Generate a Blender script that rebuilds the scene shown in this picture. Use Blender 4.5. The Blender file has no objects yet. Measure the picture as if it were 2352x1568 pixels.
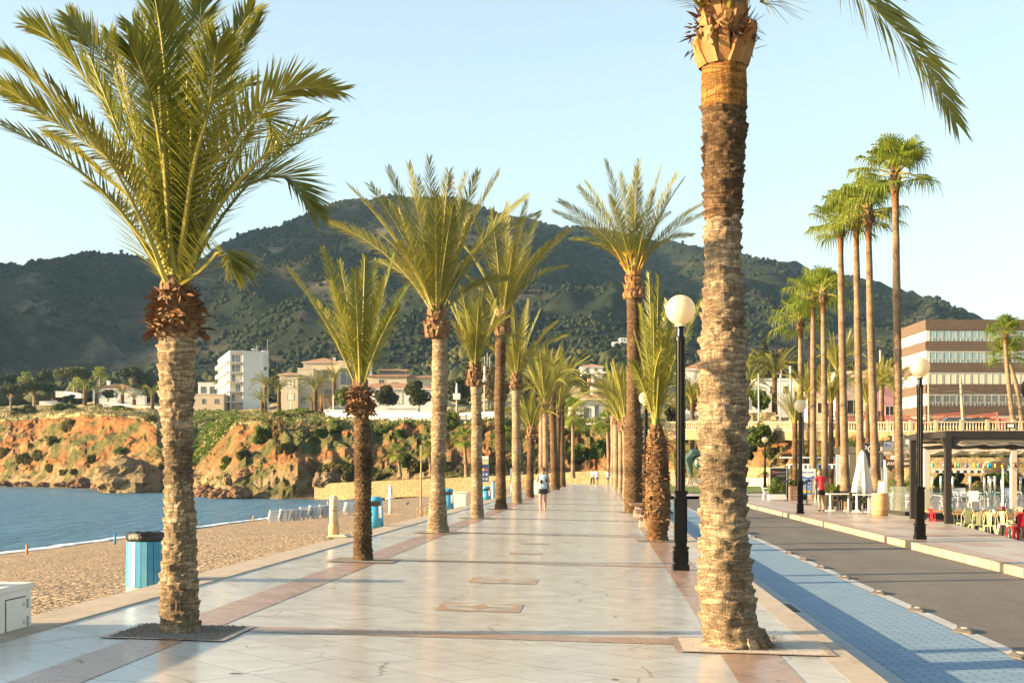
import bpy, math, random
import numpy as np
from mathutils import Vector, Matrix, noise
R = math.radians
rng = random.Random(7)
nrng = np.random.default_rng(11)
scene = bpy.context.scene
COL = scene.collection
# ---------------------------------------------------------------- camera model (photo read at 2352 x 1568)
F, HC, HY, CX = 3140.0, 1.65, 1080.0, 1176.0
YAW = math.atan(209 / F)
CA, SA = math.cos(YAW), math.sin(YAW)
def W(px, py, d):
    xc = (px - CX) / F * d
    return Vector((xc * CA - d * SA, xc * SA + d * CA, HC + (HY - py) / F * d))
def G(px, py, z=0.0):
    return W(px, py, F * (HC - z) / (py - HY))
def pz(x):
    return -0.022 * x
def GP(px, py):
    z = 0.0
    for _ in range(6):
        p = G(px, py, z); z = pz(p.x)
    return p
def depth(p):
    return -p[0] * SA + p[1] * CA
def fbm(x, y, z=0.0, o=4):
    return noise.fractal(Vector((x, y, z)), 1.0, 2.0, o)
# ---------------------------------------------------------------- object helpers
def mesh_obj(name, V, Fc, mats, parent=None, mi=None, smooth=False, loc=None):
    me = bpy.data.meshes.new(name)
    if isinstance(V, np.ndarray) and isinstance(Fc, np.ndarray):
        n, k = Fc.shape
        me.vertices.add(len(V)); me.vertices.foreach_set('co', V.astype(np.float32).ravel())
        me.loops.add(n * k); me.loops.foreach_set('vertex_index', Fc.astype(np.int32).ravel())
        me.polygons.add(n); me.polygons.foreach_set('loop_start', np.arange(0, n * k, k, dtype=np.int32))
        me.update(calc_edges=True)
    else:
        me.from_pydata([tuple(v) for v in V], [], [tuple(f) for f in Fc])
        me.update()
    for m in (mats if isinstance(mats, (list, tuple)) else [mats]):
        me.materials.append(m)
    if mi is not None and len(mi) == len(me.polygons):
        me.polygons.foreach_set('material_index', np.asarray(mi, dtype=np.int32))
    if smooth:
        me.polygons.foreach_set('use_smooth', np.ones(len(me.polygons), dtype=bool))
    o = bpy.data.objects.new(name, me); COL.objects.link(o)
    if parent is not None: o.parent = parent
    if loc is not None: o.location = loc
    return o
class MB:
    def __init__(s): s.v = []; s.f = []; s.m = []; s.cur = 0
    def add(s, vs, fs):
        b = len(s.v); s.v += [tuple(v) for v in vs]
        s.f += [tuple(i + b for i in f) for f in fs]; s.m += [s.cur] * len(fs); return s
    def box(s, x0, y0, z0, x1, y1, z1, tx=1.0, ty=1.0):
        cx, cy = (x0 + x1) / 2, (y0 + y1) / 2; hx, hy = (x1 - x0) / 2, (y1 - y0) / 2
        v = [(cx - hx, cy - hy, z0), (cx + hx, cy - hy, z0), (cx + hx, cy + hy, z0), (cx - hx, cy + hy, z0),
             (cx - hx * tx, cy - hy * ty, z1), (cx + hx * tx, cy - hy * ty, z1), (cx + hx * tx, cy + hy * ty, z1), (cx - hx * tx, cy + hy * ty, z1)]
        return s.add(v, [(3, 2, 1, 0), (4, 5, 6, 7), (0, 1, 5, 4), (1, 2, 6, 5), (2, 3, 7, 6), (3, 0, 4, 7)])
    def bar(s, a, b, w, h=None, up=(0, 0, 1)):
        a, b = Vector(a), Vector(b); h = h or w; t = (b - a).normalized(); u = Vector(up)
        if abs(t.dot(u)) > .98: u = Vector((1, 0, 0))
        x = t.cross(u).normalized() * w / 2; y = x.cross(t).normalized() * h / 2
        v = [p + q for p in (a, b) for q in (-x - y, x - y, x + y, -x + y)]
        return s.add(v, [(3, 2, 1, 0), (4, 5, 6, 7), (0, 1, 5, 4), (1, 2, 6, 5), (2, 3, 7, 6), (3, 0, 4, 7)])
    def tube(s, pts, rad, n=8, cap=True):
        pts = [Vector(p) for p in pts]
        if not isinstance(rad, (list, tuple)): rad = [rad] * len(pts)
        ref = None; vs = []
        for i, p in enumerate(pts):
            t = (pts[min(i + 1, len(pts) - 1)] - pts[max(i - 1, 0)]).normalized()
            if ref is None:
                ref = Vector((1, 0, 0)) if abs(t.x) < .8 else Vector((0, 1, 0))
            x = (ref - t * ref.dot(t)).normalized(); ref = x; y = t.cross(x)
            vs += [p + (x * math.cos(a) + y * math.sin(a)) * rad[i] for a in (2 * math.pi * k / n for k in range(n))]
        fs = []
        for i in range(len(pts) - 1):
            for k in range(n):
                k2 = (k + 1) % n; fs.append((i * n + k, i * n + k2, (i + 1) * n + k2, (i + 1) * n + k))
        if cap:
            fs.append(tuple(range(n - 1, -1, -1))); fs.append(tuple((len(pts) - 1) * n + k for k in range(n)))
        return s.add(vs, fs)
    def lathe(s, prof, n=16, c=(0, 0, 0), sx=1, sy=1, a0=0.0):
        vs = []
        for r, z in prof:
            vs += [(c[0] + r * sx * math.cos(a0 + 2 * math.pi * k / n), c[1] + r * sy * math.sin(a0 + 2 * math.pi * k / n), c[2] + z) for k in range(n)]
        fs = []
        for i in range(len(prof) - 1):
            for k in range(n):
                k2 = (k + 1) % n; fs.append((i * n + k, i * n + k2, (i + 1) * n + k2, (i + 1) * n + k))
        if prof[0][0] > 1e-4: fs.append(tuple(range(n - 1, -1, -1)))
        if prof[-1][0] > 1e-4: fs.append(tuple((len(prof) - 1) * n + k for k in range(n)))
        return s.add(vs, fs)
    def ball(s, c, r, n=16, m=10, sz=1.0):
        return s.lathe([(max(1e-5, r * math.sin(math.pi * i / m)), -r * sz * math.cos(math.pi * i / m)) for i in range(m + 1)], n, c)
    def prism(s, poly, z0, z1):
        n = len(poly); vs = [(x, y, z0) for x, y in poly] + [(x, y, z1) for x, y in poly]
        return s.add(vs, [tuple(range(n - 1, -1, -1)), tuple(range(n, 2 * n))] + [(i, (i + 1) % n, (i + 1) % n + n, i + n) for i in range(n)])
    def plate(s, poly, y0, y1):          # polygon in xz, thick in y
        n = len(poly); vs = [(x, y0, z) for x, z in poly] + [(x, y1, z) for x, z in poly]
        return s.add(vs, [tuple(range(n)), tuple(range(2 * n - 1, n - 1, -1))] + [(i + n, (i + 1) % n + n, (i + 1) % n, i) for i in range(n)])
    def build(s, name, mats, parent=None, smooth=False, loc=None):
        return mesh_obj(name, s.v, s.f, mats, parent, s.m if any(s.m) else None, smooth, loc)
def tag(o, label=None, cat=None, group=None, kind=None):
    if label: o['label'] = label
    if cat: o['category'] = cat
    if group: o['group'] = group
    if kind: o['kind'] = kind
    return o
def thing(name, label, cat, loc=(0, 0, 0), rz=0.0, group=None):
    o = bpy.data.objects.new(name, None); COL.objects.link(o); o.empty_display_size = .1
    o.location = loc; o.rotation_euler = (0, 0, rz)
    return tag(o, label, cat, group)
def kids(o): return [c for c in KIDS.get(o.name, [])]
def copy_tree(o, parent=None, loc=None, rz=None, label=None):
    c = o.copy(); COL.objects.link(c)
    if parent is not None: c.parent = parent
    for ch in list(o.children): copy_tree(ch, c)
    if loc is not None: c.location = loc
    if rz is not None: c.rotation_euler = (0, 0, rz)
    if label: c['label'] = label
    return c
def struct(o): o['kind'] = 'structure'; return o
def stuff(o, label, cat): o['kind'] = 'stuff'; o['label'] = label; o['category'] = cat; return o
# ---------------------------------------------------------------- materials
class NT:
    def __init__(s, name):
        s.mat = bpy.data.materials.new(name); s.mat.use_nodes = True
        s.t = s.mat.node_tree; s.n = s.t.nodes; s.b = s.n['Principled BSDF']; s.out = s.n['Material Output']
        s.b.inputs['Specular IOR Level'].default_value = .35
    def new(s, typ, **kw):
        n = s.n.new(typ)
        for k, v in kw.items():
            if k[0] == '_': setattr(n, k[1:], v)
            else: n.inputs[k].default_value = v
        return n
    def link(s, a, b): s.t.links.new(a, b)
    def coord(s, stretch=(1, 1, 1), rot=(0, 0, 0), kind='Object'):
        c = s.new('ShaderNodeTexCoord'); m = s.new('ShaderNodeMapping')
        m.inputs['Scale'].default_value = stretch; m.inputs['Rotation'].default_value = rot
        s.link(c.outputs[kind], m.inputs['Vector']); return m.outputs['Vector']
    def noise(s, vec, scale, detail=5, rough=.6, dist=0.0):
        n = s.new('ShaderNodeTexNoise'); n.inputs['Scale'].default_value = scale; n.inputs['Detail'].default_value = detail
        n.inputs['Roughness'].default_value = rough; n.inputs['Distortion'].default_value = dist
        s.link(vec, n.inputs['Vector']); return n.outputs['Fac']
    def ramp(s, fac, stops):
        r = s.new('ShaderNodeValToRGB'); e = r.color_ramp.elements
        while len(e) < len(stops): e.new(.5)
        for i, (p, c) in enumerate(stops):
            e[i].position = p; c = (c, c, c) if isinstance(c, (int, float)) else c; e[i].color = (*c[:3], 1)
        s.link(fac, r.inputs['Fac']); return r.outputs['Color']
    def mix(s, fac, a, b, mode='MIX'):
        m = s.new('ShaderNodeMix', _data_type='RGBA', _blend_type=mode)
        for sock, v in ((m.inputs[0], fac), (m.inputs[6], a), (m.inputs[7], b)):
            if isinstance(v, (int, float)): sock.default_value = v
            elif isinstance(v, tuple): sock.default_value = (*v[:3], 1)
            else: s.link(v, sock)
        return m.outputs[2]
    def math(s, op, a, b=0.0):
        m = s.new('ShaderNodeMath', _operation=op)
        for sock, v in ((m.inputs[0], a), (m.inputs[1], b)):
            if isinstance(v, (int, float)): sock.default_value = v
            else: s.link(v, sock)
        return m.outputs[0]
    def bump(s, h, strength=.5, dist=.02, normal=None):
        b = s.new('ShaderNodeBump'); b.inputs['Strength'].default_value = strength; b.inputs['Distance'].default_value = dist
        s.link(h, b.inputs['Height'])
        if normal is not None: s.link(normal, b.inputs['Normal'])
        s.link(b.outputs['Normal'], s.b.inputs['Normal']); return b.outputs['Normal']
    def color(s, c):
        if isinstance(c, tuple): s.b.inputs['Base Color'].default_value = (*c[:3], 1)
        else: s.link(c, s.b.inputs['Base Color'])
    def rough(s, r):
        if isinstance(r, (int, float)): s.b.inputs['Roughness'].default_value = r
        else: s.link(r, s.b.inputs['Roughness'])
def mat(name, c1, c2=None, scale=4.0, rough=.7, bump=0.0, bscale=None, bdist=.01, stretch=(1, 1, 1), lo=.35, hi=.65, metal=0.0, spec=None, detail=6):
    t = NT(name); v = t.coord(stretch)
    f = t.noise(v, scale, detail)
    c2 = c2 or tuple(x * .82 for x in c1)
    t.color(t.ramp(f, [(lo, c1), (hi, c2)])); t.rough(rough); t.b.inputs['Metallic'].default_value = metal
    if spec is not None: t.b.inputs['Specular IOR Level'].default_value = spec
    if bump: t.bump(t.noise(v, bscale or scale * 4, 8), bump, bdist)
    return t.mat
def leaf_mat(name, c1, c2, trans=.35, rough=.45, scale=1.5):
    t = NT(name); oi = t.new('ShaderNodeObjectInfo'); v = t.coord()
    f = t.noise(v, scale, 3)
    f = t.math('ADD', t.math('MULTIPLY', f, .7), t.math('MULTIPLY', oi.outputs['Random'], .3))
    c = t.ramp(f, [(.28, c1), (.72, c2)])
    t.color(c); t.rough(rough); t.b.inputs['Specular IOR Level'].default_value = .4
    tr = t.new('ShaderNodeBsdfTranslucent'); t.link(t.mix(1.0, c, (1.25, 1.15, .55), 'MULTIPLY'), tr.inputs['Color'])
    ms = t.new('ShaderNodeMixShader'); ms.inputs[0].default_value = trans
    t.link(t.b.outputs[0], ms.inputs[1]); t.link(tr.outputs[0], ms.inputs[2]); t.link(ms.outputs[0], t.out.inputs['Surface'])
    return t.mat
def glass_mat(name, tint=(.8, .9, .9), alpha=.3, rough=.05):
    t = NT(name); t.color(tint); t.rough(rough); t.b.inputs['Alpha'].default_value = alpha; t.b.inputs['Specular IOR Level'].default_value = .8
    return t.mat
# ---------------------------------------------------------------- world, sun, camera
SUN_AZ, SUN_EL = 14.0, 12.5                                    # light travels towards +X, turned 14 deg away from the lens
wd = bpy.data.worlds.new('World'); scene.world = wd; wd.use_nodes = True
wt = wd.node_tree; sky = wt.nodes.new('ShaderNodeTexSky'); sky.sky_type = 'NISHITA'; sky.sun_disc = False
sky.sun_elevation = R(SUN_EL); sky.altitude = 0; sky.air_density = 1.0; sky.dust_density = 1.8; sky.ozone_density = 1.0
to_sun = Vector((-math.cos(R(SUN_AZ)) * math.cos(R(SUN_EL)), -math.sin(R(SUN_AZ)) * math.cos(R(SUN_EL)), math.sin(R(SUN_EL))))
sky.sun_rotation = math.atan2(to_sun.x, to_sun.y)
hs = wt.nodes.new('ShaderNodeHueSaturation'); hs.inputs['Saturation'].default_value = .76; wt.links.new(sky.outputs[0], hs.inputs['Color']); tn = wt.nodes.new('ShaderNodeMix'); tn.data_type = 'RGBA'; tn.blend_type = 'MULTIPLY'; tn.inputs[0].default_value = 1; tn.inputs[7].default_value = (.955, 1, .96, 1); wt.links.new(hs.outputs[0], tn.inputs[6]); wt.links.new(tn.outputs[2], wt.nodes['Background'].inputs[0]); wt.nodes['Background'].inputs[1].default_value = .092
sl = bpy.data.lights.new('sun', 'SUN'); sl.energy = 5.0; sl.angle = R(.53); sl.color = (1, .70, .38)
so = bpy.data.objects.new('sun', sl); COL.objects.link(so); so.rotation_euler = to_sun.to_track_quat('Z', 'Y').to_euler()
cam = bpy.data.cameras.new('camera'); co = bpy.data.objects.new('camera', cam); COL.objects.link(co)
co.location = (0, 0, HC); co.rotation_euler = (R(90), 0, YAW)
cam.sensor_width = 36; cam.lens = F / 2352 * 36; cam.shift_y = (HY - 784) / 2352; cam.clip_start = .1; cam.clip_end = 20000
scene.camera = co
vs = scene.view_settings; vs.view_transform = 'Standard'; vs.look = 'None'; vs.exposure = 2.05; vs.gamma = 1.0
scene.cycles.max_bounces = 8; scene.cycles.transparent_max_bounces = 24; scene.cycles.volume_bounces = 0
# ---------------------------------------------------------------- setting materials
def marble_mat(name, a, b, vein, rough):
    t = NT(name); v = t.coord(); vr = t.coord(rot=(0, 0, R(45)))
    f1 = t.noise(t.coord((1, .45, 1), (0, 0, R(20))), 2.2, 8, .65, 1.2)
    c = t.ramp(f1, [(.3, a), (.55, b), (.75, a)])
    f2 = t.noise(v, .6, 3); c = t.mix(t.math('MULTIPLY', f2, .45), c, vein)
    br = t.new('ShaderNodeTexBrick', _offset=.5); br.inputs['Scale'].default_value = 1.0; br.inputs['Brick Width'].default_value = 1.1
    br.inputs['Row Height'].default_value = .55; br.inputs['Mortar Size'].default_value = .007; br.inputs['Mortar Smooth'].default_value = .2
    br.inputs['Color1'].default_value = (1, 1, 1, 1); br.inputs['Color2'].default_value = (.9, .9, .89, 1); br.inputs['Mortar'].default_value = (.56, .53, .5, 1)
    t.link(vr, br.inputs['Vector']); c = t.mix(1.0, c, br.outputs['Color'], 'MULTIPLY')
    vo = t.new('ShaderNodeTexVoronoi', _feature='DISTANCE_TO_EDGE'); vo.inputs['Scale'].default_value = .8
    nz = t.new('ShaderNodeTexNoise'); nz.inputs['Scale'].default_value = 1.7; nz.inputs['Detail'].default_value = 6
    add = t.mix(.25, v, nz.outputs['Color']); t.link(v, nz.inputs['Vector']); t.link(add, vo.inputs['Vector'])
    crack = t.ramp(vo.outputs['Distance'], [(0, .2), (.009, 1.0)])
    cm = t.ramp(t.noise(v, .35, 2), [(.44, 1.0), (.52, 0.0)]); crack = t.mix(cm, crack, (1, 1, 1))
    c = t.mix(.6, c, crack, 'MULTIPLY'); st = t.ramp(t.noise(v, 1.3, 7, .7), [(.35, .86), (.6, 1.0)]); c = t.mix(.6, c, st, 'MULTIPLY')
    t.color(c); t.rough(t.ramp(t.noise(v, 3, 6), [(.3, rough * .75), (.7, rough * 1.35)])); t.b.inputs['Specular IOR Level'].default_value = .5
    t.bump(t.noise(t.coord((1, .3, 1)), 9, 4), .12, .01)
    return t.mat
M_MARBLE = marble_mat('white_marble', (.52, .53, .525), (.575, .58, .565), (.5, .475, .42), .2)
M_BROWN = marble_mat('brown_marble', (.36, .235, .17), (.43, .29, .215), (.30, .2, .15), .26)
def asphalt_mat():
    t = NT('asphalt'); v = t.coord(); c = t.ramp(t.noise(v, 45, 3, .7), [(.3, (.075, .07, .064)), (.5, (.125, .116, .104)), (.72, (.21, .197, .175))])
    c = t.mix(.8, c, t.ramp(t.noise(t.coord((1, .18, 1)), 1.1, 6), [(.35, .78), (.65, 1.12)]), 'MULTIPLY'); c = t.mix(.5, c, t.ramp(t.noise(v, .5, 4), [(.47, 1.0), (.5, .8), (.53, 1.0)]), 'MULTIPLY')
    t.color(c); t.rough(.85); t.bump(t.noise(v, 90, 3), .6, .012); return t.mat
M_KERB = mat('kerb_concrete', (.42, .36, .29), (.33, .28, .22), 3, .8, .3, 30, .01)
M_ASPHALT = asphalt_mat()
M_WHITE_LINE = mat('road_line', (.42, .43, .43), (.28, .29, .3), 6, .8)
def brick_floor(name, c1, c2, mortar, w, h, ms, rough, rot=0.0, nz=(.85, 1.0)):
    t = NT(name); v = t.coord(rot=(0, 0, rot))
    br = t.new('ShaderNodeTexBrick', _offset=.5); br.inputs['Scale'].default_value = 1.0; br.inputs['Brick Width'].default_value = w
    br.inputs['Row Height'].default_value = h; br.inputs['Mortar Size'].default_value = ms
    for k, cc in (('Color1', c1), ('Color2', c2), ('Mortar', mortar)): br.inputs[k].default_value = (*cc, 1)
    t.link(v, br.inputs['Vector'])
    c = t.mix(1.0, br.outputs['Color'], t.ramp(t.noise(v, 2.5, 8, .7), [(.3, nz[0]), (.7, nz[1])]), 'MULTIPLY')
    c = t.mix(.5, c, t.ramp(t.noise(v, 50, 2), [(.3, .8), (.7, 1.0)]), 'MULTIPLY')
    t.color(c); t.rough(rough); t.bump(br.outputs['Fac'], -.4, .01); return t.mat
M_BIKE = brick_floor('blue_pavers', (.215, .325, .43), (.175, .28, .385), (.08, .13, .185), .24, .12, .008, .75)
M_SIDEWALK = brick_floor('sidewalk_tiles', (.5, .44, .37), (.43, .375, .31), (.28, .235, .19), .4, .4, .01, .33)
M_SIDEPINK = brick_floor('pink_tiles', (.45, .29, .24), (.4, .26, .21), (.3, .2, .16), .4, .4, .01, .35)
def pebble_mat():
    t = NT('beach_pebbles'); v = t.coord()
    vo = t.new('ShaderNodeTexVoronoi'); vo.inputs['Scale'].default_value = 11; t.link(v, vo.inputs['Vector'])
    n1 = t.noise(v, 1.1, 8, .7); c = t.ramp(n1, [(.3, (.16, .115, .075)), (.5, (.26, .2, .135)), (.7, (.2, .15, .1))])
    sep = t.new('ShaderNodeSeparateColor'); t.link(vo.outputs['Color'], sep.inputs[0])
    c = t.mix(1.0, c, t.ramp(sep.outputs[0], [(.0, .4), (.5, .95), (1.0, 1.55)]), 'MULTIPLY'); t.color(c); t.rough(.9)
    h = t.math('ADD', t.math('MULTIPLY', vo.outputs['Distance'], -1.0), t.math('MULTIPLY', t.noise(v, 1.6, 6, .65), 3.0)); t.bump(h, .9, .06); return t.mat
M_BEACH = pebble_mat()
def water_mat():
    t = NT('sea_water'); v = t.coord((1, .38, 1)); t.color((.045, .14, .23)); t.rough(.3); t.b.inputs['Specular IOR Level'].default_value = .22
    h = t.math('ADD', t.noise(v, .9, 7, .62, .5), t.math('MULTIPLY', t.noise(t.coord((1, .3, 1), (0, 0, .3)), .22, 3), 1.8)); t.bump(h, 1.0, 1.2); return t.mat
M_WATER = water_mat()
M_FOAM = mat('foam', (.8, .82, .82), (.65, .7, .72), 3, .6, .5, 8)
def rock_mat(name, pal, green=.0, strata=1.0):
    t = NT(name); v = t.coord(); vs_ = t.coord((.3, .3, 1.6))
    f = t.noise(v, .055, 9, .68, .4); c = t.ramp(f, [(.28 + .44 * i / (len(pal) - 1), p) for i, p in enumerate(pal)])
    s1 = t.noise(vs_, .55, 8, .7, .6); c = t.mix(.85, c, t.ramp(s1, [(.34, .5), (.5, .95), (.66, 1.2)]), 'MULTIPLY')
    if green:
        g = t.noise(v, .11, 8, .7); gm = t.ramp(g, [(.62 - green * .3, 0.0), (.66 - green * .3, 1.0)])
        gc = t.ramp(t.noise(v, .8, 5), [(.3, (.05, .06, .02)), (.7, (.13, .12, .04))])
        sp = t.new('ShaderNodeSeparateXYZ'); t.link(v, sp.inputs[0]); zz = t.math('ADD', t.math('MULTIPLY', sp.outputs[2], .11), t.math('MULTIPLY', t.noise(v, .09, 6), .9)); low = t.ramp(zz, [(.55, 1.0), (.85, 0.0)])
        tan_ = t.mix(1.0, t.ramp(t.noise(t.coord((.5, .5, .5), (.5, .6, 0)), .5, 9, .7), [(.34, (.11, .08, .045)), (.5, (.22, .16, .085)), (.64, (.3, .22, .11))]), t.ramp(s1, [(.34, .7), (.6, 1.1)]), 'MULTIPLY'); c = t.mix(low, c, tan_); c = t.mix(gm, c, gc)
    t.color(c); t.rough(.95); t.b.inputs['Specular IOR Level'].default_value = .1
    h = t.math('ADD', t.noise(v, .45, 10, .72, .3), t.math('MULTIPLY', s1, .6)); t.bump(h, 1.0, .9); return t.mat
M_CLIFF = rock_mat('ochre_cliff', [(.16, .105, .055), (.27, .185, .09), (.27, .125, .045), (.19, .085, .035), (.28, .19, .1), (.26, .12, .045)], .42)
M_GREY_ROCK = rock_mat('grey_rock', [(.17, .125, .07), (.25, .19, .11), (.2, .15, .085)], 0)
M_RED_ROCK = rock_mat('red_rock', [(.15, .085, .05), (.25, .15, .09), (.2, .11, .065)], 0)
def hill_mat(name, k=1.0):
    t = NT(name); v = t.coord(); f = t.noise(v, .012, 10, .68, .3)
    c = t.ramp(f, [(.36, (.017 * k, .029 * k, .016 * k)), (.5, (.03 * k, .041 * k, .022 * k)), (.57, (.065 * k, .066 * k, .043 * k)), (.66, (.17 * k, .15 * k, .11 * k))])
    c = t.mix(.9, c, t.ramp(t.noise(v, .14, 8, .75), [(.35, .35), (.62, 1.2)]), 'MULTIPLY'); t.color(c); t.rough(1.0); t.b.inputs['Specular IOR Level'].default_value = .05
    t.bump(t.noise(v, .05, 10, .75), 1.0, 9.0); return t.mat
M_HILL = hill_mat('scrub_mountain'); M_PLATEAU = mat('dry_grass_ground', (.2, .19, .07), (.3, .23, .12), .12, .95, .8, .6, .3)
def stone_wall_mat(name, c1, c2, mortar, sc):
    t = NT(name); v = t.coord((1, 1, 1.3))
    vo = t.new('ShaderNodeTexVoronoi'); vo.inputs['Scale'].default_value = sc; t.link(v, vo.inputs['Vector'])
    ve = t.new('ShaderNodeTexVoronoi', _feature='DISTANCE_TO_EDGE'); ve.inputs['Scale'].default_value = sc; t.link(v, ve.inputs['Vector'])
    sep = t.new('ShaderNodeSeparateColor'); t.link(vo.outputs['Color'], sep.inputs[0])
    c = t.ramp(sep.outputs[0], [(.1, c1), (.9, c2)]); e = t.ramp(ve.outputs['Distance'], [(.02, 0.0), (.09, 1.0)]); c = t.mix(e, mortar, c)
    c = t.mix(.6, c, t.ramp(t.noise(v, 6, 6), [(.3, .75), (.7, 1.0)]), 'MULTIPLY'); t.color(c); t.rough(.9); t.bump(e, .6, .05); return t.mat
M_STONE = stone_wall_mat('yellow_stone', (.27, .2, .095), (.4, .315, .165), (.2, .15, .08), 4.2)
# ---------------------------------------------------------------- promenade, road, sidewalk
PXL, PXR, PY0, PY1 = -5.35, 2.28, -12.0, 166.0
def sheet(name, m, x0, x1, y0, y1, zf, nx=2, ny=2):
    vsx = [(x0 + (x1 - x0) * i / nx, y0 + (y1 - y0) * j / ny) for j in range(ny + 1) for i in range(nx + 1)]
    v = [(x, y, zf(x, y)) for x, y in vsx]
    f = [(j * (nx + 1) + i, j * (nx + 1) + i + 1, (j + 1) * (nx + 1) + i + 1, (j + 1) * (nx + 1) + i) for j in range(ny) for i in range(nx)]
    return struct(mesh_obj(name, v, f, m))
sheet('promenade', M_MARBLE, PXL, PXR, PY0, PY1, lambda x, y: pz(x))
mb = MB(); z4 = lambda x: pz(x) + .004
def strip(mb, x0, x1, y0, y1, dz=.004):
    mb.add([(x0, y0, pz(x0) + dz), (x1, y0, pz(x1) + dz), (x1, y1, pz(x1) + dz), (x0, y1, pz(x0) + dz)], [(0, 1, 2, 3)])
ROWS = [13.35 + 10.5 * k for k in range(15)]
strip(mb, -4.36, -3.84, PY0, PY1); strip(mb, 1.07, 1.60, PY0, PY1)
for y in ROWS: strip(mb, -3.84, 1.07, y - .2, y + .24)
struct(mb.build('brown_paving_strip', M_BROWN))
mb = MB()                                                        # beige kerb strips on both edges
for x0, x1, dz in ((-5.95, PXL, .012), (1.98, 2.28, .004)):
    mb.box(x0, PY0, -.5, x1, PY1, pz((x0 + x1) / 2) + dz)
struct(mb.build('promenade_kerb', M_KERB))
M_INLAY = mat('brown_inlay', (.33, .22, .14), (.42, .3, .2), 5, .3)
M_INLAY_DARK = mat('dark_inlay', (.12, .12, .12), (.16, .15, .14), 6, .35)
def on_p(mb, pts, dz=.004): mb.add([(x, y, pz(x) + dz) for x, y in pts], [tuple(range(len(pts)))])
mb = MB()
for cx, cy, s in ((-1.45, 16.1, .49), (-1.45, 20.0, .49), (-1.5, 26.6, .31), (-1.5, 30.2, .31)):
    on_p(mb, [(cx - s, cy - s), (cx + s, cy - s), (cx + s, cy + s), (cx - s, cy + s)])
struct(mb.build('star_inlay_field', M_INLAY))
mb = MB(); m2 = MB()
for cx, cy, s in ((-1.45, 16.1, .49), (-1.45, 20.0, .49), (-1.5, 26.6, .31), (-1.5, 30.2, .31)):
    r = s * .84; on_p(mb, [(cx + r * math.cos(k * math.pi / 16), cy + r * math.sin(k * math.pi / 16)) for k in range(32)], .006)
    q = r * .96; w = r * .3
    for k in range(4):
        a = k * math.pi / 2 + (.0 if s > .4 else .5)
        u = Vector((math.cos(a), math.sin(a))); p = Vector((-u.y, u.x)); c = Vector((cx, cy))
        on_p(m2, [tuple(c + (u + p) * .0), tuple(c + u * w * .7 - p * w * .7), tuple(c + u * q), tuple(c + u * w * .7 + p * w * .7)], .008)
struct(mb.build('star_inlay_disc', M_MARBLE)); struct(m2.build('star_inlay_points', M_INLAY))
mb = MB(); m2 = MB()
def arrow(mb, p, s, rot):
    pts = [(0, 1), (-.8, .1), (-.3, .1), (-.3, -.7), (.3, -.7), (.3, .1), (.8, .1)]
    on_p(mb, [(p.x + s * (x * math.cos(rot) - y * math.sin(rot)), p.y + s * (x * math.sin(rot) + y * math.cos(rot))) for x, y in pts])
for px, py, s, r, dark in ((1411, 1560, .05, 0, 1), (542, 1546, .06, 2.0, 1), (1411, 1416, .055, 0, 0), (975, 1321, .06, 1, 0), (1402, 1329, .06, 0, 0), (763, 1350, .08, 2.2, 0), (1172, 1318, .05, 0, 0), (1310, 1245, .2, 1.5, 0), (1275, 1266, .06, 0, 0), (560, 1437, .05, 0, 0)):
    arrow(mb if dark else m2, GP(px, py), s, r)
struct(mb.build('dark_arrow_inlay', M_INLAY_DARK)); struct(m2.build('arrow_inlay', M_INLAY))
# lower lanes
ZR = -.27
sheet('gutter', mat('gutter_concrete', (.34, .37, .37), (.27, .29, .3), 4, .8, .3), PXR, 2.74, PY0, 92, lambda x, y: ZR)
sheet('bike_lane', M_BIKE, 2.74, 4.21, PY0, 92, lambda x, y: ZR)
sheet('road', M_ASPHALT, 4.39, 7.5, PY0, 110, lambda x, y: ZR)
mb = MB(); mb.add([(4.21, PY0, ZR + .004), (4.39, PY0, ZR + .004), (4.39, 92, ZR + .004), (4.21, 92, ZR + .004)], [(0, 1, 2, 3)])
struct(mb.build('bike_lane_line', M_WHITE_LINE))
ZS = -.10
mb = MB(); y = PY0
while y < 108:
    l = .98; mb.box(7.5, y + .012, ZR - .1, 7.75, y + l, ZS + .006, 1.0, 1.0); y += 1.0
struct(mb.build('kerb', mat('kerb_stone', (.34, .28, .21), (.24, .195, .145), 2.2, .75, .4, 20, .015)))
def se(y): return 11.9 - .05 * (y - 50) * (1 if y > 50 else 0) - (50 - min(y, 50)) * .1
NS = 40
v = []; ys = [PY0 + (112 - PY0) * i / NS for i in range(NS + 1)]
for y in ys: v += [(7.73, y, ZS), (max(se(y), 8.6) if y < 60 else 24, y, ZS)]
struct(mesh_obj('sidewalk', v, [(2 * i, 2 * i + 1, 2 * i + 3, 2 * i + 2) for i in range(NS)], M_SIDEWALK))
mb = MB()
for k in range(16):
    y = 14 + k * 4.6
    for x in (8.5, 9.9, 11.2):
        if x + .5 < se(y): mb.add([(x, y, ZS + .004), (x + .8, y, ZS + .004), (x + .8, y + 1.6, ZS + .004), (x, y + 1.6, ZS + .004)], [(0, 1, 2, 3)])
mb.add([(7.85, PY0, ZS + .004), (8.05, PY0, ZS + .004), (8.05, 100, ZS + .004), (7.85, 100, ZS + .004)], [(0, 1, 2, 3)])
struct(mb.build('pink_sidewalk_tiles', M_SIDEPINK))
ZT = -.52
sheet('terrace_floor', mat('dark_floor', (.17, .13, .1), (.12, .09, .07), 3, .6), 8.4, 60, 8, 62, lambda x, y: ZT)
struct(sheet('town_ground', M_PLATEAU, 2.0, 500, -40, 175, lambda x, y: -.62))
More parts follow.
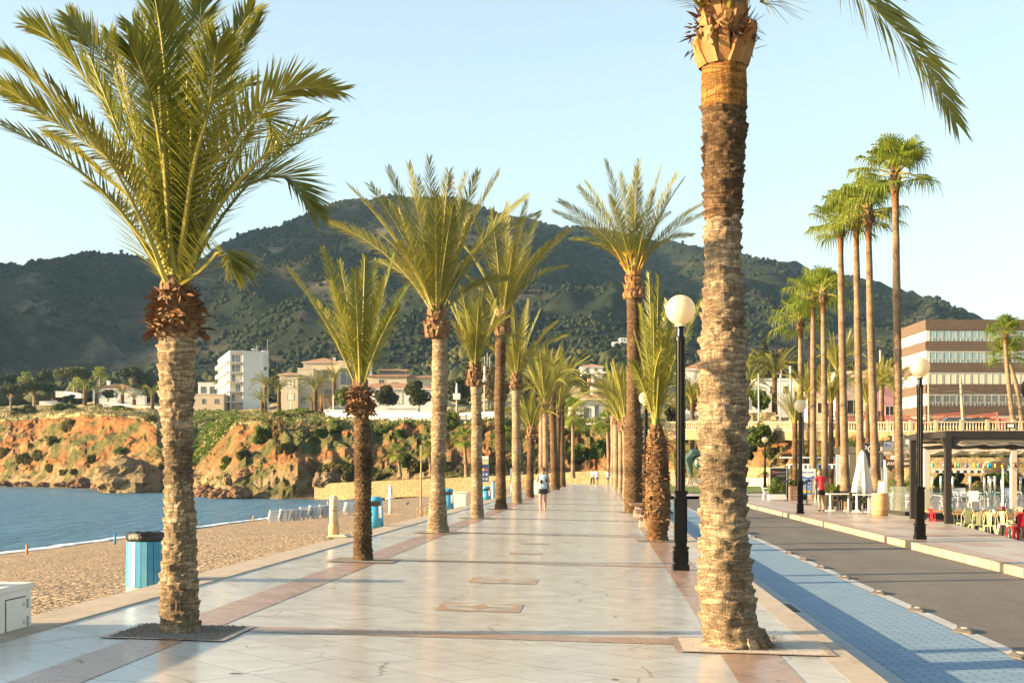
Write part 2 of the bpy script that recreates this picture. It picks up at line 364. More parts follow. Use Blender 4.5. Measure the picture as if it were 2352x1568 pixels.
# ---------------------------------------------------------------- beach, sea
SEA = -2.2
def shore(y): return -27.2 - .028 * (66 - y) * (1 if y < 66 else 0) + (y - 66) * .012 * (1 if y > 66 else 0) - max(0, y - 110) * .03
def beach_z(x, y):
    s = shore(y); t = (x + 5.95) / (s + 5.95)
    if t < 0: return -.02
    z = -.02 + (SEA + .02) * (t ** 1.08) + .06 * fbm(x * .25, y * .12, 3)
    if t < .04: z = -.02 + (z + .02) * t / .04
    return z
nx, ny = 70, 170
v = []; 
for j in range(ny + 1):
    y = -14 + 200 * (j / ny) ** 1.15
    for i in range(nx + 1):
        x = -5.9 - 31 * (i / nx) ** 1.2; v.append((x, y, beach_z(x, y)))
f = [(j * (nx + 1) + i + 1, j * (nx + 1) + i, (j + 1) * (nx + 1) + i, (j + 1) * (nx + 1) + i + 1) for j in range(ny) for i in range(nx)]
struct(mesh_obj('beach', v, f, M_BEACH, smooth=True))
struct(mesh_obj('sea', [(-3000, -400, SEA), (-8, -400, SEA), (-8, 400, SEA), (-3000, 700, SEA)], [(0, 1, 2, 3)], M_WATER))
struct(mesh_obj('ground', [(-6000, -3000, -6), (6000, -3000, -6), (6000, 9000, -6), (-6000, 9000, -6)], [(0, 1, 2, 3)], M_PLATEAU))
# foam ribbon along the shoreline
v = []; n = 260
for i in range(n):
    y = 30 + 95 * i / (n - 1); x = shore(y) + .6 * fbm(y * .12, 3) + .25 * fbm(y * .6, 9)
    w = .35 + .5 * abs(fbm(y * .3, 5, 2)) + .25 * abs(fbm(y * 1.3, 1))
    v += [(x - w, y, SEA + .03), (x - w * .5, y, SEA + .10), (x + .1, y, SEA + .09), (x + w * .5, y, max(SEA + .05, beach_z(x + w * .5, y) + .03))]
f = []
for i in range(n - 1):
    for k in range(3): f.append((4 * i + k, 4 * i + k + 1, 4 * i + 5 + k, 4 * i + 4 + k))
stuff(mesh_obj('sea_foam', v, f, M_FOAM, smooth=True), 'white line of foam where small waves meet the pebble beach', 'foam')
# ---------------------------------------------------------------- cliffs and plateau, one terrain sheet
TAB = [(-420, (1114, 360), (1062, 366), (962, 380), (935, 460), (905, 640)),
       (0, (1117, 330), (1052, 338), (962, 352), (938, 425), (900, 640)),
       (110, (1119, 312), (1052, 322), (952, 344), (934, 410), (900, 640)),
       (215, (1122, 290), (1050, 302), (947, 326), (932, 400), (900, 640)),
       (300, (1128, 252), (1045, 285), (952, 310), (936, 400), (900, 640)),
       (350, (1131, 245), (1055, 275), (968, 302), (938, 400), (900, 640)),
       (385, (1131, 240), (1062, 270), (1000, 292), (942, 400), (900, 640)),
       (450, (1136, 215), (1082, 245), (1010, 290), (944, 375), (900, 640)),
       (505, (1142, 192), (1085, 212), (1000, 262), (944, 372), (900, 640)),
       (545, (1145, 188), (1078, 204), (968, 236), (945, 368), (900, 640)),
       (640, (1147, 184), (1062, 194), (962, 216), (945, 350), (895, 640)),
       (740, (1135, 186), (1058, 194), (963, 214), (945, 330), (890, 640)),
       (900, (1105, 182), (1050, 190), (968, 207), (952, 300), (890, 640)),
       (1060, (1100, 178), (1044, 186), (966, 202), (948, 300), (880, 640)),
       (1200, (1096, 176), (1040, 184), (962, 199), (935, 300), (870, 640)),
       (1390, (1093, 174), (1042, 180), (985, 190), (950, 240), (850, 640)),
       (1560, (1092, 168), (1042, 172), (996, 176), (982, 190), (870, 640)),
       (1720, (1092, 150), (1042, 154), (1001, 158), (988, 168), (880, 640)),
       (1900, (1098, 122), (1040, 130), (1003, 136), (990, 146), (900, 640)),
       (2100, (1105, 108), (1040, 118), (1004, 128), (990, 142), (910, 640)),
       (2760, (1110, 98), (1040, 112), (1006, 124), (990, 140), (930, 640))]
TX = np.array([t[0] for t in TAB], float)
def col(px):
    out = []
    for k in range(1, 6):
        ys_ = np.interp(px, TX, [t[k][0] for t in TAB]); ds = np.interp(px, TX, [t[k][1] for t in TAB]); out.append((ys_, ds))
    return out
def plateau(px, d):
    c = col(px); ds = [q[1] for q in c[2:]]; zs = [HC + (HY - q[0]) / F * q[1] for q in c[2:]]
    p = W(px, 0, d); p.z = float(np.interp(d, ds, zs)); return p
NC = 560; cols = np.linspace(-420, 2760, NC); rows = []
def seg(a, b, n): return [(a[0] + (b[0] - a[0]) * i / n, a[1] + (b[1] - a[1]) * i / n) for i in range(n)]
def cliff_point(px, u):
    c = col(px); c0 = (HY + 5.6 / c[0][1] * F, c[0][1] - 6)
return_pts = None
V = []; mi_rows = []
for px in cols:
    c = col(px); pts = []
    P3 = [(d, HC + (HY - y) / F * d) for y, d in c]
    P3 = [(P3[0][0] - 5, P3[0][1] - 3.5)] + P3
    counts = [4, 22, 26, 16, 14]
    line = []
    for k in range(5):
        for i in range(counts[k]):
            t = i / counts[k]; line.append((P3[k][0] + (P3[k + 1][0] - P3[k][0]) * t, P3[k][1] + (P3[k + 1][1] - P3[k][1]) * t, k + t))
    line.append((*P3[5], 5.0))
    for d, z, k in line:
        if 1.0 < k < 3.25:
            a = min(1, (k - 1) * 3) * min(1, (3.25 - k) * 4); s = px * .013
            led = 2.6 * fbm(s * 1.1, z * .16, 1.3, 5) + 1.1 * fbm(s * 4, z * .5, 4.1, 4)
            st = math.sin(z * 1.35 + 2.0 * fbm(s * .8, z * .08, 9)) * .7 + .9 * abs(fbm(s * 9, z * 1.1, 2.2, 4)) + .6 * (noise.voronoi(Vector((s * 5, z * .55, 3)))[0][0] - .4)
            but = 4.2 * fbm(s * .75, 7.7, 0, 3)
            d2 = d + a * (led + st + but) * (1.0 if px < 1500 else .45)
            z2 = z + a * .7 * fbm(s * 3, k * 3, 5)
        else:
            d2, z2 = d, z + (.9 * fbm(d * .02, px * .02, 6) if k >= 3.25 else .0)
        q = W(px, 0, d2); V.append((q.x, q.y, z2))
CLV = list(V)
NRW = sum([4, 22, 26, 16, 14]) + 1
Fc = []; mi = []
for i in range(NC - 1):
    for j in range(NRW - 1):
        Fc.append((i * NRW + j, (i + 1) * NRW + j, (i + 1) * NRW + j + 1, i * NRW + j + 1)); mi.append(0 if j < 50 else 1)
struct(mesh_obj('cliff_terrain', V, Fc, [M_CLIFF, M_PLATEAU], mi=mi))
# ---------------------------------------------------------------- mountains
def ridge(name, sky_tab, d0, d1, y0, m, amp, seed, ncol=420, nrow=110, px0=-500, px1=2900, prof=1.15):
    sx = [a for a, b in sky_tab]; sy = [b for a, b in sky_tab]; V = []; H = np.zeros((ncol, nrow))
    for i in range(ncol):
        px = px0 + (px1 - px0) * i / (ncol - 1); ysk = np.interp(px, sx, sy); ztop = HC + (HY - ysk) / F * d1; zb = HC + (HY - y0) / F * d0
        for j in range(nrow):
            t = j / (nrow - 16) ; q = min(t, 1.0)
            d = d0 + (d1 - d0) * t; p = W(px, 0, d)
            z = zb + (ztop - zb) * (q ** prof)
            r = 1 - abs(noise.fractal(Vector((p.x * .0032 + seed, p.y * .0026, 0)), 1.0, 2.0, 5)) * 1.7
            z += amp * (r - .45) * 4 * q * (1 - q) if t <= 1 else 0
            z += amp * .10 * fbm(p.x * .02, p.y * .02, seed, 4) * min(1, q * 4)
            if t > 1: z = ztop - (t - 1) * (ztop * .9)
            V.append((p.x, p.y, z)); H[i, j] = z
    Fc = [(i * nrow + j, (i + 1) * nrow + j, (i + 1) * nrow + j + 1, i * nrow + j + 1) for i in range(ncol - 1) for j in range(nrow - 1)]
    o = struct(mesh_obj(name, V, Fc, m, smooth=True)); return np.array(V).reshape(ncol, nrow, 3)
SKYL = [(-500, 660), (0, 612), (60, 606), (120, 597), (165, 590), (215, 579), (250, 586), (300, 597), (350, 601), (420, 594), (470, 588), (530, 556), (640, 520), (700, 494), (740, 476), (790, 466), (850, 465), (900, 456), (960, 453), (1040, 459), (1110, 475), (1200, 503), (1260, 517), (1400, 540), (1560, 573), (1700, 601), (1850, 624), (1950, 650), (2080, 690), (2130, 708), (2190, 738), (2260, 790), (2500, 860), (2900, 900)]
MTN = ridge('mountain', SKYL, 600, 1500, 905, M_HILL, 62, 3.3)
FOOT = [(-500, 905), (500, 905), (800, 862), (900, 832), (960, 808), (1020, 775), (1080, 757), (1150, 772), (1220, 795), (1300, 800), (1400, 815), (1500, 838), (1600, 850), (1700, 862), (2000, 890), (2900, 905)]
FH = ridge('foothill', FOOT, 560, 860, 910, M_HILL, 16, 8.1, 300, 60, 450, 2100, 1.0)
# unseen landform added beyond the left edge, shaped to shade the mountain
def caster():
    V = []; n, m = 60, 40
    for i in range(n):
        for j in range(m):
            y = 330 + 1500 * i / (n - 1); x = -1750 + 900 * j / (m - 1)
            e = math.sin(math.pi * j / (m - 1)) ** .8 * min(1, (i / (n - 1)) * 9) * min(1, (1 - i / (n - 1)) * 6)
            h = np.interp(y, [330, 600, 900, 1150, 1300, 1450, 1700, 1830], CASTER)
            V.append((x, y, -5 + e * (h + 26 * fbm(x * .006, y * .006, 2))))
    Fc = [(i * m + j, i * m + j + 1, (i + 1) * m + j + 1, (i + 1) * m + j) for i in range(n - 1) for j in range(m - 1)]
    struct(mesh_obj('shade_hill', V, Fc, M_HILL, smooth=True))
CASTER = [150, 330, 470, 500, 495, 490, 490, 300]
caster()
# ---------------------------------------------------------------- palms
M_FROND = leaf_mat('palm_leaflet', (.075, .105, .014), (.225, .215, .024), .22, .38, 1.2)
M_FROND_FAR = leaf_mat('palm_leaflet_grey', (.1, .12, .022), (.235, .22, .04), .25, .45, .8)
M_RACHIS = mat('palm_rachis', (.270, .232, .041), (.210, .203, .045), 2, .5)
M_DRYLEAF = leaf_mat('dry_palm_leaf', (.3, .2, .1), (.42, .3, .16), .2, .8)
def bark_mat(name, a, b, c, cell=13.0):
    t = NT(name); v = t.coord((1, 1, 1.35)); v2 = t.coord((1, 1, .13))
    n1 = t.noise(v, 3.2, 9, .7); col_ = t.ramp(n1, [(.3, a), (.5, b), (.7, c)])
    big = t.noise(t.coord((.35, .35, .8)), 1.1, 4, .6); col_ = t.mix(1.0, col_, t.ramp(big, [(.32, .38), (.48, .9), (.66, 1.2)]), 'MULTIPLY')
    fib = t.noise(v2, 55, 5, .6); col_ = t.mix(.8, col_, t.ramp(fib, [(.32, .42), (.6, 1.15)]), 'MULTIPLY')
    e = t.ramp(t.noise(t.coord((.55, .55, 3.2)), 4.5, 6, .65, 1.0), [(.44, 1.0), (.49, .3), (.52, .4), (.57, 1.0)]); col_ = t.mix(.28, col_, e, 'MULTIPLY')
    t.color(col_); t.rough(.92); t.b.inputs['Specular IOR Level'].default_value = .12
    h = t.math('ADD', t.math('MULTIPLY', fib, .5), t.math('ADD', t.math('MULTIPLY', e, .5), t.math('MULTIPLY', n1, 1.0))); t.bump(h, 1.0, .035); return t.mat
M_BARK = bark_mat('palm_bark', (.19, .13, .078), (.35, .262, .165), (.46, .36, .235))
M_BARK_DARK = bark_mat('dark_palm_bark', (.085, .048, .024), (.15, .095, .052), (.205, .14, .08))
M_BARK_RED = bark_mat('shaggy_palm_bark', (.124, .056, .025), (.211, .118, .056), (.285, .192, .105))
M_BARK_ORANGE = bark_mat('young_palm_bark', (.240, .098, .022), (.300, .150, .045), (.338, .203, .075))
M_BARK_FAN = bark_mat('smooth_fan_palm_bark', (.22, .15, .09), (.3, .215, .135), (.36, .265, .175), 30)
M_BOOT = mat('leaf_base', (.264, .104, .024), (.320, .176, .064), 5, .75, .5, 40, .01)
M_BOOT_DRY = mat('dry_leaf_base', (.102, .051, .021), (.204, .126, .066), 6, .85, .6, 40, .01)
M_FIBRE = mat('palm_fibre', (.09, .045, .02), (.17, .09, .04), 8, .95)
M_CUT = mat('cut_leaf_stub', (.26, .165, .075), (.2, .12, .05), 8, .85)

def trunk_mesh(name, axis, rowh, nsc, amp, seed, parent, m, segz=6, segu=6, dist=.35):
    """axis: list of (Vector, radius). Staggered leaf-scar relief as real geometry."""
    zs = [a[0].z for a in axis]; L = zs[-1] - zs[0]; nr = max(12, int(L / rowh * segz)); nu = nsc * segu
    t = np.linspace(0, 1, nr + 1); z = zs[0] + t * L
    cx = np.interp(z, zs, [a[0].x for a in axis]); cy = np.interp(z, zs, [a[0].y for a in axis]); r0 = np.interp(z, zs, [a[1] for a in axis])
    th = np.arange(nu) * 2 * np.pi / nu
    lr = np.random.default_rng(seed); ncell = int(L / rowh) + 4
    cellh = lr.uniform(.45, 1.25, (ncell, nsc)); jit = lr.uniform(-.22, .22, ncell); ju = lr.uniform(-.3, .3, ncell)
    Zg, Tg = np.meshgrid(z, th, indexing='ij')
    wob = .35 * np.sin(Tg * 3 + Zg * 2.1 + seed) * .5 + .3 * np.sin(Tg * 2 - Zg * 1.3) + .2 * np.sin(Tg * 7 + Zg * 5)
    vv = (Zg - zs[0]) / rowh + wob * .55; row = np.floor(vv).astype(int).clip(0, ncell - 1)
    vv = vv + jit[row]; row = np.floor(vv).astype(int).clip(0, ncell - 1); fv = vv - np.floor(vv)
    uu = Tg / (2 * np.pi) * nsc + .5 * (row % 2) + ju[row] * .4; ci = np.floor(uu).astype(int) % nsc; fu = uu - np.floor(uu)
    cell = cellh[row, ci]
    prof = np.where(fv < .78, fv / .78, (1 - fv) / .22); wid = 1 - np.abs(2 * fu - 1) ** 2.6
    rel = amp * cell * (.25 + .75 * prof * wid) + amp * .35 * lr.normal(0, .45, Zg.shape) * prof
    big = 1 + .03 * np.sin(Zg * 1.9 + seed) + .02 * np.sin(Tg * 2 + Zg * 3.1)
    rr = r0[:, None] * big + rel - amp * .35
    V = np.stack([cx[:, None] + rr * np.cos(Tg), cy[:, None] + rr * np.sin(Tg), Zg + amp * .5 * cell * prof * wid], -1).reshape(-1, 3)
    i = np.arange(nr)[:, None]; k = np.arange(nu)[None, :]; k2 = (k + 1) % nu
    Fc = np.stack([i * nu + k, i * nu + k2, (i + 1) * nu + k2, (i + 1) * nu + k], -1).reshape(-1, 4)
    return mesh_obj(name, V, Fc, m, parent, smooth=(dist > 1))
def bez(B, C, T, n):
    return [B * (1 - t) ** 2 + C * 2 * t * (1 - t) + T * t * t for t in (i / (n - 1) for i in range(n))]
def through(pts, n):
    """smooth curve through given points (Catmull-Rom)"""
    P = [pts[0] * 2 - pts[1]] + list(pts) + [pts[-1] * 2 - pts[-2]]; out = []; m = len(pts) - 1
    for q in range(n):
        s = q / (n - 1) * m; i = min(int(s), m - 1); t = s - i; a, b, c, d = P[i:i + 4]
        out.append(.5 * ((2 * b) + (c - a) * t + (2 * a - 5 * b + 4 * c - d) * t * t + (3 * b - a - 3 * c + d) * t ** 3))
    return out
def frond_geo(P, S, n, Lm, wid, tw, rg, bare=.16, vf=(.02, .34), droop=.06, rr=.024, a0=58, a1=22):
    """returns verts, faces, mat indices of one pinnate leaf along curve P with side vector S"""
    V = []; Fc = []; mi = []; m = len(P)
    L = sum((P[i + 1] - P[i]).length for i in range(m - 1))
    def at(t):
        s = t * (m - 1); i = min(int(s), m - 2); q = s - i
        a = (P[min(i + 1, m - 1)] - P[max(i - 1, 0)]); b = (P[min(i + 2, m - 1)] - P[i])
        return P[i].lerp(P[i + 1], q), (a.lerp(b, q)).normalized()
    def frame(t):
        p, T = at(t); s = (S - T * S.dot(T)).normalized(); N = s.cross(T).normalized()
        a = tw[0] + (tw[1] - tw[0]) * t; return p, T, s * math.cos(a) + N * math.sin(a), N * math.cos(a) - s * math.sin(a)
    for i in range(10):                                          # rachis
        t = i / 9; p, T, s, N = frame(t); r = rr * (1 - t) ** .8 + .004
        w = r * (1.0 + 1.1 * max(0, 1 - t * 7)); V += [p + s * w, p + N * r * .7, p - s * w, p - N * r * .7]
    for i in range(9):
        for k in range(4):
            k2 = (k + 1) % 4; Fc.append((i * 4 + k, i * 4 + k2, i * 4 + 4 + k2, i * 4 + 4 + k)); mi.append(1)
    for i in range(n):
        t = bare + (1 - bare) * ((i + rg.random() * .6) / n) ** .94
        p, T, s, N = frame(min(t, .995)); q = (t - bare) / (1 - bare)
        ln = Lm * min(1, .35 + q / .18 * .65) * (1 - .62 * max(0, (q - .45) / .55) ** 1.6)
        for sd in (-1, 1):
            l = ln * rg.uniform(.82, 1.12); al = R(a0 + (a1 - a0) * q + rg.uniform(-9, 9)); ve = rg.uniform(*vf)
            dr = T * math.cos(al) + (s * sd * math.cos(ve) + N * math.sin(ve)) * math.sin(al); dr.normalize()
            wv = dr.cross(N * .8 + T * .5 + s * sd * rg.uniform(-.3, .3)); wv = wv.normalized() * wid * .5 * rg.uniform(.8, 1.2)
            dz = Vector((0, 0, -1)) * droop * l * rg.uniform(.3, 1.5)
            md = p + dr * l * .45 + dz * .12; tp = p + dr * l + dz; b = len(V)
            V += [p - wv * .45, p + wv * .45, md - wv, md + wv, tp - wv * .08, tp + wv * .08]
            Fc += [(b, b + 1, b + 3, b + 2), (b + 2, b + 3, b + 5, b + 4)]; mi += [0, 0]
    return V, Fc, mi
def side_for(P, axis):
    rad = P[-1] - axis; rad.z = 0
    if rad.length < .3: rad = Vector((rng.uniform(-1, 1), rng.uniform(-1, 1), 0))
    return rad.normalized().cross(Vector((0, 0, 1)))
POOL = {}
def pool(kind):
    """shared frond meshes of length 1 m pointing up +Z and arching to +X"""
    if kind in POOL: return POOL[kind]
    out = []; rg = random.Random(hash(kind) % 1000 + 5)
    spec = {'up': (.27, .92, .36), 'mid': (.66, .74, .52), 'out': (.93, .42, .72), 'low': (.98, -.05, .62)}[kind]
    for k in range(4):
        ex, ez, bow = spec; ex *= rg.uniform(.85, 1.1); ez += rg.uniform(-.08, .08)
        B = Vector((0, 0, 0)); T = Vector((ex, rg.uniform(-.12, .12), ez)); C = Vector((ex * .32, rg.uniform(-.04, .04), bow))
        P = bez(B, C, T, 14); V, Fc, mi = frond_geo(P, Vector((0, -1, 0)), 54, .155, .0072, (rg.uniform(-.5, .3), rg.uniform(-1, 1)), rg, .1, rr=.0085)
        me = bpy.data.meshes.new('frond_%s' % kind); me.from_pydata([tuple(v) for v in V], [], Fc); me.materials.append(M_FROND); me.materials.append(M_RACHIS)
        me.polygons.foreach_set('material_index', mi); me.update(); out.append(me)
    POOL[kind] = out; return out
def pool_frond(root, kind, loc, az, L, rg, tilt=0.0):
    o = bpy.data.objects.new('frond', rg.choice(pool(kind))); COL.objects.link(o); o.parent = root; o.location = loc
    o.rotation_euler = (0, tilt, az); o.scale = (L, L, L); return o
def boots_mesh(root, base, r, h, rows, n, ln, wd, rg, flare=.55, mats=(None,), taper=.7, name='leaf_bases', fibre=60, fl=.16):
    mb = MB()
    for i in range(rows):
        t = i / max(1, rows - 1); zz = base.z + h * t; rr = r * (1 - (1 - taper) * t)
        for k in range(n):
            a = 2 * math.pi * (k + .5 * (i % 2) + rg.uniform(-.18, .18)) / n; u = Vector((math.cos(a), math.sin(a), 0)); s = Vector((-u.y, u.x, 0))
            l = ln * rg.uniform(.6, 1.25); w = wd * rg.uniform(.75, 1.2); fl_ = flare * rg.uniform(.5, 1.3) * (1 - .6 * t)
            b = Vector((base.x, base.y, zz)) + u * rr * .72; up = (Vector((0, 0, 1)) + u * fl_).normalized(); o_ = up.cross(s) * -1
            th = w * .28; mb.cur = 0
            bb = b + up * l * .55; tp = b + up * l; o2 = o_.normalized()
            vs_ = [b - s * w * .62 - o2 * th, b + s * w * .62 - o2 * th, b + s * w * .5 + o2 * th, b - s * w * .5 + o2 * th,
                   bb - s * w * .5 - o2 * th * .8, bb + s * w * .5 - o2 * th * .8, bb + s * w * .36 + o2 * th * .9, bb - s * w * .36 + o2 * th * .9,
                   tp - s * w * .34 - o2 * th * .5, tp + s * w * .34 - o2 * th * .5, tp + s * w * .22 + o2 * th * .5 - up * l * .12, tp - s * w * .22 + o2 * th * .5 - up * l * .12]
            mb.add(vs_, [(0, 1, 5, 4), (1, 2, 6, 5), (2, 3, 7, 6), (3, 0, 4, 7), (4, 5, 9, 8), (5, 6, 10, 9), (6, 7, 11, 10), (7, 4, 8, 11)])
            mb.cur = 1; mb.add(vs_[8:], [(0, 1, 2, 3)])
    mb.cur = 2
    for k in range(fibre):
        a = rg.uniform(0, 2 * math.pi); t = rg.random(); u = Vector((math.cos(a), math.sin(a), 0)); s = Vector((-u.y, u.x, 0))
        p = Vector((base.x, base.y, base.z + h * t)) + u * r * (1 - (1 - taper) * t) * rg.uniform(.85, 1.1)
        d = (u * rg.uniform(.2, .9) + s * rg.uniform(-1, 1) + Vector((0, 0, rg.uniform(-.7, .8)))).normalized() * fl * rg.uniform(.4, 1.3); w = s * .012 + Vector((0, 0, .012))
        mb.add([p - w, p + w, p + d * .6 + w * .7 + u * .02, p + d + Vector((0, 0, -.02))], [(0, 1, 2), (0, 2, 3)])
    core = MB(); mb.cur = 2
    mb.lathe([(r * .8, base.z), (r * .84, base.z + h * .4), (r * taper * .8, base.z + h), (r * taper * .5, base.z + h * 1.15)], 14, (base.x, base.y, 0))
    return mb.build(name, [mats[0], M_CUT, M_FIBRE], root)
def date_palm(label, prof, d, crown, tips, nrand, rg, flen, bark=M_BARK, rowh=.075, nsc=13, amp=.03, boots=None, lod=0, extra=(), leaf=.42, lw=.03, nl=70, group='date palms lining the promenade', mats=None, low=0, droop=.06, bare=.14):
    """prof: [(y, centre px, half width px)] bottom to top; crown: (px, y) where the fronds start; tips: [(px, y, away, arch)]"""
    base = W(prof[0][1], prof[0][0], d); root = thing('date_palm', label, 'palm tree', base, 0, group)
    ax = []
    for y, cx_, hw in prof:
        p = W(cx_, y, d) - base; ax.append((p, hw / F * d))
    ax[0] = (ax[0][0] - Vector((0, 0, .06)), ax[0][1])
    if bark is M_BARK and boots and lod == 0 and mats:           # younger orange band on top is a part of its own
        pass
    trunk_mesh('trunk', ax, rowh, nsc, amp, rg.randrange(999), root, bark, 6 if lod == 0 else 4, 6 if lod == 0 else 3, 0 if lod < 2 else 2)
    cr = W(crown[0], crown[1], d) - base; top = ax[-1]
    if boots:
        y0, y1, hw0, hw1, rows, n, ln, wd = boots; b0 = W(crown[0], y0, d) - base; h = (y0 - y1) / F * d
        boots_mesh(root, b0, hw0 / F * d, h, rows, n, ln, wd, rg, mats=(mats or M_BOOT_DRY,), taper=hw1 / hw0, fibre=320 if lod == 0 else 60)
    r = top[1] * .55
    for tip in tips:
        if isinstance(tip[0], (tuple, list)):                    # explicit path [(px, y, away)...]
            pts = [cr + Vector((rg.uniform(-r, r), rg.uniform(-r, r), 0))] + [W(x, y, d + aw) - base for x, y, aw in tip]; P = through(pts, 16)
        else:
            T = W(tip[0], tip[1], d + tip[2]) - base; rad = Vector((T.x - cr.x, T.y - cr.y, 0)); l = (T - cr).length
            B = cr + (rad.normalized() * r if rad.length > .01 else Vector()) + Vector((0, 0, rg.uniform(-.1, .12)))
            C = B.lerp(T, .45) + Vector((0, 0, tip[3] * l)) - rad * .10; P = bez(B, C, T, 14)
        dv = P[-1] - cr; lat = abs(dv.x) / (abs(dv.x) + abs(dv.y) + .3); sg_ = rg.choice((-1, 1))
        V, Fc, mi = frond_geo(P, side_for(P, cr), nl, leaf * rg.uniform(.92, 1.06), lw, (sg_ * .35 * lat, sg_ * (.15 + .85 * lat)), rg, bare, droop=droop, rr=.02 if lod == 0 else .024)
        mesh_obj('frond', V, Fc, [M_FROND if lod == 0 else M_FROND_FAR, M_RACHIS], root, mi)
    for k in range(nrand):
        az = k * 2.39996 + rg.uniform(-.3, .3); kind = 'up' if k < nrand * (.45 + low) else ('mid' if k < nrand * .85 + low * nrand else 'out')
        pool_frond(root, kind, cr + Vector((math.cos(az) * r * .7, math.sin(az) * r * .7, rg.uniform(-.15, .1))), az, flen * rg.uniform(.72, 1.02), rg, rg.uniform(-.12, .12))
    return root, cr, base
def z1(*a): return [(x * .342, y * .342, w) for x, y, w in a]
# --- near left palm
L1D = depth(GP(414, 1452)); rg = random.Random(3)
L1_tips = [z1((1150, 1100, -.3), (1120, 600, -.75), (1075, 180, -1.0), (1030, -60, -1.1)),
           z1((1190, 1000, .4), (1310, 430, .9), (1345, 120, 1.1), (1350, 0, 1.1)),
           z1((1240, 1050, .5), (1420, 520, 1.2), (1620, 190, 1.5), (1695, 75, 1.5)),
           z1((1270, 1100, .1), (1500, 560, .3), (1660, 300, .4), (1735, 170, .4)),
           z1((1310, 1280, -.2), (1560, 960, -.4), (1790, 690, -.5), (2000, 590, -.5), (2280, 610, -.4)),
           z1((1380, 1300, .8), (1560, 1060, 1.3), (1740, 780, 1.7), (1815, 860, 1.8), (1812, 1000, 1.8)),
           z1((1400, 1420, .2), (1620, 1260, .2), (1870, 1180, .1), (2010, 1270, .0), (2110, 1420, .0)),
           z1((1000, 1150, .2), (760, 760, .3), (560, 520, .3), (370, 280, .2), (195, 175, .2)),
           z1((1050, 1050, .7), (890, 700, 1.2), (690, 390, 1.5), (560, 240, 1.5), (470, 120, 1.5)),
           z1((930, 1330, -.5), (640, 960, -1.0), (340, 650, -1.3), (140, 460, -1.4), (15, 380, -1.4)),
           z1((960, 1300, .0), (720, 1060, .1), (380, 830, .1), (170, 680, .0), (15, 585, .0)),
           z1((920, 1400, .5), (760, 1240, .9), (560, 1060, 1.1), (325, 915, 1.2)),
           z1((1080, 1000, -.5), (1010, 640, -1.2), (930, 430, -1.5), (875, 320, -1.6)),
           z1((1110, 950, .3), (1040, 560, .6), (960, 300, .8), (900, 180, .8)),
           z1((1170, 950, .6), (1200, 500, 1.0), (1180, 200, 1.2), (1130, -20, 1.3)),
           z1((1040, 1100, 1.0), (860, 800, 1.8), (780, 480, 2.3), (740, 230, 2.4)),
           z1((1290, 1150, -.6), (1400, 760, -1.3), (1440, 430, -1.7), (1460, 300, -1.8)),
           z1((1330, 1200, 1.2), (1480, 900, 2.1), (1560, 640, 2.6), (1690, 560, 2.7)),
           [(462, 620, -.4), (505, 575, -.9), (528, 590, -1.1), (533, 612, -1.15)],
           [(350, 600, .6), (300, 520, 1.2), (262, 465, 1.5), (225, 440, 1.6)],
           z1((1180, 1150, 1.4), (1130, 800, 2.4), (1000, 520, 3.0), (960, 380, 3.1))]
l1, l1c, l1b = date_palm('tall date palm at the left front, in a gravel pit beside the slatted bin',
    [(1452, 414, 50), (1420, 413, 44), (1300, 412, 40), (1200, 414, 35), (1100, 411, 30), (1000, 408, 32), (900, 405, 36), (800, 406, 41), (762, 405, 42), (700, 405, 36), (665, 405, 25)],
    L1D, (405, 668), L1_tips, 18, rg, 2.7, rowh=.095, nsc=10, amp=.036, boots=(772, 668, 54, 34, 7, 12, .15, .11), leaf=.48, lw=.023, nl=104, bare=.07, low=.25)
# --- near right palm
R1D = depth(GP(1690, 1484)); rg = random.Random(5)
R1_tips = [[(1760, -120, -.4), (1850, -190, -.9), (1935, -60, -1.1), (2040, 50, -1.2), (2130, 150, -1.2), (2195, 280, -1.2)],
           (1480, -420, .6, .1), (1560, -560, -.8, .06), (1720, -600, .9, .04), (1850, -520, .5, .1), (1330, -260, -.6, .2), (1420, -300, 1.6, .15), (1980, -330, 1.8, .2), (1640, -520, -1.6, .05), (1790, -380, -2.0, .1),
           [(1600, -50, .4), (1590, -120, .6), (1540, -240, .8)], [(1580, -20, -.3), (1530, -140, -.5), (1450, -240, -.7)],
           [(1720, -70, .6), (1760, -200, .9), (1800, -380, 1.2)], [(1740, -40, .2), (1800, -180, .4), (1900, -330, .6)]]
r1, r1c, r1b = date_palm('thickest date palm at the right front, its crown cut by the picture top',
    [(1486, 1694, 80), (1465, 1686, 68), (1420, 1674, 61), (1350, 1667, 60), (1200, 1662, 54), (1000, 1660, 53), (850, 1662, 48), (700, 1660, 45), (600, 1660, 40), (500, 1661, 42)],
    R1D, (1662, 40), R1_tips, 6, rg, 3.0, rowh=.125, nsc=9, amp=.058, boots=None, leaf=.54, lw=.03, nl=90, mats=M_BOOT, droop=.2)
trunk_mesh('upper_trunk', [(W(cx_, y, R1D) - r1b, hw / F * R1D) for y, cx_, hw in ((505, 1661, 42), (470, 1661, 43), (350, 1663, 48), (248, 1663, 49))], .09, 10, .045, 9, r1, M_BARK_DARK, 6, 6, 0)
ax = [(W(1663, y, R1D) - r1b, hw / F * R1D) for y, hw in ((252, 50), (200, 51), (150, 50))]
trunk_mesh('young_trunk', ax, .06, 9, .008, 4, r1, M_BARK_ORANGE, 6, 6, 0)
boots_mesh(r1, W(1662, 152, R1D) - r1b, 60 / F * R1D, 70 / F * R1D, 2, 11, .34, .15, rg, .5, (M_BOOT,), .95, fibre=0)
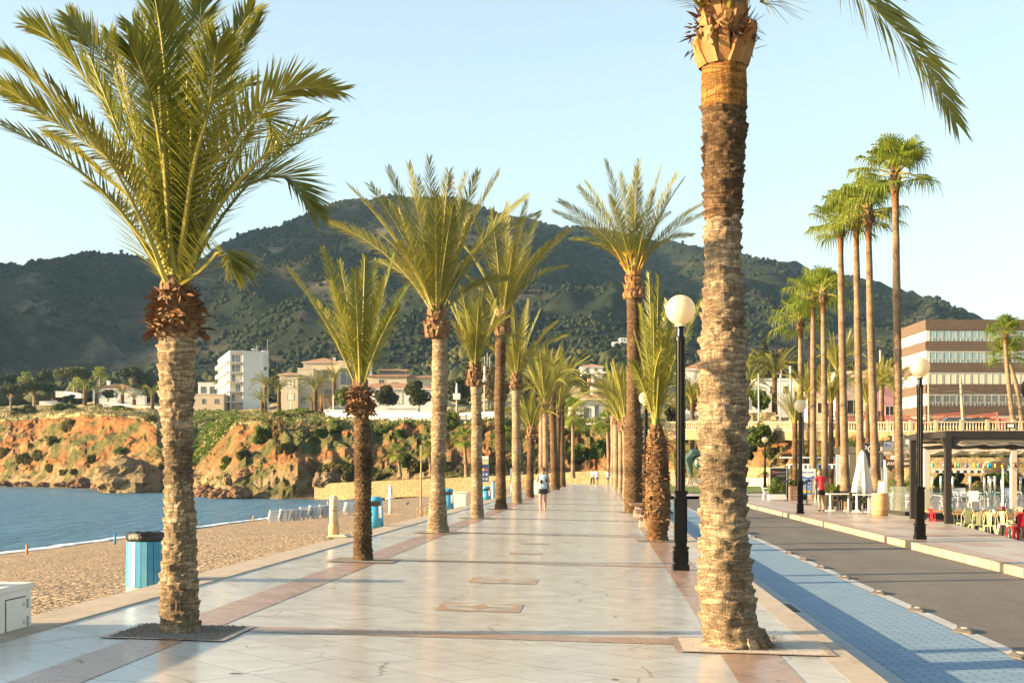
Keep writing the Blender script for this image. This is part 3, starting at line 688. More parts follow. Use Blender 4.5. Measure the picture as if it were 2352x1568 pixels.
boots_mesh(r1, W(1662, 85, R1D) - r1b, 58 / F * R1D, 75 / F * R1D, 4, 8, .26, .12, rg, .3, (M_BOOT,), .6, name='upper_leaf_bases', fibre=0)
mb = MB()                                                        # dark frayed fibre
c0 = W(1700, 75, R1D) - r1b
for k in range(150):
    a = rg.uniform(-2.2, 1.2) if k % 4 else rg.uniform(2.2, 4.0); u = Vector((math.cos(a), math.sin(a), 0)); cz = W(1662, 80, R1D) - r1b
    p = Vector((cz.x, cz.y, cz.z + rg.uniform(-.14, .12))) + u * rg.uniform(.22, .33); d = Vector((u.x * rg.uniform(.2, 1), u.y * rg.uniform(.2, 1), rg.uniform(-.8, .6))).normalized() * rg.uniform(.05, .17)
    w = Vector((-u.y, u.x, .3)) * rg.uniform(.008, .03); mb.add([p - w, p + w, p + d * .6 + w * .8, p + d - w * .2], [(0, 1, 2), (0, 2, 3)])
mb.build('fibre', M_FIBRE, r1)
mb = MB()                                                        # flaring roots at the foot
for k in range(16):
    a = rg.uniform(-1.3, .5); u = Vector((math.cos(a), math.sin(a), 0)); s = Vector((-u.y, u.x, 0)); w = rg.uniform(.03, .07)
    b0 = u * (.27 + .04 * rg.random()); h = rg.uniform(.06, .17); o2 = u * rg.uniform(.03, .1)
    mb.add([b0 + o2 - s * w + Vector((0, 0, -.02)), b0 + o2 + s * w + Vector((0, 0, -.02)), b0 - u * .05 + s * w * .5 + Vector((0, 0, h)), b0 - u * .05 - s * w * .5 + Vector((0, 0, h)), b0 - u * .1 - s * w, b0 - u * .1 + s * w], [(0, 1, 2, 3), (0, 3, 4), (1, 5, 2), (2, 5, 4, 3)])
mb.cur = 1
for k in range(260):
    a = rg.uniform(-1.1, .6); u = Vector((math.cos(a), math.sin(a), 0)); s = Vector((-u.y, u.x, 0)); p = u * rg.uniform(.3, .42) + Vector((0, 0, rg.uniform(0, .14)))
    dd = (u * rg.uniform(.2, 1) + s * rg.uniform(-.7, .7) + Vector((0, 0, rg.uniform(-.6, .5)))) * rg.uniform(.04, .13); w = s * .006
    mb.add([p - w, p + w, p + dd], [(0, 1, 2)])
mb.build('root_flare', [M_BARK, M_FIBRE], r1)
mb = MB()                                                        # thin flower stalks hanging at the crown
for k in range(26):
    a = rg.uniform(-.9, .6); p = W(1745, 5, R1D - .1) - r1b; e = p + Vector((rg.uniform(.1, .45), rg.uniform(-.3, .2), rg.uniform(-.25, .12)))
    mb.tube([p, p.lerp(e, .5) + Vector((0, 0, .05)), e], [.004, .003, .002], 3, False)
mb.build('flower_stalk', M_RACHIS, r1)
# --- the rest of the two rows
def row_palm(label, prof, y0g, crown, tips, nr, seed, flen, **kw):
    rg = random.Random(seed); d = depth(GP(prof[0][1], y0g)); return date_palm(label, prof, d, crown, tips, nr, rg, flen, **kw)
L2 = row_palm('short slender date palm with upright crown and shaggy collar, second on the left',
    [(1287, 835, 24), (1250, 833, 21), (1150, 834, 18), (1050, 834, 19), (975, 831, 17), (940, 830, 15)], 1287, (828, 893),
    [(660, 615, -.3, .08), (742, 572, .5, .03), (815, 622, -1.0, .02), (838, 590, -.3, .0), (905, 585, .7, .02), (932, 660, .4, .08), (760, 650, -.9, .05), (880, 640, -.8, .03), (780, 600, 1.4, .03), (862, 600, 1.5, .02), (915, 700, -1.0, .1), (720, 690, 1.3, .1)], 2, 21, 1.9,
    bark=M_BARK_DARK, rowh=.06, nsc=12, amp=.026, boots=(950, 890, 25, 15, 6, 8, .16, .11), nl=72, leaf=.33, lw=.02)
L3 = row_palm('tall date palm with a wide full crown, third from the front on the left',
    [(1223, 1006, 26), (1195, 1005, 21), (1100, 1006, 16), (1000, 1008, 17), (900, 1010, 18), (800, 1011, 17), (745, 1010, 18)], 1223, (1003, 722),
    [(758, 512, .3, .18), (802, 428, -1.0, .10), (850, 425, 1.2, .08), (893, 388, .2, .05), (938, 378, -1.2, .04), (985, 366, .8, .02), (1030, 395, -1.4, .02), (1070, 400, 1.4, .04), (1098, 395, -.2, .05), (1145, 398, .5, .1), (1210, 452, -.4, .14), (1236, 492, .8, .2), (1000, 440, -1.9, .02), (1040, 470, -1.8, .03), (900, 470, -1.8, .08), (860, 600, 1.7, .15), (1120, 560, 1.8, .15), (1165, 640, .6, .2), (960, 410, 1.9, .03), (915, 560, -2.0, .1)], 5, 22, 3.2,
    bark=M_BARK, rowh=.08, nsc=12, amp=.03, boots=(775, 722, 28, 18, 5, 10, .26, .17), lod=1, nl=76, leaf=.6, lw=.025)
L4 = row_palm('slim pale trunked date palm of middle height, fourth on the left',
    [(1190, 1096, 17), (1160, 1096, 14), (1050, 1095, 12), (950, 1095, 12), (880, 1093, 12)], 1190, (1090, 842),
    [(1028, 690, .5, .05), (1060, 660, -.8, .03), (1085, 650, .6, .02), (1110, 655, -.5, .02), (1135, 690, .8, .05), (1155, 720, -.5, .1), (1178, 700, .4, .15), (1040, 740, -1.2, .1), (1100, 690, -1.5, .02)], 9, 23, 2.5,
    bark=M_BARK, rowh=.09, nsc=10, amp=.03, boots=(885, 842, 19, 13, 4, 7, .22, .15), lod=1, nl=66, leaf=.48, lw=.026)
L5 = row_palm('tall dark trunked date palm leaning over the promenade, fifth on the left',
    [(1169, 1151, 16), (1150, 1150, 12), (1050, 1150, 11), (950, 1147, 12), (850, 1149, 12), (760, 1150, 12)], 1169, (1155, 730),
    [(1090, 500, .6, .06), (1130, 480, -1.2, .04), (1165, 465, .8, .04), (1210, 460, -.4, .08), (1240, 490, 1.0, .1), (1308, 528, -.3, .14), (1302, 612, .2, .28), (1075, 640, -.6, .15), (1060, 560, .8, .12), (1260, 560, -1.2, .15), (1180, 560, -2, .05)], 7, 24, 3.6,
    bark=M_BARK_DARK, rowh=.09, nsc=10, amp=.03, boots=(770, 730, 18, 14, 3, 8, .3, .2), lod=1, nl=66, leaf=.58, lw=.03)
L6 = row_palm('mid height date palm with a long frond bending right, sixth on the left',
    [(1156, 1188, 11), (1100, 1187, 10), (1000, 1186, 10), (920, 1185, 9), (890, 1186, 10)], 1156, (1186, 868),
    [(1145, 740, .6, .05), (1180, 705, -.8, .03), (1212, 690, .6, .03), (1240, 715, -.4, .06), (1280, 738, .5, .12), (1302, 770, -.3, .22), (1120, 790, -.6, .15), (1200, 740, -1.6, .04)], 9, 25, 2.7,
    bark=M_BARK, rowh=.1, nsc=9, amp=.03, boots=(895, 862, 16, 11, 4, 7, .24, .16), lod=1, nl=60, leaf=.5, lw=.03)
def far_palm(label, bx, by, cx_, cy_, hw, nr, seed, flen, bark=M_BARK, d=None, lean=0, group='date palms lining the promenade', boots=True, zg=None, kinds=('up', 'mid', 'out')):
    rg = random.Random(seed); d = d or depth(GP(bx, by)); base = W(bx, by, d); root = thing('date_palm', label, 'palm tree', base, 0, group)
    mid = W((bx + cx_) / 2 + lean, (by + cy_) / 2, d) - base; cr = W(cx_, cy_, d) - base; r = hw / F * d
    trunk_mesh('trunk', [(Vector((0, 0, -.1)), r * 1.35), (cr * .08, r * 1.05), (mid, r * .95), (cr - Vector((0, 0, .1)), r)], .14, 8, .035, seed, root, bark, 3, 3, 0)
    if boots: boots_mesh(root, cr - Vector((0, 0, .55)), r * 1.5, .6, 3, 7, .3, .2, rg, mats=(M_BOOT_DRY,), taper=.8, fibre=20)
    for k in range(nr):
        az = k * 2.39996 + rg.uniform(-.3, .3); t = k / nr; kind = kinds[0] if t < .36 else (kinds[1] if t < .75 else kinds[2])
        pool_frond(root, kind, cr + Vector((math.cos(az) * r * .5, math.sin(az) * r * .5, rg.uniform(-.2, .1))), az, flen * rg.uniform(.8, 1.08), rg, rg.uniform(-.15, .15))
    return root
far_palm('small low crowned date palm beside the walking person, seventh on the left', 1217, 1142, 1220, 985, 8, 22, 31, 2.6, M_BARK_DARK)
for i, (bx, by, cx_, cy_, s) in enumerate([(1243, 1126, 1245, 905, 32), (1254, 1131, 1252, 930, 33), (1275, 1124, 1268, 905, 34), (1280, 1119, 1283, 940, 35), (1292, 1117, 1290, 918, 36)]):
    far_palm(['first', 'second', 'third', 'fourth', 'farthest'][i] + ' date palm in the clump behind the walking person', bx, by, cx_, cy_, [6.5, 6.5, 8.5, 6, 6.5][i], 22, s, 4.2 if i != 3 else 3.6, M_BARK if i < 2 else M_BARK_DARK)
# right row
R2 = row_palm('short fat date palm with a shaggy reddish trunk, beside the bench',
    [(1242, 1510, 24), (1220, 1510, 22), (1180, 1511, 27), (1140, 1511, 28), (1080, 1510, 27), (1030, 1510, 24), (1000, 1508, 17), (975, 1507, 12)], 1242, (1506, 978),
    [(1490, 625, .2, .02), (1512, 632, -.6, .02), (1470, 700, -1.0, .05), (1530, 690, .6, .05), (1545, 740, -.8, .08), (1560, 690, .9, .08), (1455, 760, .4, .1), (1572, 780, -.3, .12), (1610, 690, .6, .1), (1450, 830, -.8, .14), (1500, 700, -1.4, .02), (1520, 760, -1.6, .03)], 4, 41, 2.6,
    bark=M_BARK_RED, rowh=.09, nsc=9, amp=.05, boots=(1195, 1010, 29, 22, 20, 9, .17, .10), nl=66, leaf=.36, lw=.024, mats=M_BARK_RED)
R3 = row_palm('tall date palm with rough dark foot and orange flowers under its crown',
    [(1177, 1455, 17), (1140, 1456, 21), (1100, 1455, 20), (1050, 1455, 18), (1000, 1456, 19), (965, 1455, 16), (900, 1455, 15), (800, 1457, 16), (740, 1458, 17), (680, 1456, 17)], 1177, (1455, 628),
    [(1272, 485, .3, .14), (1285, 462, -1.2, .12), (1345, 420, .8, .06), (1330, 430, -.6, .08), (1392, 370, .4, .03), (1425, 400, -1.6, .02), (1468, 368, .9, .02), (1462, 385, -1.0, .01), (1520, 380, 1.2, .03), (1555, 400, -.3, .07), (1572, 410, 1.3, .08), (1622, 465, -.8, .15), (1625, 490, .6, .2), (1312, 550, .9, .22), (1400, 450, -2.2, .03), (1500, 440, -2.2, .03), (1590, 540, 1.6, .2), (1360, 560, 2.0, .15)], 5, 42, 3.8,
    bark=M_BARK_DARK, rowh=.09, nsc=11, amp=.05, boots=(685, 632, 25, 18, 4, 9, .3, .2), lod=1, nl=76, leaf=.64, lw=.029, mats=M_BOOT)
trunk_mesh('dark_foot', [(W(x, y, depth(R3[2])) - R3[2], hw / F * depth(R3[2])) for x, y, hw in ((1455, 1176, 19), (1456, 1140, 22), (1455, 1080, 21), (1455, 1000, 21), (1455, 962, 20))], .1, 10, .07, 8, R3[0], M_BARK_DARK, 4, 4, 0)
mb = MB(); rg = random.Random(9)
for k in range(13):
    a = 2 * math.pi * k / 13 + rg.uniform(-.2, .2); u = Vector((math.cos(a), math.sin(a), 0)); b = R3[1] + u * .25; l = rg.uniform(.45, .8); e = b + u * l * rg.uniform(.25, .75) + Vector((0, 0, l))
    mb.tube([b, b.lerp(e, .55), e], [.03, .025, .03], 5); s = Vector((-u.y, u.x, 0))
    for q in range(16):
        t = (e - b).normalized() * rg.uniform(.12, .34) + s * rg.uniform(-.14, .14) + u * rg.uniform(-.06, .1); w = s * .018; mb.add([e - w, e + w, e + t], [(0, 1, 2)])
mb.build('flower_cluster', mat('orange_flowers', (.5, .26, .02), (.42, .25, .04), 6, .7), R3[0])
for i, (bx, by, cx_, cy_, hw, s, fl) in enumerate([(1439, 1143, 1437, 968, 8, 51, 3.9), (1426, 1131, 1426, 975, 6, 52, 3.8), (1416, 1124, 1415, 960, 7.5, 53, 4.8), (1408, 1119, 1408, 935, 5.5, 54, 4.4)]):
    far_palm(['first', 'second', 'third', 'farthest'][i] + ' date palm in the dense row behind the tall palm on the right', bx, by, cx_, cy_, hw, 22, s, fl, M_BARK)
# ---------------------------------------------------------------- fan palms
M_FAN = leaf_mat('fan_palm_leaf', (.1, .16, .015), (.2, .24, .03), .4, .4, 1.0)
def fan_geo(el, rg, n=26, L=1.0):
    V = []; Fc = []; mi = []; e = R(el); u = Vector((math.cos(e), 0, math.sin(e))); S = Vector((0, 1, 0)); N = S.cross(u) * -1
    hub = u * .55 + Vector((0, 0, -.04)); P = [Vector((0, 0, 0)), u * .3 + Vector((0, 0, .02)), hub]
    for p, w in zip(P, (.022, .016, .012)): V += [p + S * w, p + N * w, p - S * w, p - N * w]
    for i in range(2):
        for k in range(4): Fc.append((i * 4 + k, i * 4 + (k + 1) % 4, i * 4 + 4 + (k + 1) % 4, i * 4 + 4 + k)); mi.append(1)
    for i in range(n):
        a = R(-118 + 236 * (i + .5) / n); da = R(236 / n) * .5
        def pt(r, aa, dz): return hub + u * r * math.cos(aa) + S * r * math.sin(aa) + N * .10 * r * (1 - math.cos(aa * 2)) + Vector((0, 0, dz))
        l = .52 * (1 - .18 * abs(a) / 2) * rg.uniform(.9, 1.1); tipd = rg.uniform(.16, .34)
        b = len(V); w = .8
        V += [hub + u * .01, pt(l * .42, a - da, -.01), pt(l * .42, a + da, -.01), pt(l * .75, a - da * .5, -.06 + rg.uniform(-.03, .01)), pt(l * .75, a + da * .5, -.06), pt(l * .93, a - da * .14, -.06 - tipd * .6), pt(l * .93, a + da * .14, -.06 - tipd * .6), pt(l * .97, a, -.06 - tipd * 1.35)]
        Fc += [(b, b + 1, b + 2), (b + 1, b + 3, b + 4, b + 2), (b + 3, b + 5, b + 6, b + 4), (b + 5, b + 7, b + 6)]; mi += [0] * 4
    return V, Fc, mi
FANS = {}
def fan_pool(el):
    if el not in FANS:
        out = []; rg = random.Random(el + 100)
        for k in range(3):
            V, Fc, mi = fan_geo(el + rg.uniform(-7, 7), rg); me = bpy.data.meshes.new('fan_leaf'); me.from_pydata([tuple(v) for v in V], [], Fc)
            me.materials.append(M_FAN); me.materials.append(M_RACHIS); me.polygons.foreach_set('material_index', mi); me.update(); out.append(me)
        FANS[el] = out
    return FANS[el]
M_RED_SHEATH = bark_mat('red_palm_sheath', (.260, .091, .039), (.325, .156, .065), (.325, .215, .117), 20)
def fan_palm(label, bx, by, cx_, cy_, hw, d, n, size, seed, lean=0, skirt=0, group='tall fan palms by the restaurants', els=(80, 60, 38, 12, -12)):
    rg = random.Random(seed); base = W(bx, by, d); root = thing('fan_palm', label, 'palm tree', base, 0, group); cr = W(cx_, cy_, d) - base; r = hw / F * d
    mid = W((bx + cx_) / 2 + lean, (by + cy_) / 2, d) - base; H_ = cr.z; tz = cr.lerp(mid, min(1, 2.2 / H_))
    def on(t): return (Vector() * (1 - t) ** 2 + (mid * 2 - cr * .5) * 2 * t * (1 - t) + cr * t * t)
    trunk_mesh('trunk', [(Vector((0, 0, -.2)), r * 1.6), (on(.06), r * 1.3), (on(.15), r * 1.1), (on(.35), r), (on(.6), r * .95), (on(.8), r * .85), (on(.9), r * .72)], .16, 7, .012, seed, root, M_BARK_FAN, 3, 3, 0)
    trunk_mesh('red_sheath', [(on(.895), r * .75), (on(.93), r * .8), (on(.96), r * 1.0)], .1, 7, .03, seed, root, M_RED_SHEATH, 3, 3, 0)
    boots_mesh(root, on(.955), r * 1.25, H_ * .05, 4, 8, .3, .13, rg, .5, (M_BOOT_DRY,), .8, fibre=40)
    for k in range(n):
        az = k * 2.39996 + rg.uniform(-.25, .25); t = k / n; el = els[min(len(els) - 1, int(t * len(els)))]
        o = bpy.data.objects.new('fan_leaf', rg.choice(fan_pool(el))); COL.objects.link(o); o.parent = root; o.location = cr + Vector((0, 0, rg.uniform(-.25, .1))); s = size * rg.uniform(.85, 1.1)
        o.rotation_euler = (rg.uniform(-.15, .15), 0, az); o.scale = (s, s, s)
    return root
for i, (bx, by, cx_, cy_, hw, d, n, sz, ln, lab) in enumerate([
        (2066, 1172, 2056, 398, 9.5, 56, 22, 1.95, 0, 'tallest fan palm, foot by the glass screen of the terrace'),
        (2014, 1166, 1994, 482, 9, 62, 21, 1.95, -2, 'tall fan palm just left of the tallest one, with a dark foot'),
        (1979, 1162, 1966, 495, 8.5, 64, 21, 1.95, -1, 'tall fan palm rising behind the closed white parasol'),
        (1943, 1160, 1930, 512, 8.5, 66, 21, 1.95, -1, 'leftmost of the four tallest fan palms, behind the white menu banner'),
        (1895, 1150, 1890, 672, 7, 82, 20, 2.05, 1, 'middle height fan palm rising right above the man in red'),
        (1868, 1150, 1868, 678, 7, 84, 20, 2.05, 0, 'middle height fan palm between two others left of the man in red'),
        (1842, 1150, 1838, 735, 6.5, 88, 20, 2.05, 0, 'lowest fan palm of the three, rising behind the globe lamp'),
        (2330, 985, 2308, 765, 5.5, 139, 22, 2.5, -3, 'fan palm in front of the brown banded block, the higher of two'),
        (2347, 985, 2312, 812, 5, 141, 20, 2.4, 8, 'fan palm in front of the brown banded block, the lower of two')]):
    fan_palm(lab, bx, by, cx_, cy_, hw, d, n, sz, 60 + i, ln)
for i, (bx, by, cx_, cy_, hw, d, sz) in enumerate([(1316, 1094, 1316, 945, 4, 160, 2.3), (1399, 1090, 1395, 965, 4, 163, 2.1), (1072, 1091, 1066, 1005, 4, 178, 1.9), (1010, 1092, 1006, 1038, 3, 179, 1.5), (990, 1090, 985, 1028, 3.5, 179, 1.5), (920, 1090, 912, 1036, 3, 180, 1.5), (1160, 1085, 1150, 1000, 4, 176, 1.9)]):
    fan_palm(['fan palm with a dark crown before the white balconied villa', 'fan palm at the end of the promenade beside the right palm row', 'fan palm on the ochre bank behind the tall pale trunked palm', 'small fan palm on the bank just right of a tall palm trunk', 'small fan palm on the bank just left of a tall palm trunk', 'small fan palm on the bank behind the thin beach pole', 'fan palm on the bank near the info panel'][i], bx, by, cx_, cy_, hw, d, 22, sz, 80 + i, 0, 0, 'fan palms on the bank behind the wall', (70, 40, 15, -15, -40))
# ---------------------------------------------------------------- foliage helpers
def leaf_cloud(clumps, n, size, seed, flat=1.0):
    r = np.random.default_rng(seed); Vs = []
    for (c, rad) in clumps:
        k = max(8, int(n)); dr = r.normal(size=(k, 3)); dr /= np.linalg.norm(dr, axis=1)[:, None]
        rad = np.array(rad if isinstance(rad, (tuple, list)) else (rad, rad, rad * flat))
        p = np.array(c) + dr * rad * (r.uniform(.35, 1.0, (k, 1)) ** .45)
        a = r.normal(size=(k, 3)); a /= np.linalg.norm(a, axis=1)[:, None]; b = np.cross(a, r.normal(size=(k, 3))); b /= np.linalg.norm(b, axis=1)[:, None]
        s = size * r.uniform(.5, 1.3, (k, 1)); Vs.append(np.stack([p - a * s, p - b * s * .6, p + a * s, p + b * s * .6], 1).reshape(-1, 3))
    V = np.concatenate(Vs); Fc = np.arange(len(V)).reshape(-1, 4); return V, Fc
LEAF = {'pine': leaf_mat('pine_needles', (.04, .055, .016), (.1, .1, .028), .15, .8, .3), 'dark': leaf_mat('dark_foliage', (.025, .038, .012), (.06, .072, .02), .15, .8, .3),
        'green': leaf_mat('bright_foliage', (.06, .11, .014), (.14, .185, .025), .28, .5, .4), 'olive': leaf_mat('olive_scrub', (.1, .1, .028), (.2, .17, .055), .22, .8, .4),
        'dry': leaf_mat('dry_scrub', (.22, .16, .07), (.3, .23, .11), .2, .9, .4)}
M_WOOD = mat('tree_bark', (.2, .15, .1), (.3, .24, .17), 6, .9, .6, 30)
def tree(label, px, yb, yt, wpx, d, kind='dark', shape='round', seed=0, cat='tree', group=None, trunk=True, n=14, lean=0.0):
    rg = random.Random(seed + int(px * 7)); base = W(px, yb, d); Ht = (yb - yt) / F * d; w = wpx / F * d / 2
    root = thing('pine_tree' if shape == 'umbrella' else ('shrub' if not trunk else 'tree'), label, cat, base, rg.random() * 6, group); cl = []
    tl = {'umbrella': .55, 'round': .28, 'cone': .05, 'araucaria': .02, 'shrub': -.05}[shape] * Ht
    if shape == 'umbrella':
        for k in range(n + 10):
            a = rg.uniform(0, 6.28); q = math.sqrt(rg.random()) * .85; cl.append(((w * q * math.cos(a) + lean * w, w * q * math.sin(a), tl + (Ht - tl) * (.35 + .5 * (1 - q * q) * rg.uniform(.6, 1))), (w * .38, w * .38, (Ht - tl) * .3)))
    elif shape == 'cone':
        for k in range(n + 8):
            t = rg.random() ** .8; a = rg.uniform(0, 6.28); q = w * (1 - t) * rg.uniform(.3, .95); cl.append(((q * math.cos(a), q * math.sin(a), tl + (Ht - tl) * t * .95), w * .3 * (1.15 - t)))
    elif shape == 'araucaria':
        for t in np.linspace(.12, .97, 13):
            for k in range(5):
                a = k * 1.2566 + t * 9; q = w * (1 - t) + .1
                for s in (.4, .75, 1): cl.append(((q * s * math.cos(a), q * s * math.sin(a), Ht * t + q * s * .15), (w * .14, w * .14, w * .07)))
    else:
        for k in range(n):
            a = rg.uniform(0, 6.28); q = math.sqrt(rg.random()) * .72; zz = rg.uniform(.12, .85); e = math.sin(math.pi * min(.95, .12 + zz * .8)) ** .6
            cl.append(((w * q * e * math.cos(a) + lean * w * zz, w * q * e * math.sin(a), tl + (Ht - tl) * zz), (w * .36, w * .36, (Ht - tl) * .22)) if shape != 'shrub' else ((w * q * math.cos(a) * 1.15, w * q * math.sin(a) * .6, (Ht) * rg.uniform(.0, .9) * (1 - .5 * q)), (w * rg.uniform(.14, .3), w * .22, Ht * rg.uniform(.1, .22))))
    s = max(.12, 1.6 * d / 1367 * .8) if shape != 'araucaria' else .25
    V, Fc = leaf_cloud(cl, max(40, min(260, 5200 / len(cl))), s, rg.randrange(9999))
    mesh_obj('crown' if trunk else 'foliage', V, Fc, LEAF[kind], root)
    if trunk:
        mb = MB(); r = max(.12, w * .07); mb.tube([(0, 0, -.5), (lean * w * .2, 0, Ht * .25), (lean * w * .6, w * .03, max(tl, Ht * .3) * 1.1), (lean * w, 0, Ht * .8)], [r * 1.4, r, r * .8, r * .3], 7)
        if shape in ('umbrella', 'round'):
            for c, rr in cl[:7]: mb.tube([(lean * w * .5, 0, tl * .8), ((c[0] * .5 + lean * w * .4), c[1] * .5, (c[2] + tl * .8) * .52), c], [r * .5, r * .35, r * .1], 5)
        mb.build('trunk', M_WOOD, root)
    return root
TERR = np.array(CLV, float).reshape(NC, NRW, 3)
TD = -TERR[:, :, 0] * SA + TERR[:, :, 1] * CA; TPY = HY - (TERR[:, :, 2] - HC) / TD * F
def on_cliff(px, py, lo=4):
    i = int(round(np.interp(px, cols, np.arange(NC)))); c = TPY[i, lo:]; k = lo + int(np.argmin(np.abs(c - py) + np.arange(len(c)) * .15)); return Vector(TERR[i, k]), float(TD[i, k])
MD = -MTN[:, :, 0] * SA + MTN[:, :, 1] * CA; MPX = np.linspace(-500, 2900, MTN.shape[0])
def on_mtn(px, py, A=None):
    i = int(np.argmin(np.abs(MPX - px))); y = HY - (MTN[i, :, 2] - HC) / MD[i] * F; return float(MD[i, int(np.argmin(np.abs(y[:95] - py)))])
# ---------------------------------------------------------------- forest on the mountain slopes: beyond counting
def forest(name, A, n, smin, smax, seed, label, ncut, thr, kind):
    r = np.random.default_rng(seed); nc, nr, _ = A.shape; ico = []
    mb = MB(); mb.lathe([(1e-4, 0), (.75, .18), (1, .5), (.8, .95), (.35, 1.25), (1e-4, 1.35)], 6); bv = np.array(mb.v); bf = [f if len(f) == 4 else f for f in mb.f]
    bf = np.array(bf); Vs = []; Fs = []; off = 0; made = 0
    while made < n:
        i = r.uniform(3, nc - 4); j = r.uniform(2, nr - ncut); a, b = int(i), int(j); p = A[a, b] * (1 - (j - b)) + A[a, b + 1] * (j - b); p = p * (1 - (i - a)) + A[a + 1, b] * (i - a)
        if noise.fractal(Vector((p[0] * .012, p[1] * .008, seed)), 1.0, 2.0, 4) + r.uniform(-.25, .25) < thr: continue
        s = r.uniform(smin, smax); v = bv * np.array([s, s, s * r.uniform(.8, 1.25)]) * r.uniform(.72, 1.28, (len(bv), 1)); an = r.uniform(0, 6.28); c, q = math.cos(an), math.sin(an)
        v = np.stack([v[:, 0] * c - v[:, 1] * q, v[:, 0] * q + v[:, 1] * c, v[:, 2] - .15 * s], 1) + p; Vs.append(v); Fs.append(bf + off); off += len(v); made += 1
    o = mesh_obj(name, np.concatenate(Vs), np.concatenate(Fs), kind); return stuff(o, label, 'forest')
M_PINEWOOD = mat('pinewood', (.012, .021, .011), (.034, .041, .021), .05, 1.0, .8, .35, .8, spec=.05)
forest('pine_forest', MTN, 34000, .8, 2.1, 5, 'pinewood covering the slopes of the big mountain', 17, .0, M_PINEWOOD)
M_PINEWOOD2 = mat('foothill_pinewood', (.04, .05, .016), (.1, .095, .03), .05, 1.0, .8, .5, .8, spec=.05)
forest('foothill_forest', FH, 7000, 1.2, 2.4, 6, 'lighter pinewood on the low foothill behind the houses', 17, -.4, M_PINEWOOD2)
# belt of dark trees at the foot of the mountain, behind the houses
PL = np.array([[list(plateau(px, d)) for d in np.linspace(408, 620, 12)] for px in np.linspace(-450, 2700, 300)])
forest('tree_belt', PL, 4200, 2.6, 6.0, 7, 'dark belt of trees behind the houses at the mountain foot', 2, -.25, LEAF['dark'])
# ---------------------------------------------------------------- shoreline rocks
def rock(label, px, py, wpx, hpx, d, m, seed, yaw=0, depthf=.8, group='boulders along the shore'):
    c = W(px, py, d); root = None; w = wpx / F * d / 2; h = hpx / F * d; mb = MB(); mb.lathe([(max(1e-4, math.sin(math.pi * i / 18)), -math.cos(math.pi * i / 18)) for i in range(19)], 32); V = []
    for v in mb.v:
        p = Vector(v); q = p * 1.3 + Vector((seed, seed * 2, 0)); k = 1 + .34 * noise.fractal(q * .9, 1.0, 2.0, 5)
        cel = noise.voronoi(q * 1.1)[0]; k -= .12 * (cel[1] - cel[0] < .07); k = k - .10 * cel[0] + .05 * noise.fractal(q * 6, 1.0, 2.0, 4)
        V.append((p.x * w * k, p.y * w * depthf * k, max(-.5, p.z * k) * h * .62 + h * .25))
    o = mesh_obj('rock', V, mb.f, m, None, loc=c); o.rotation_euler = (0, 0, yaw); return tag(o, label, 'rock', group)
for i, (px, py, w, h, d, m, lab) in enumerate([
        (300, 1130, 168, 92, 238, M_GREY_ROCK, 'huge grey boulder leaning at the water below the cliff'),
        (185, 1119, 70, 26, 262, M_RED_ROCK, 'broad red brown rock at the waterline left of the huge grey boulder'),
        (232, 1122, 52, 20, 250, M_RED_ROCK, 'dark flat rock at the left foot of the huge grey boulder'),
        (140, 1118, 40, 14, 285, M_RED_ROCK, 'low dark rock at the waterline below the cliff shrubs'), (98, 1117, 44, 13, 298, M_RED_ROCK, 'small flat rock on the waterline, third from the picture edge'),
        (52, 1116, 50, 14, 312, M_RED_ROCK, 'small brown rock on the waterline, second from the picture edge'), (8, 1115, 46, 14, 326, M_RED_ROCK, 'brown shore rock nearest the left picture edge'),
        (470, 1142, 62, 34, 200, M_RED_ROCK, 'red rock at the water just right of the front palm trunk'), (508, 1146, 70, 30, 188, M_RED_ROCK, 'dark red rock reaching furthest into the water'),
        (430, 1136, 46, 26, 210, M_RED_ROCK, 'red rock half hidden by the front palm trunk'), (548, 1140, 56, 30, 186, M_RED_ROCK, 'red brown rock at the foot of the folded cliff'),
        (522, 1112, 30, 30, 196, M_GREY_ROCK, 'pale upright rock above the red shore rocks'), (560, 1098, 46, 24, 198, M_RED_ROCK, 'tilted red slab above the shore rocks'),
        (768, 1112, 34, 40, 185, M_RED_ROCK, 'round red boulder at the left end of the yellow stone wall'), (740, 1116, 60, 36, 184, M_GREY_ROCK, 'grey rock carrying the small warning sign')]):
    rock(lab, px, py, w, h, d, m, i * 3.7, yaw=i * 1.3)
# ---------------------------------------------------------------- walls
def wall_line(name, label, cat, pts, th, m, back=(0, 1)):
    """pts: [(px, y_bottom, y_top, d)]"""
    mb = MB(); q = []
    for px, yb, yt, d in pts:
        a = W(px, yb, d); b = W(px, yt, d); q.append((a, b))
    n = len(q); V = []
    for a, b in q: V += [a, b, b + Vector((0, th, 0)), a + Vector((0, th, 0))]
    Fc = []
    for i in range(n - 1):
        for k in range(4): Fc.append((4 * i + k, 4 * i + (k + 1) % 4, 4 * i + 4 + (k + 1) % 4, 4 * i + 4 + k))
    Fc = [f[::-1] for f in Fc] + [(0, 1, 2, 3), tuple(4 * (n - 1) + k for k in (3, 2, 1, 0))]
    return tag(mesh_obj(name, V, Fc, m), label, cat)
wall_line('stone_wall', 'long yellow rubble stone wall closing the beach and promenade', 'wall', [(722, 1152, 1111, 184), (800, 1146, 1107, 181), (900, 1142, 1103, 178), (1060, 1136, 1096, 174), (1200, 1122, 1090, 170), (1300, 1116, 1084, 168), (1400, 1114, 1079, 165), (1550, 1113, 1078, 160)], .7, M_STONE)
M_WHITE = mat('white_plaster', (.663, .654, .629), (.595, .586, .561), .4, .85, .2, 12)
M_CREAM = mat('cream_plaster', (.518, .446, .331), (.475, .403, .295), .35, .85, .2, 12)
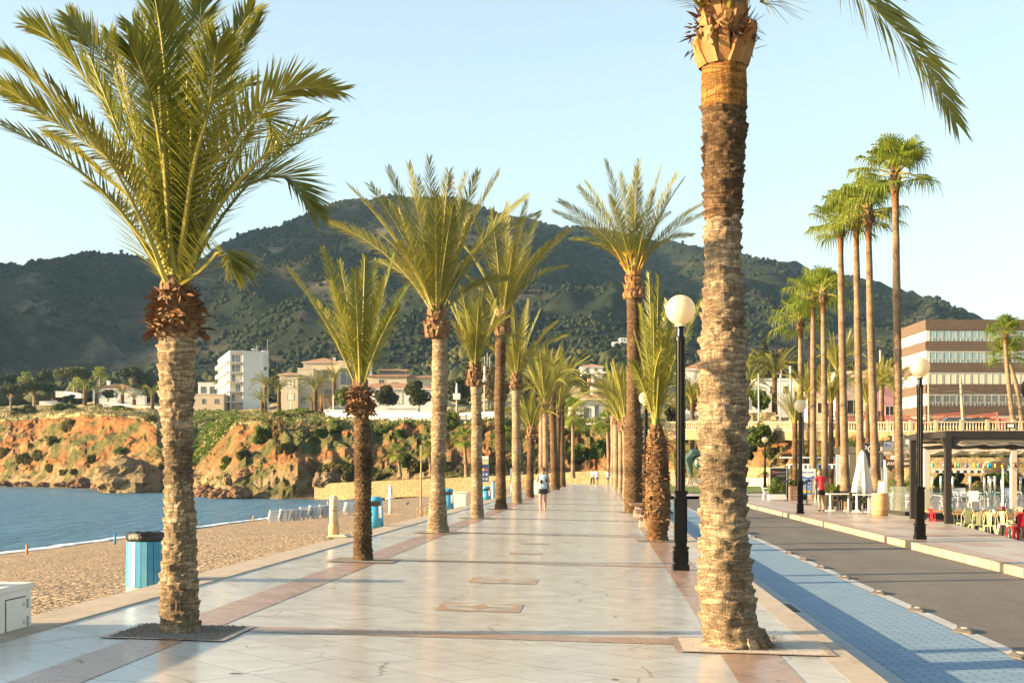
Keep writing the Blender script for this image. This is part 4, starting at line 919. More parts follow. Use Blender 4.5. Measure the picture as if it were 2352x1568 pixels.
M_BEIGE = mat('beige_plaster', (.480, .390, .285), (.435, .352, .255), .35, .85, .2, 12)
M_PINK = mat('pink_plaster', (.5, .26, .27), (.44, .23, .24), .35, .85)
wall_line('garden_wall', 'beige garden wall on the cliff edge behind the left front palm', 'wall', [(300, 948, 930, 385), (372, 950, 933, 380), (440, 950, 936, 376)], .4, M_BEIGE)
wall_line('garden_wall', 'low white wall on the cliff below the white villa', 'wall', [(236, 934, 927, 388), (262, 934, 926, 388), (300, 934, 928, 386)], .4, M_WHITE)
wall_line('garden_wall', 'white terrace wall right of the white villa', 'wall', [(270, 930, 908, 402), (332, 930, 908, 402)], 2, M_WHITE)
wall_line('garden_wall', 'white stepped wall left of the white villa', 'wall', [(126, 912, 898, 420), (150, 912, 898, 420), (186, 914, 903, 419)], 2, M_WHITE)
wall_line('garden_wall', 'small sunlit white wall under the leaning pine', 'wall', [(90, 930, 921, 400), (130, 930, 919, 400)], .5, M_WHITE)
wall_line('retaining_wall', 'white wall under the villa at the end of the promenade', 'wall', [(1225, 990, 968, 206), (1330, 986, 970, 199), (1420, 988, 972, 198)], .5, M_WHITE)
wall_line('perforated_wall', 'white garden wall with a band of small square holes', 'wall', [(1056, 968, 948, 214), (1146, 966, 944, 210)], .3, M_WHITE)
wall_line('retaining_wall', 'yellow stone retaining wall under the balustrade', 'wall', [(1530, 1010, 987, 162), (1720, 1008, 988, 151), (1900, 1012, 991, 135), (2100, 1012, 992, 129), (2480, 1012, 991, 126)], 1.0, M_STONE)
wall_line('garden_wall', 'sunlit stone garden wall behind the balustrade', 'wall', [(1716, 975, 948, 172), (1782, 975, 946, 168)], .4, M_STONE)
# white fence with glass panels on the cliff edge
fr = thing('glass_fence', 'white fence with frosted glass panels before the white house', 'fence', W(747, 966, 222))
def fence_pts(t): return W(747 + (996 - 747) * t, 966, 222 - 6 * t) - fr.location
mb = MB(); a, b = fence_pts(0), fence_pts(1); mb.bar(a + Vector((0, .1, .25)), b + Vector((0, .1, .25)), .25, .5); mb.bar(a + Vector((0, .1, 1.4)), b + Vector((0, .1, 1.4)), .07, .07); mb.build('base_wall', M_WHITE, fr)
M_FROST = glass_mat('frosted_glass', (.75, .86, .9), .75, .3)
for k in range(12):
    p, q = fence_pts(k / 12), fence_pts((k + 1) / 12); mb = MB(); mb.bar(p + Vector((.05, .1, .95)), q + Vector((-.05, .1, .95)), .03, .82); mb.build('glass_panel', M_FROST, fr)
    mb = MB(); mb.bar(p + Vector((0, .1, .5)), p + Vector((0, .1, 1.5)), .09); mb.build('post', M_WHITE, fr)
# balustrade of the upper road
BP = [(1530, 987, 162), (1720, 988, 151), (1900, 991, 135), (2100, 992, 129), (2480, 991, 126)]
def bal(t):
    s = t * (len(BP) - 1); i = min(int(s), len(BP) - 2); a = W(*BP[i]); b = W(*BP[i + 1]); return a.lerp(b, s - i)
bp = [bal(t / 400) for t in range(401)]; ln = [0]
for i in range(400): ln.append(ln[-1] + (bp[i + 1] - bp[i]).length)
def bal_at(s): i = min(399, max(0, int(np.searchsorted(ln, s)) - 1)); return bp[i].lerp(bp[i + 1], (s - ln[i]) / max(1e-6, ln[i + 1] - ln[i]))
br_ = thing('balustrade', 'cream stone balustrade along the upper road on the right', 'balustrade', bp[0]); o0 = bp[0]
M_CAST = mat('cast_stone', (.449, .367, .245), (.394, .320, .218), 1.0, .8, .2, 20)
rail = MB(); fl = MB(); s = 0
while s < ln[-1] - 2.3:
    a, b = bal_at(s) - o0, bal_at(s + 2.3) - o0; rail.bar(a + Vector((0, 0, .93)), b + Vector((0, 0, .93)), .2, .1); rail.bar(a + Vector((0, 0, .08)), b + Vector((0, 0, .08)), .22, .14)
    mb = MB(); mb.box(a.x - .14, a.y - .14, a.z, a.x + .14, a.y + .14, a.z + 1.06); mb.box(a.x - .18, a.y - .18, a.z + 1.06, a.x + .18, a.y + .18, a.z + 1.14); mb.build('post', M_CAST, br_)
    for k in range(8):
        p = a.lerp(b, (k + .75) / 8.5); fl.lathe([(.055, .15), (.055, .2), (.035, .24), (.085, .42), (.07, .55), (.035, .72), (.055, .82), (.055, .9)], 6, p)
    s += 2.3
rail.build('rail', M_CAST, br_); fo = fl.build('baluster', M_CAST, br_, True); fo['kind'] = 'stuff'
# ---------------------------------------------------------------- houses
def roof_mat():
    t = NT('clay_roof_tiles'); v = t.coord(); w = t.new('ShaderNodeTexWave', _bands_direction='X'); w.inputs['Scale'].default_value = 1.1; w.inputs['Distortion'].default_value = .4; t.link(v, w.inputs['Vector'])
    c = t.ramp(t.noise(v, 1.4, 7), [(.3, (.24, .12, .07)), (.5, (.36, .2, .12)), (.7, (.42, .28, .18))]); c = t.mix(.7, c, t.ramp(w.outputs['Fac'], [(.2, .45), (.6, 1.1)]), 'MULTIPLY'); t.color(c); t.rough(.9); t.bump(w.outputs['Fac'], .9, .15); return t.mat
M_ROOF = roof_mat(); M_FRAME = mat('white_window_frame', (.42, .43, .43), None, 5, .5); M_PANE = mat('window_glass', (.038, .053, .060), (.120, .150, .158), .5, .08, spec=.8)
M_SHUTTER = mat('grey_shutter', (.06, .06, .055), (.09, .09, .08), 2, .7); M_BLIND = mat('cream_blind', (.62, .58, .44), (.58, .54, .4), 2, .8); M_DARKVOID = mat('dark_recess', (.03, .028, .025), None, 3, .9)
M_METAL = mat('painted_metal', (.5, .5, .48), None, 3, .45)
def window(root, x0, z0, x1, z1, y=0.0, m=None, side=None, frame=True, name='window', L=None):
    """on the front (y = y) or on the left side (side='l') of a house box"""
    def mp(a, b, c): return (a, b, c) if side is None else (b * 1.0, L - a if L else a, c)
    mb = MB(); t = .07
    def bx(a0, a1, b0, b1, c0, c1):
        if side is None: mb.box(a0, b0, c0, a1, b1, c1)
        else: mb.box(b0, a0, c0, b1, a1, c1)
    w = (x1 - x0); bx(x0, x0 + t, y - .06, y + .05, z0, z1); bx(x1 - t, x1, y - .06, y + .05, z0, z1); bx(x0 + t, x1 - t, y - .06, y + .05, z1 - t, z1); bx(x0 + t, x1 - t, y - .09, y + .05, z0, z0 + t)
    if w > 1.1: bx((x0 + x1) / 2 - .04, (x0 + x1) / 2 + .04, y - .055, y + .05, z0 + t, z1 - t)
    o = mb.build(name, M_FRAME, root); mb = MB(); bx(x0 + t, x1 - t, y - .02, y + .04, z0 + t, z1 - t); mb.build('pane', m or M_PANE, o); return o
def house(label, px0, px1, yb, yt, d, dep, m=None, roof='flat', rh=2.0, win=(), rz=0.0, ov=.5, name='house', cat='house', sidewin=(), over=None, deep=5):
    a, b = W(px0, yb, d), W(px1, yb, d); w = (b - a).length; h = (yb - yt) / F * d; root = thing(name, label, cat, a, YAW + rz); m = m or M_WHITE
    mb = MB(); mb.box(0, 0, -deep, w, dep, h); mb.build('wall', m, root)
    if roof == 'hip':
        mb = MB(); e = min(dep, w) / 2 + ov; mb.box(-ov, -ov, h - .12, w + ov, dep + ov, h + .06)
        if w >= dep: r0, r1 = (e - ov, dep / 2), (w - e + ov, dep / 2)
        else: r0, r1 = (w / 2, e - ov), (w / 2, dep - e + ov)
        V = [(-ov, -ov, h + .06), (w + ov, -ov, h + .06), (w + ov, dep + ov, h + .06), (-ov, dep + ov, h + .06), (*r0, h + rh), (*r1, h + rh)]
        mb.cur = 1; mb.add(V, [(0, 1, 5, 4), (2, 3, 4, 5), (1, 2, 5), (3, 0, 4)] if w >= dep else [(0, 1, 4), (1, 2, 5, 4), (2, 3, 5), (3, 0, 4, 5)])
        ro = mb.build('roof', [m, M_ROOF], root)
    elif roof == 'shed':
        mb = MB(); V = [(-ov, -ov, h), (w + ov, -ov, h), (w + ov, dep, h + rh), (-ov, dep, h + rh), (-ov, -ov, h - .2), (w + ov, -ov, h - .2), (w + ov, dep, h), (-ov, dep, h)]
        mb.add(V, [(0, 1, 2, 3), (4, 7, 6, 5), (4, 5, 1, 0), (5, 6, 2, 1), (7, 4, 0, 3), (6, 7, 3, 2)]); ro = mb.build('roof', M_ROOF, root)
    else:
        mb = MB(); mb.box(-.12, -.12, h, w + .12, .15, h + .35); mb.box(-.12, dep - .15, h, w + .12, dep + .12, h + .35); mb.box(-.12, .15, h, .15, dep - .15, h + .35); mb.box(w - .15, .15, h, w + .12, dep - .15, h + .35); ro = mb.build('parapet', m, root)
    for q in win: window(root, q[0] * w, q[1] * h, q[2] * w, q[3] * h, 0, q[4] if len(q) > 4 else None)
    for q in sidewin: window(root, q[0] * dep, q[1] * h, q[2] * dep, q[3] * h, 0, q[4] if len(q) > 4 else None, 'l')
    return root, w, h, ro
def chimney(root, ro, x, y, z, s=.5, h=1.3):
    mb = MB(); mb.box(x - s, y - s, z, x + s, y + s, z + h); mb.box(x - s - .12, y - s - .12, z + h, x + s + .12, y + s + .12, z + h + .18); mb.build('chimney', M_WHITE, ro)
r_, w_, h_, ro_ = house('low white villa with a brown hip roof among the pines on the left', 213, 306, 916, 893, 420, 10, M_WHITE, 'hip', 2.0, [(.1, .1, .2, .75), (.3, .1, .4, .75), (.55, .1, .62, .7)], name='villa'); chimney(r_, ro_, w_ * .3, 4, h_ + 1.3)
house('white flat roofed house just left of the apartment tower', 455, 503, 915, 880, 450, 9, M_WHITE, 'flat', 0, [(.12, .35, .38, .8), (.55, .3, .9, .8)])
house('beige low annex at the foot of the white apartment tower', 436, 514, 948, 907, 372, 8, M_BEIGE, 'flat', 0, [(.35, .5, .46, .8), (.72, .5, .86, .8)], name='annex')
# apartment tower
AT = R(17.6); ab = W(529, 947, 375); ar = thing('apartment_tower', 'white six storey apartment tower with balconies above the cliff', 'building', ab, YAW + AT)
fh = 2.72; AH = 16.5; AW, AD = 9.0, 34.0
mb = MB(); mb.box(3.4, 0, -5, AW, AD, AH); mb.box(0, 1.6, -5, 3.4, AD, AH); mb.box(AW, 1.5, -5, AW + 1.6, AD - 2, AH + .9); mb.build('wall', M_WHITE, ar)
mb = MB(); mb.box(-.15, -.15, AH, AW + .1, AD, AH + .5); mb.build('roof', M_WHITE, ar)
for k in range(6):
    z = k * fh + .1; mb = MB(); mb.box(-1.2, -.5, z, 3.4, 1.6, z + .22); mb.build('balcony', M_WHITE, ar)
    if k: 
        mb = MB(); mb.bar((-1.2, -.45, z + .95), (3.3, -.45, z + .95), .06)
        for q in range(15): mb.bar((-1.15 + q * .315, -.45, z + .2), (-1.15 + q * .315, -.45, z + .95), .025)
        mb.build('railing', M_FRAME, ar)
    window(ar, .5, z + .35, 1.5, z + 2.3, 1.6, M_BLIND if k in (2,) else None); window(ar, 1.6, z + .35, 2.9, z + 2.3, 1.6, M_BLIND if k in (1, 3) else None)
    mb = MB(); mb.box(2.85, 1.1, z + 1.9, 3.4, 1.58, z + 2.35); mb.build('air_conditioner', M_METAL, ar)
    for q in range(4):
        y0 = 3.5 + q * 7.6; mb = MB(); mb.box(-1.1, y0, z, 0, y0 + 5.6, z + .22); mb.box(-1.1, y0, z + .22, -.98, y0 + 5.6, z + 1.05); mb.build('balcony', M_WHITE, ar)
        window(ar, y0 + .6, z + .35, y0 + 2.6, z + 2.3, 0, M_BLIND if (k + q) % 3 else None, 'l')
    if 0 < k < 5: window(ar, AW + .35, z + .9, AW + 1.2, z + 1.9, 1.5)
mb = MB(); mb.tube([(AW - 1, 6, AH), (AW - 1, 6, AH + 2.6)], .06, 6); mb.bar((AW - 1.8, 6, AH + 2.2), (AW - .2, 6, AH + 2.2), .08); mb.bar((AW - 1.6, 6, AH + 1.5), (AW - .4, 6, AH + 1.5), .08); mb.tube([(AW + 1.5, 3, AH + .9), (AW + 1.5, 3, AH + 4)], .04, 5); mb.build('antenna', M_METAL, ar)
mb = MB(); mb.lathe([(.01, 0), (.5, .1), (.8, .35)], 14, (AW - 2.4, 2, AH + .9)); mb.tube([(AW - 2.4, 2, AH + .4), (AW - 2.4, 2, AH + .95)], .06, 6); mb.build('satellite_dish', M_METAL, ar)
# cream complex
house('cream wing with a clay roof, lowest part of the apartment complex', 642, 684, 938, 860, 332, 8, M_CREAM, 'hip', .8, [(.4, .62, .78, .86, M_BLIND), (.4, .25, .78, .45, M_BLIND), (.1, .66, .3, .9, M_CREAM)], name='apartment_wing', cat='building')
house('flat roofed cream block in the middle of the complex', 684, 720, 936, 848, 334, 9, M_CREAM, 'flat', 0, [(.2, .5, .75, .72, M_BLIND), (.2, .1, .5, .28)], name='apartment_block', cat='building')
r_, w_, h_, ro_ = house('tall cream block with a hipped clay roof in the complex', 697, 778, 934, 832, 340, 9, M_CREAM, 'hip', 1.5, [(.55, .62, .72, .84), (.05, .8, .2, .97, M_CREAM), (.62, .7, .7, .78), (.6, .2, .8, .4)], name='apartment_block', cat='building'); chimney(r_, ro_, w_ * .8, 5, h_ + .6, .3, .8)
house('cream block with a wide glazed bay in the complex', 777, 833, 936, 831, 337, 8, M_CREAM, 'flat', 0, [(.08, .5, .62, .87), (.1, .2, .35, .42, M_SHUTTER), (.7, .2, .9, .42, M_SHUTTER)], name='apartment_block', cat='building')
house('slim white belvedere tower with a clay cap in the complex', 830, 853, 932, 833, 335, 3, M_WHITE, 'hip', 1.3, [(.45, .74, .75, .94)], name='belvedere_tower', cat='building', ov=.2)
house('long cream wing with dark shutters and a clay roof', 845, 934, 934, 863, 332, 9, M_CREAM, 'shed', 1.1, [(.28, .35, .42, .88, M_SHUTTER), (.6, .42, .78, .8, M_SHUTTER)], name='apartment_wing', cat='building')
house('right end of the cream wing with a lower clay roof', 934, 998, 934, 866, 334, 8, M_CREAM, 'shed', 1.1, [(.05, .4, .3, .7), (.5, .2, .7, .65, M_SHUTTER)], name='apartment_wing', cat='building')
house('clay roofed penthouse above the long cream wing', 876, 931, 870, 852, 345, 6, M_CREAM, 'shed', .9, [], name='penthouse', cat='building', deep=2)
house('white house with a hip roof behind the glass fence', 801, 1000, 950, 893, 285, 11, M_WHITE, 'hip', 1.6, [(.06, .1, .12, .6), (.16, .1, .2, .62), (.35, .35, .42, .85, M_SHUTTER), (.52, .4, .62, .9, M_BLIND), (.45, .02, .5, .25, M_BEIGE), (.53, .02, .58, .25, M_BEIGE)])
house('small white pavilion by the glass fence', 884, 960, 962, 938, 236, 4, M_WHITE, 'flat', 0, [], name='pavilion', cat='building')
# right of the centre
r_, w_, h_, ro_ = house('white villa with a balcony and red tiled eaves at the end of the promenade', 1312, 1452, 978, 917, 212, 10, M_WHITE, 'hip', 1.3, [(.56, .35, .66, .82), (.72, .35, .82, .82), (.2, .1, .3, .7), (.38, .3, .46, .8)], name='villa', ov=.9)
mb = MB(); mb.bar((w_ * .45, -1.2, 1.2), (w_, -1.2, 1.2), .15, .2); mb.box(w_ * .45, -1.3, .1, w_, 0, .3)
for k in range(16): mb.lathe([(.04, 0), (.08, .35), (.035, .6), (.05, .85)], 6, (w_ * .46 + k * w_ * .035, -1.2, .3))
mb.build('balcony', M_WHITE, r_)
house('upper white villa with an open roof frame', 1361, 1450, 925, 880, 235, 8, M_WHITE, 'shed', 1.4, [(.1, .3, .25, .8), (.4, .3, .6, .8)], name='villa')
mb = MB(); pr = thing('roof_pergola', 'white open concrete frame on the upper villa', 'pergola', W(1362, 880, 233), YAW)
for x in (0, 2.6): 
    for y in (0, 2.6): mb.box(x - .12, y - .12, -.2, x + .12, y + .12, 1.75)
mb.box(-.2, -.2, 1.75, 2.8, 2.8, 2.0); mb.build('frame', M_WHITE, pr)
house('small white house on the slope behind the row of palms', 1336, 1384, 860, 842, 420, 8, M_WHITE, 'hip', 1.2, [(.2, .3, .35, .8), (.6, .3, .75, .8)])
d_ = on_mtn(1425, 797); r_, w_, h_, _ = house('white mansion with arches high on the dark mountain side', 1424, 1446, 800, 777, d_, 12, M_WHITE, 'flat', 0, [(.15, .7, .3, .95), (.42, .7, .58, .95), (.7, .7, .85, .95), (.2, .2, .4, .5)], name='mansion', deep=25)
house('lower white wing of the mansion on the mountain side', 1408, 1424, 800, 786, d_, 10, M_WHITE, 'flat', 0, [(.3, .4, .6, .8)], name='mansion_wing', deep=25)
house('white box house under the radio masts on the slope', 1110, 1126, 862, 848, 470, 8, M_WHITE, 'flat', 0, [(.3, .3, .6, .7)], deep=15)
mb = MB(); ms = thing('radio_mast', 'cluster of thin grey masts on a white house', 'mast', W(1119, 850, 474))
for x, h in ((-.9, 5), (0, 6), (.9, 4.6)): mb.tube([(x, 0, 0), (x, 0, h)], .1, 5)
mb.build('poles', M_METAL, ms)
# radio mast on the summit
d_ = 1490; sm = thing('summit_mast', 'red and white lattice mast on the mountain summit', 'mast', W(1042, 459, d_)); mb = MB(); mb2 = MB()
for k in range(9):
    t = mb if k % 2 else mb2; z0, z1_ = k * 2.8, (k + 1) * 2.8
    for x, y in ((-1, -1), (1, -1), (0, 1)): t.bar((x, y, z0 - (6 if k == 0 else 0)), (x, y, z1_), .4)
    t.bar((-1, -1, z0), (1, -1, z1_), .3); t.bar((1, -1, z0), (-1, -1, z1_), .3)
mb.build('white_section', M_WHITE, sm); mb2.build('red_section', mat('mast_red', (.45, .08, .05)), sm)
# tower crane
cr_ = thing('tower_crane', 'thin yellow tower crane behind the palm row', 'crane', W(1320, 868, 480)); mb = MB(); M_CRANE = mat('crane_yellow', (.5, .3, .1), None, 3, .6); k_ = 480 / F
for x in (-.5, .5): mb.bar((x, 0, -12), (x, 0, 36 * k_), .18)
for q in range(14): mb.bar((-.5, 0, -12 + q * 1.3), (.5, 0, -10.7 + q * 1.3), .1)
mb.build('mast', M_CRANE, cr_); mb = MB(); mb.bar((-38 * k_, 0, 24 * k_), (22 * k_, 0, 26 * k_), .25); mb.bar((-36 * k_, 0, 27 * k_), (0, 0, 30 * k_), .18)
for q in range(20): mb.bar((-36 * k_ + q * 1.8 * k_, 0, 24.2 * k_), (-35.2 * k_ + q * 1.8 * k_, 0, 27.4 * k_ + q * .1 * k_), .1)
mb.bar((0, 0, 36 * k_), (-20 * k_, 0, 28 * k_), .08); mb.bar((0, 0, 36 * k_), (20 * k_, 0, 26 * k_), .08); mb.build('jib', M_CRANE, cr_)
# right side houses
house('cluster of white houses behind the big dark date palm', 1707, 1760, 945, 890, 196, 8, M_WHITE, 'flat', 0, [(.1, .1, .3, .5), (.5, .1, .7, .5), (.6, .6, .8, .85)])
house('white upper house with chimney pots behind the big dark date palm', 1738, 1838, 935, 874, 206, 8, M_WHITE, 'flat', 0, [(.3, .5, .42, .8), (.6, .5, .75, .8), (.86, .4, .96, .8)])
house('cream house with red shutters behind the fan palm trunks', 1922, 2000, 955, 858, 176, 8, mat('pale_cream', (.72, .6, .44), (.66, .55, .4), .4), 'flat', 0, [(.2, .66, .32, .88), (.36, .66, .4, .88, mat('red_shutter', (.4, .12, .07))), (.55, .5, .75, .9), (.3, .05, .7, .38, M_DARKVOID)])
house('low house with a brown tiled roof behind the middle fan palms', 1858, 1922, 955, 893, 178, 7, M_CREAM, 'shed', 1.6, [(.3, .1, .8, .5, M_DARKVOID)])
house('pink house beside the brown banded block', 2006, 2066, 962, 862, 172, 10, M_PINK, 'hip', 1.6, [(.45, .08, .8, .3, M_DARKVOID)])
house('white gable house behind the front lamp post', 1574, 1660, 965, 848, 220, 9, M_WHITE, 'hip', 1.6, [(.3, .6, .5, .8)])
# brown banded block
bb = W(2128, 975, 190); bk = thing('apartment_block', 'four storey block with brown tile bands and long white window rows', 'building', bb, YAW); bh = (975 - 734) / F * 190; bw, bd = 34.0, 12.6
M_BTILE = brick_floor('brown_wall_tiles', (.27, .16, .10), (.2, .115, .07), (.14, .09, .06), .25, .5, .02, .7); M_BWALL = mat('block_wall', (.55, .5, .4), (.5, .45, .36), .5, .8)
def brick_wall():
    t = NT('brown_tile_band'); v = t.coord((1, 1, 1)); mp_ = t.new('ShaderNodeCombineXYZ'); sp = t.new('ShaderNodeSeparateXYZ'); t.link(v, sp.inputs[0]); t.link(t.math('ADD', sp.outputs[0], sp.outputs[1]), mp_.inputs[0]); t.link(sp.outputs[2], mp_.inputs[1])
    b = t.new('ShaderNodeTexBrick', _offset=0.0); b.inputs['Scale'].default_value = 1; b.inputs['Brick Width'].default_value = .22; b.inputs['Row Height'].default_value = .42; b.inputs['Mortar Size'].default_value = .03
    for k, cc in (('Color1', (.125, .083, .056, 1)), ('Color2', (.09, .06, .042, 1)), ('Mortar', (.16, .12, .085, 1))): b.inputs[k].default_value = cc
    t.link(mp_.outputs[0], b.inputs['Vector']); t.color(t.mix(.7, b.outputs['Color'], t.ramp(t.noise(v, 3, 6), [(.3, .6), (.7, 1.1)]), 'MULTIPLY')); t.rough(.6); return t.mat
M_BAND = brick_wall(); mb = MB(); mb.box(0, 0, -4, bw, bd, bh - .4); mb.build('wall', M_BWALL, bk)
zt = bh; 
for k in range(5):
    z1_ = bh - k * 2.98; z0 = z1_ - (1.45 if k == 0 else 1.25); z0 = max(z0, .2); mb = MB(); mb.box(-.18, -.18, z0, bw, bd + .18, z1_); mb.build('tile_band', M_BAND, bk)
M_CURT = mat('window_with_curtain', (.2, .31, .34), (.3, .41, .43), .9, .1, spec=.8, stretch=(6, 1, .2)); M_DARKWIN = mat('dark_window', (.06, .09, .10), (.2, .2, .15), .6, .08, spec=.8, stretch=(3, 1, .5))
for k in range(4):
    z1_ = bh - 1.45 - k * 2.98 + (.0 if k == 0 else .0); z0 = z1_ - 1.72 + (.0 if k == 0 else -.0); z1_ -= .02
    if k: z1_ -= 1.25 - 1.45 + .2; z0 = z1_ - 1.7
    n = 8
    for q in range(n + 6):
        x0 = .35 + q * 1.95; wm = (M_CURT if k < 2 else (M_BLIND if k == 2 and q < 8 else M_DARKWIN)); 
        if k in (0, 1) and q >= 8: wm = M_BLIND
        if k == 3 and q == 9: wm = M_BLIND
        o = window(bk, x0, z0 + .05, x0 + 1.85, z1_ - .05, -.02, wm)
        if not (k == 2 and q < 8):
            mb = MB(); mb.box(x0 + .09, -.09, z0 + .56, x0 + 1.76, -.03, z0 + .66); mb.box(x0 + .5, -.09, z0 + .1, x0 + .56, -.03, z0 + .56); mb.box(x0 + 1.3, -.09, z0 + .1, x0 + 1.36, -.03, z0 + .56); mb.build('sill', M_FRAME, o)
    for q in range(4): window(bk, .5 + q * 2.9, z0 + .05, 3.2 + q * 2.9, z1_ - .05, 0, M_CURT if q % 2 else M_BLIND, 'l')
# red fence, parked cars, poles
M_REDF = mat('salmon_red_paint', (.55, .16, .11), (.5, .14, .1), 3, .6)
def bar_fence(label, px0, px1, yb, yt0, yt1, d, m=M_REDF, gap=.16, group=None):
    a, b = W(px0, yb, d), W(px1, yb, d); root = thing('bar_fence', label, 'fence', a, YAW, group); w = (b - a).length; h0, h1 = (yb - yt0) / F * d, (yb - yt1) / F * d; mb = MB(); n = int(w / gap)
    for k in range(n): 
        x = (k + .5) * w / n; h = h0 + (h1 - h0) * x / w; mb.box(x - .035, -.03, .05, x + .035, .03, h - .05)
    mb.build('bars', m, root); mb = MB(); mb.bar((0, 0, h0), (w, 0, h1), .09); mb.bar((0, 0, .1), (w, 0, .1), .09); mb.build('rail', m, root); [MB().box(x - .07, -.07, -1, x + .07, .07, h + .1).build('post', m, root) for x, h in ((0, h0), (w, h1))]
bar_fence('red bar fence section climbing left of the utility pole', 2135, 2212, 982, 953, 947, 150); bar_fence('red bar fence section right of the utility pole', 2215, 2290, 982, 955, 948, 150.5)
bar_fence('low red bar gate at the right edge before the block', 2293, 2420, 985, 961, 957, 149); bar_fence('red fence left of the tallest fan palm trunk', 2035, 2128, 982, 955, 955, 151); bar_fence('red fence behind the dark topped railing', 1935, 2033, 980, 957, 957, 152, gap=.1)
bar_fence('black railing with pointed bars before the cream house', 1900, 2020, 958, 945, 945, 158, mat('black_iron', (.03, .03, .03)), .2)
hd = LEAF['olive']
for i, (a, b, y) in enumerate(((2150, 2210, 955), (2222, 2285, 957))): tree(['reddish clipped hedge behind the left fence section', 'clipped hedge with green top behind the right fence section'][i], (a + b) / 2, 985, 948, b - a, 153, 'olive' if i else 'dry', 'shrub', i, 'hedge', None, False, 16)
def car(label, px, yb, d, m, L=4.2, rz=0):
    root = thing('parked_car', label, 'car', W(px, yb, d), YAW + rz, 'cars parked on the upper road'); mb = MB()
    side = [(-2.1, .35), (-2.05, .85), (-1.3, .95), (-.75, 1.42), (.9, 1.46), (1.65, .98), (2.05, .9), (2.1, .4)]
    V = [(x, y * (1 if z < .9 else .82), z) for y in (-.85, .85) for x, z in side]; n = 8; mb.add(V, [tuple(range(n)), tuple(range(2 * n - 1, n - 1, -1))] + [(i, i + n, (i + 1) % n + n, (i + 1) % n) for i in range(n)]); mb.build('body', m, root)
    mb = MB(); mb.plate([(-1.1, .98), (-.68, 1.36), (.82, 1.38), (1.4, 1.0)], -.87, -.72); mb.build('window', M_PANE, root)
    for x in (-1.35, 1.35):
        mb = MB(); mb.tube([(x, -.9, .32), (x, -.7, .32)], .32, 14); mb.build('wheel', mat('tyre', (.03, .03, .03)) if 'tyre' not in bpy.data.materials else bpy.data.materials['tyre'], root)
M_CARB = mat('dark_blue_car_paint', (.02, .035, .07), None, 3, .2, spec=.8); M_CARR = mat('wine_red_car_paint', (.13, .02, .04), None, 3, .2, spec=.8); M_CARW = mat('white_car_paint', (.7, .7, .7), None, 3, .25, spec=.6)
car('dark blue car parked behind the balustrade by the leaning pole', 2190, 990, 145, M_CARB); car('black car half hidden by the leaning utility pole', 2235, 991, 147, mat('black_car_paint', (.02, .02, .02), None, 3, .2)); car('wine red car parked behind the balustrade at the right edge', 2345, 992, 144, M_CARR); car('white van parked beside the glass fence on the cliff', 772, 952, 240, M_CARW)
def pole(label, px0, yb, px1, yt, d, r, m, cat='utility pole', name='utility_pole', cap=None):
    a = W(px0, yb, d); b = W(px1, yt, d) - a; root = thing(name, label, cat, a); mb = MB(); mb.tube([(0, 0, -1), (0, 0, 0), tuple(b)], [r * 1.1, r, r * .75], 8); mb.build('shaft', m, root)
    if cap: mb = MB(); mb.tube([tuple(b), tuple(b + Vector(cap))], [r * .6, r * .5], 6); mb.build('arm', m, root)
    return root
M_POLE = mat('weathered_pole', (.4, .34, .27), (.33, .28, .22), 3, .8, .2); M_GALV = mat('galvanised_steel', (.45, .46, .46), (.4, .41, .41), 3, .4, metal=.6)
pole('leaning grey utility pole before the brown banded block', 2213, 990, 2206, 868, 140, .17, M_POLE); pole('slim pale pole at the corner of the brown banded block', 2133, 978, 2132, 844, 160, .1, M_POLE); pole('concrete utility pole beside the pink house', 2024, 960, 2022, 804, 165, .17, M_POLE)
pole('tall grey pole among the young date palms', 1817, 985, 1815, 840, 150, .18, M_GALV); pole('slim grey pole in front of the white houses', 1743, 975, 1742, 858, 150, .1, M_GALV); pole('thin street light pole before the dark date palm', 1792, 965, 1792, 858, 150, .09, M_GALV, cap=(-.5, 0, 0))
w_ = thing('overhead_wire', 'overhead wires sagging from the slim pole to the right', 'wire', W(2133, 890, 159)); mb = MB()
for dy in (0, .5, .8):
    a = Vector((0, 0, -dy)); b = W(2206, 896, 140) - w_.location + Vector((0, 0, -dy * .5)); c = W(2420, 915, 135) - w_.location + Vector((0, 0, -dy)); mb.tube([a, (a + b) / 2 + Vector((0, 0, -.3)), b], .018, 3); mb.tube([b, (b + c) / 2 + Vector((0, 0, -.4)), c], .018, 3)
mb.build('cable', M_SHUTTER, w_)
for i, (px, yb, yt, d) in enumerate([(667.5, 938, 897, 300), (765.5, 962, 906, 225), (817, 966, 902, 220)]): pole(['thin white pole before the cream wing', 'thin white pole at the left end of the glass fence', 'thin white pole in the middle of the glass fence'][i], px, yb, px, yt, d, .09, M_WHITE, 'pole', 'white_pole')
for i, (px, yb, yt, d) in enumerate([(1049, 938, 880, 225), (1113, 938, 840, 225)]):
    r_ = pole(['white finned wind turbine pole before the dark trees', 'tall white spike topped pole right of the pale trunked palm'][i], px, yb, px, yt + 36, d, .16, M_POLE, 'pole', 'garden_pole'); h = (yb - yt - 36) / F * d; mb = MB()
    if i == 0: mb.box(-.55, -.4, h - .1, .55, .4, h + .9, 1.1, 1.1)
    mb.lathe([(.3, h), (.28, h + .4), (.2, h + .6), (.1, h + 36 / F * d)], 10); mb.build('finial', M_WHITE, r_)
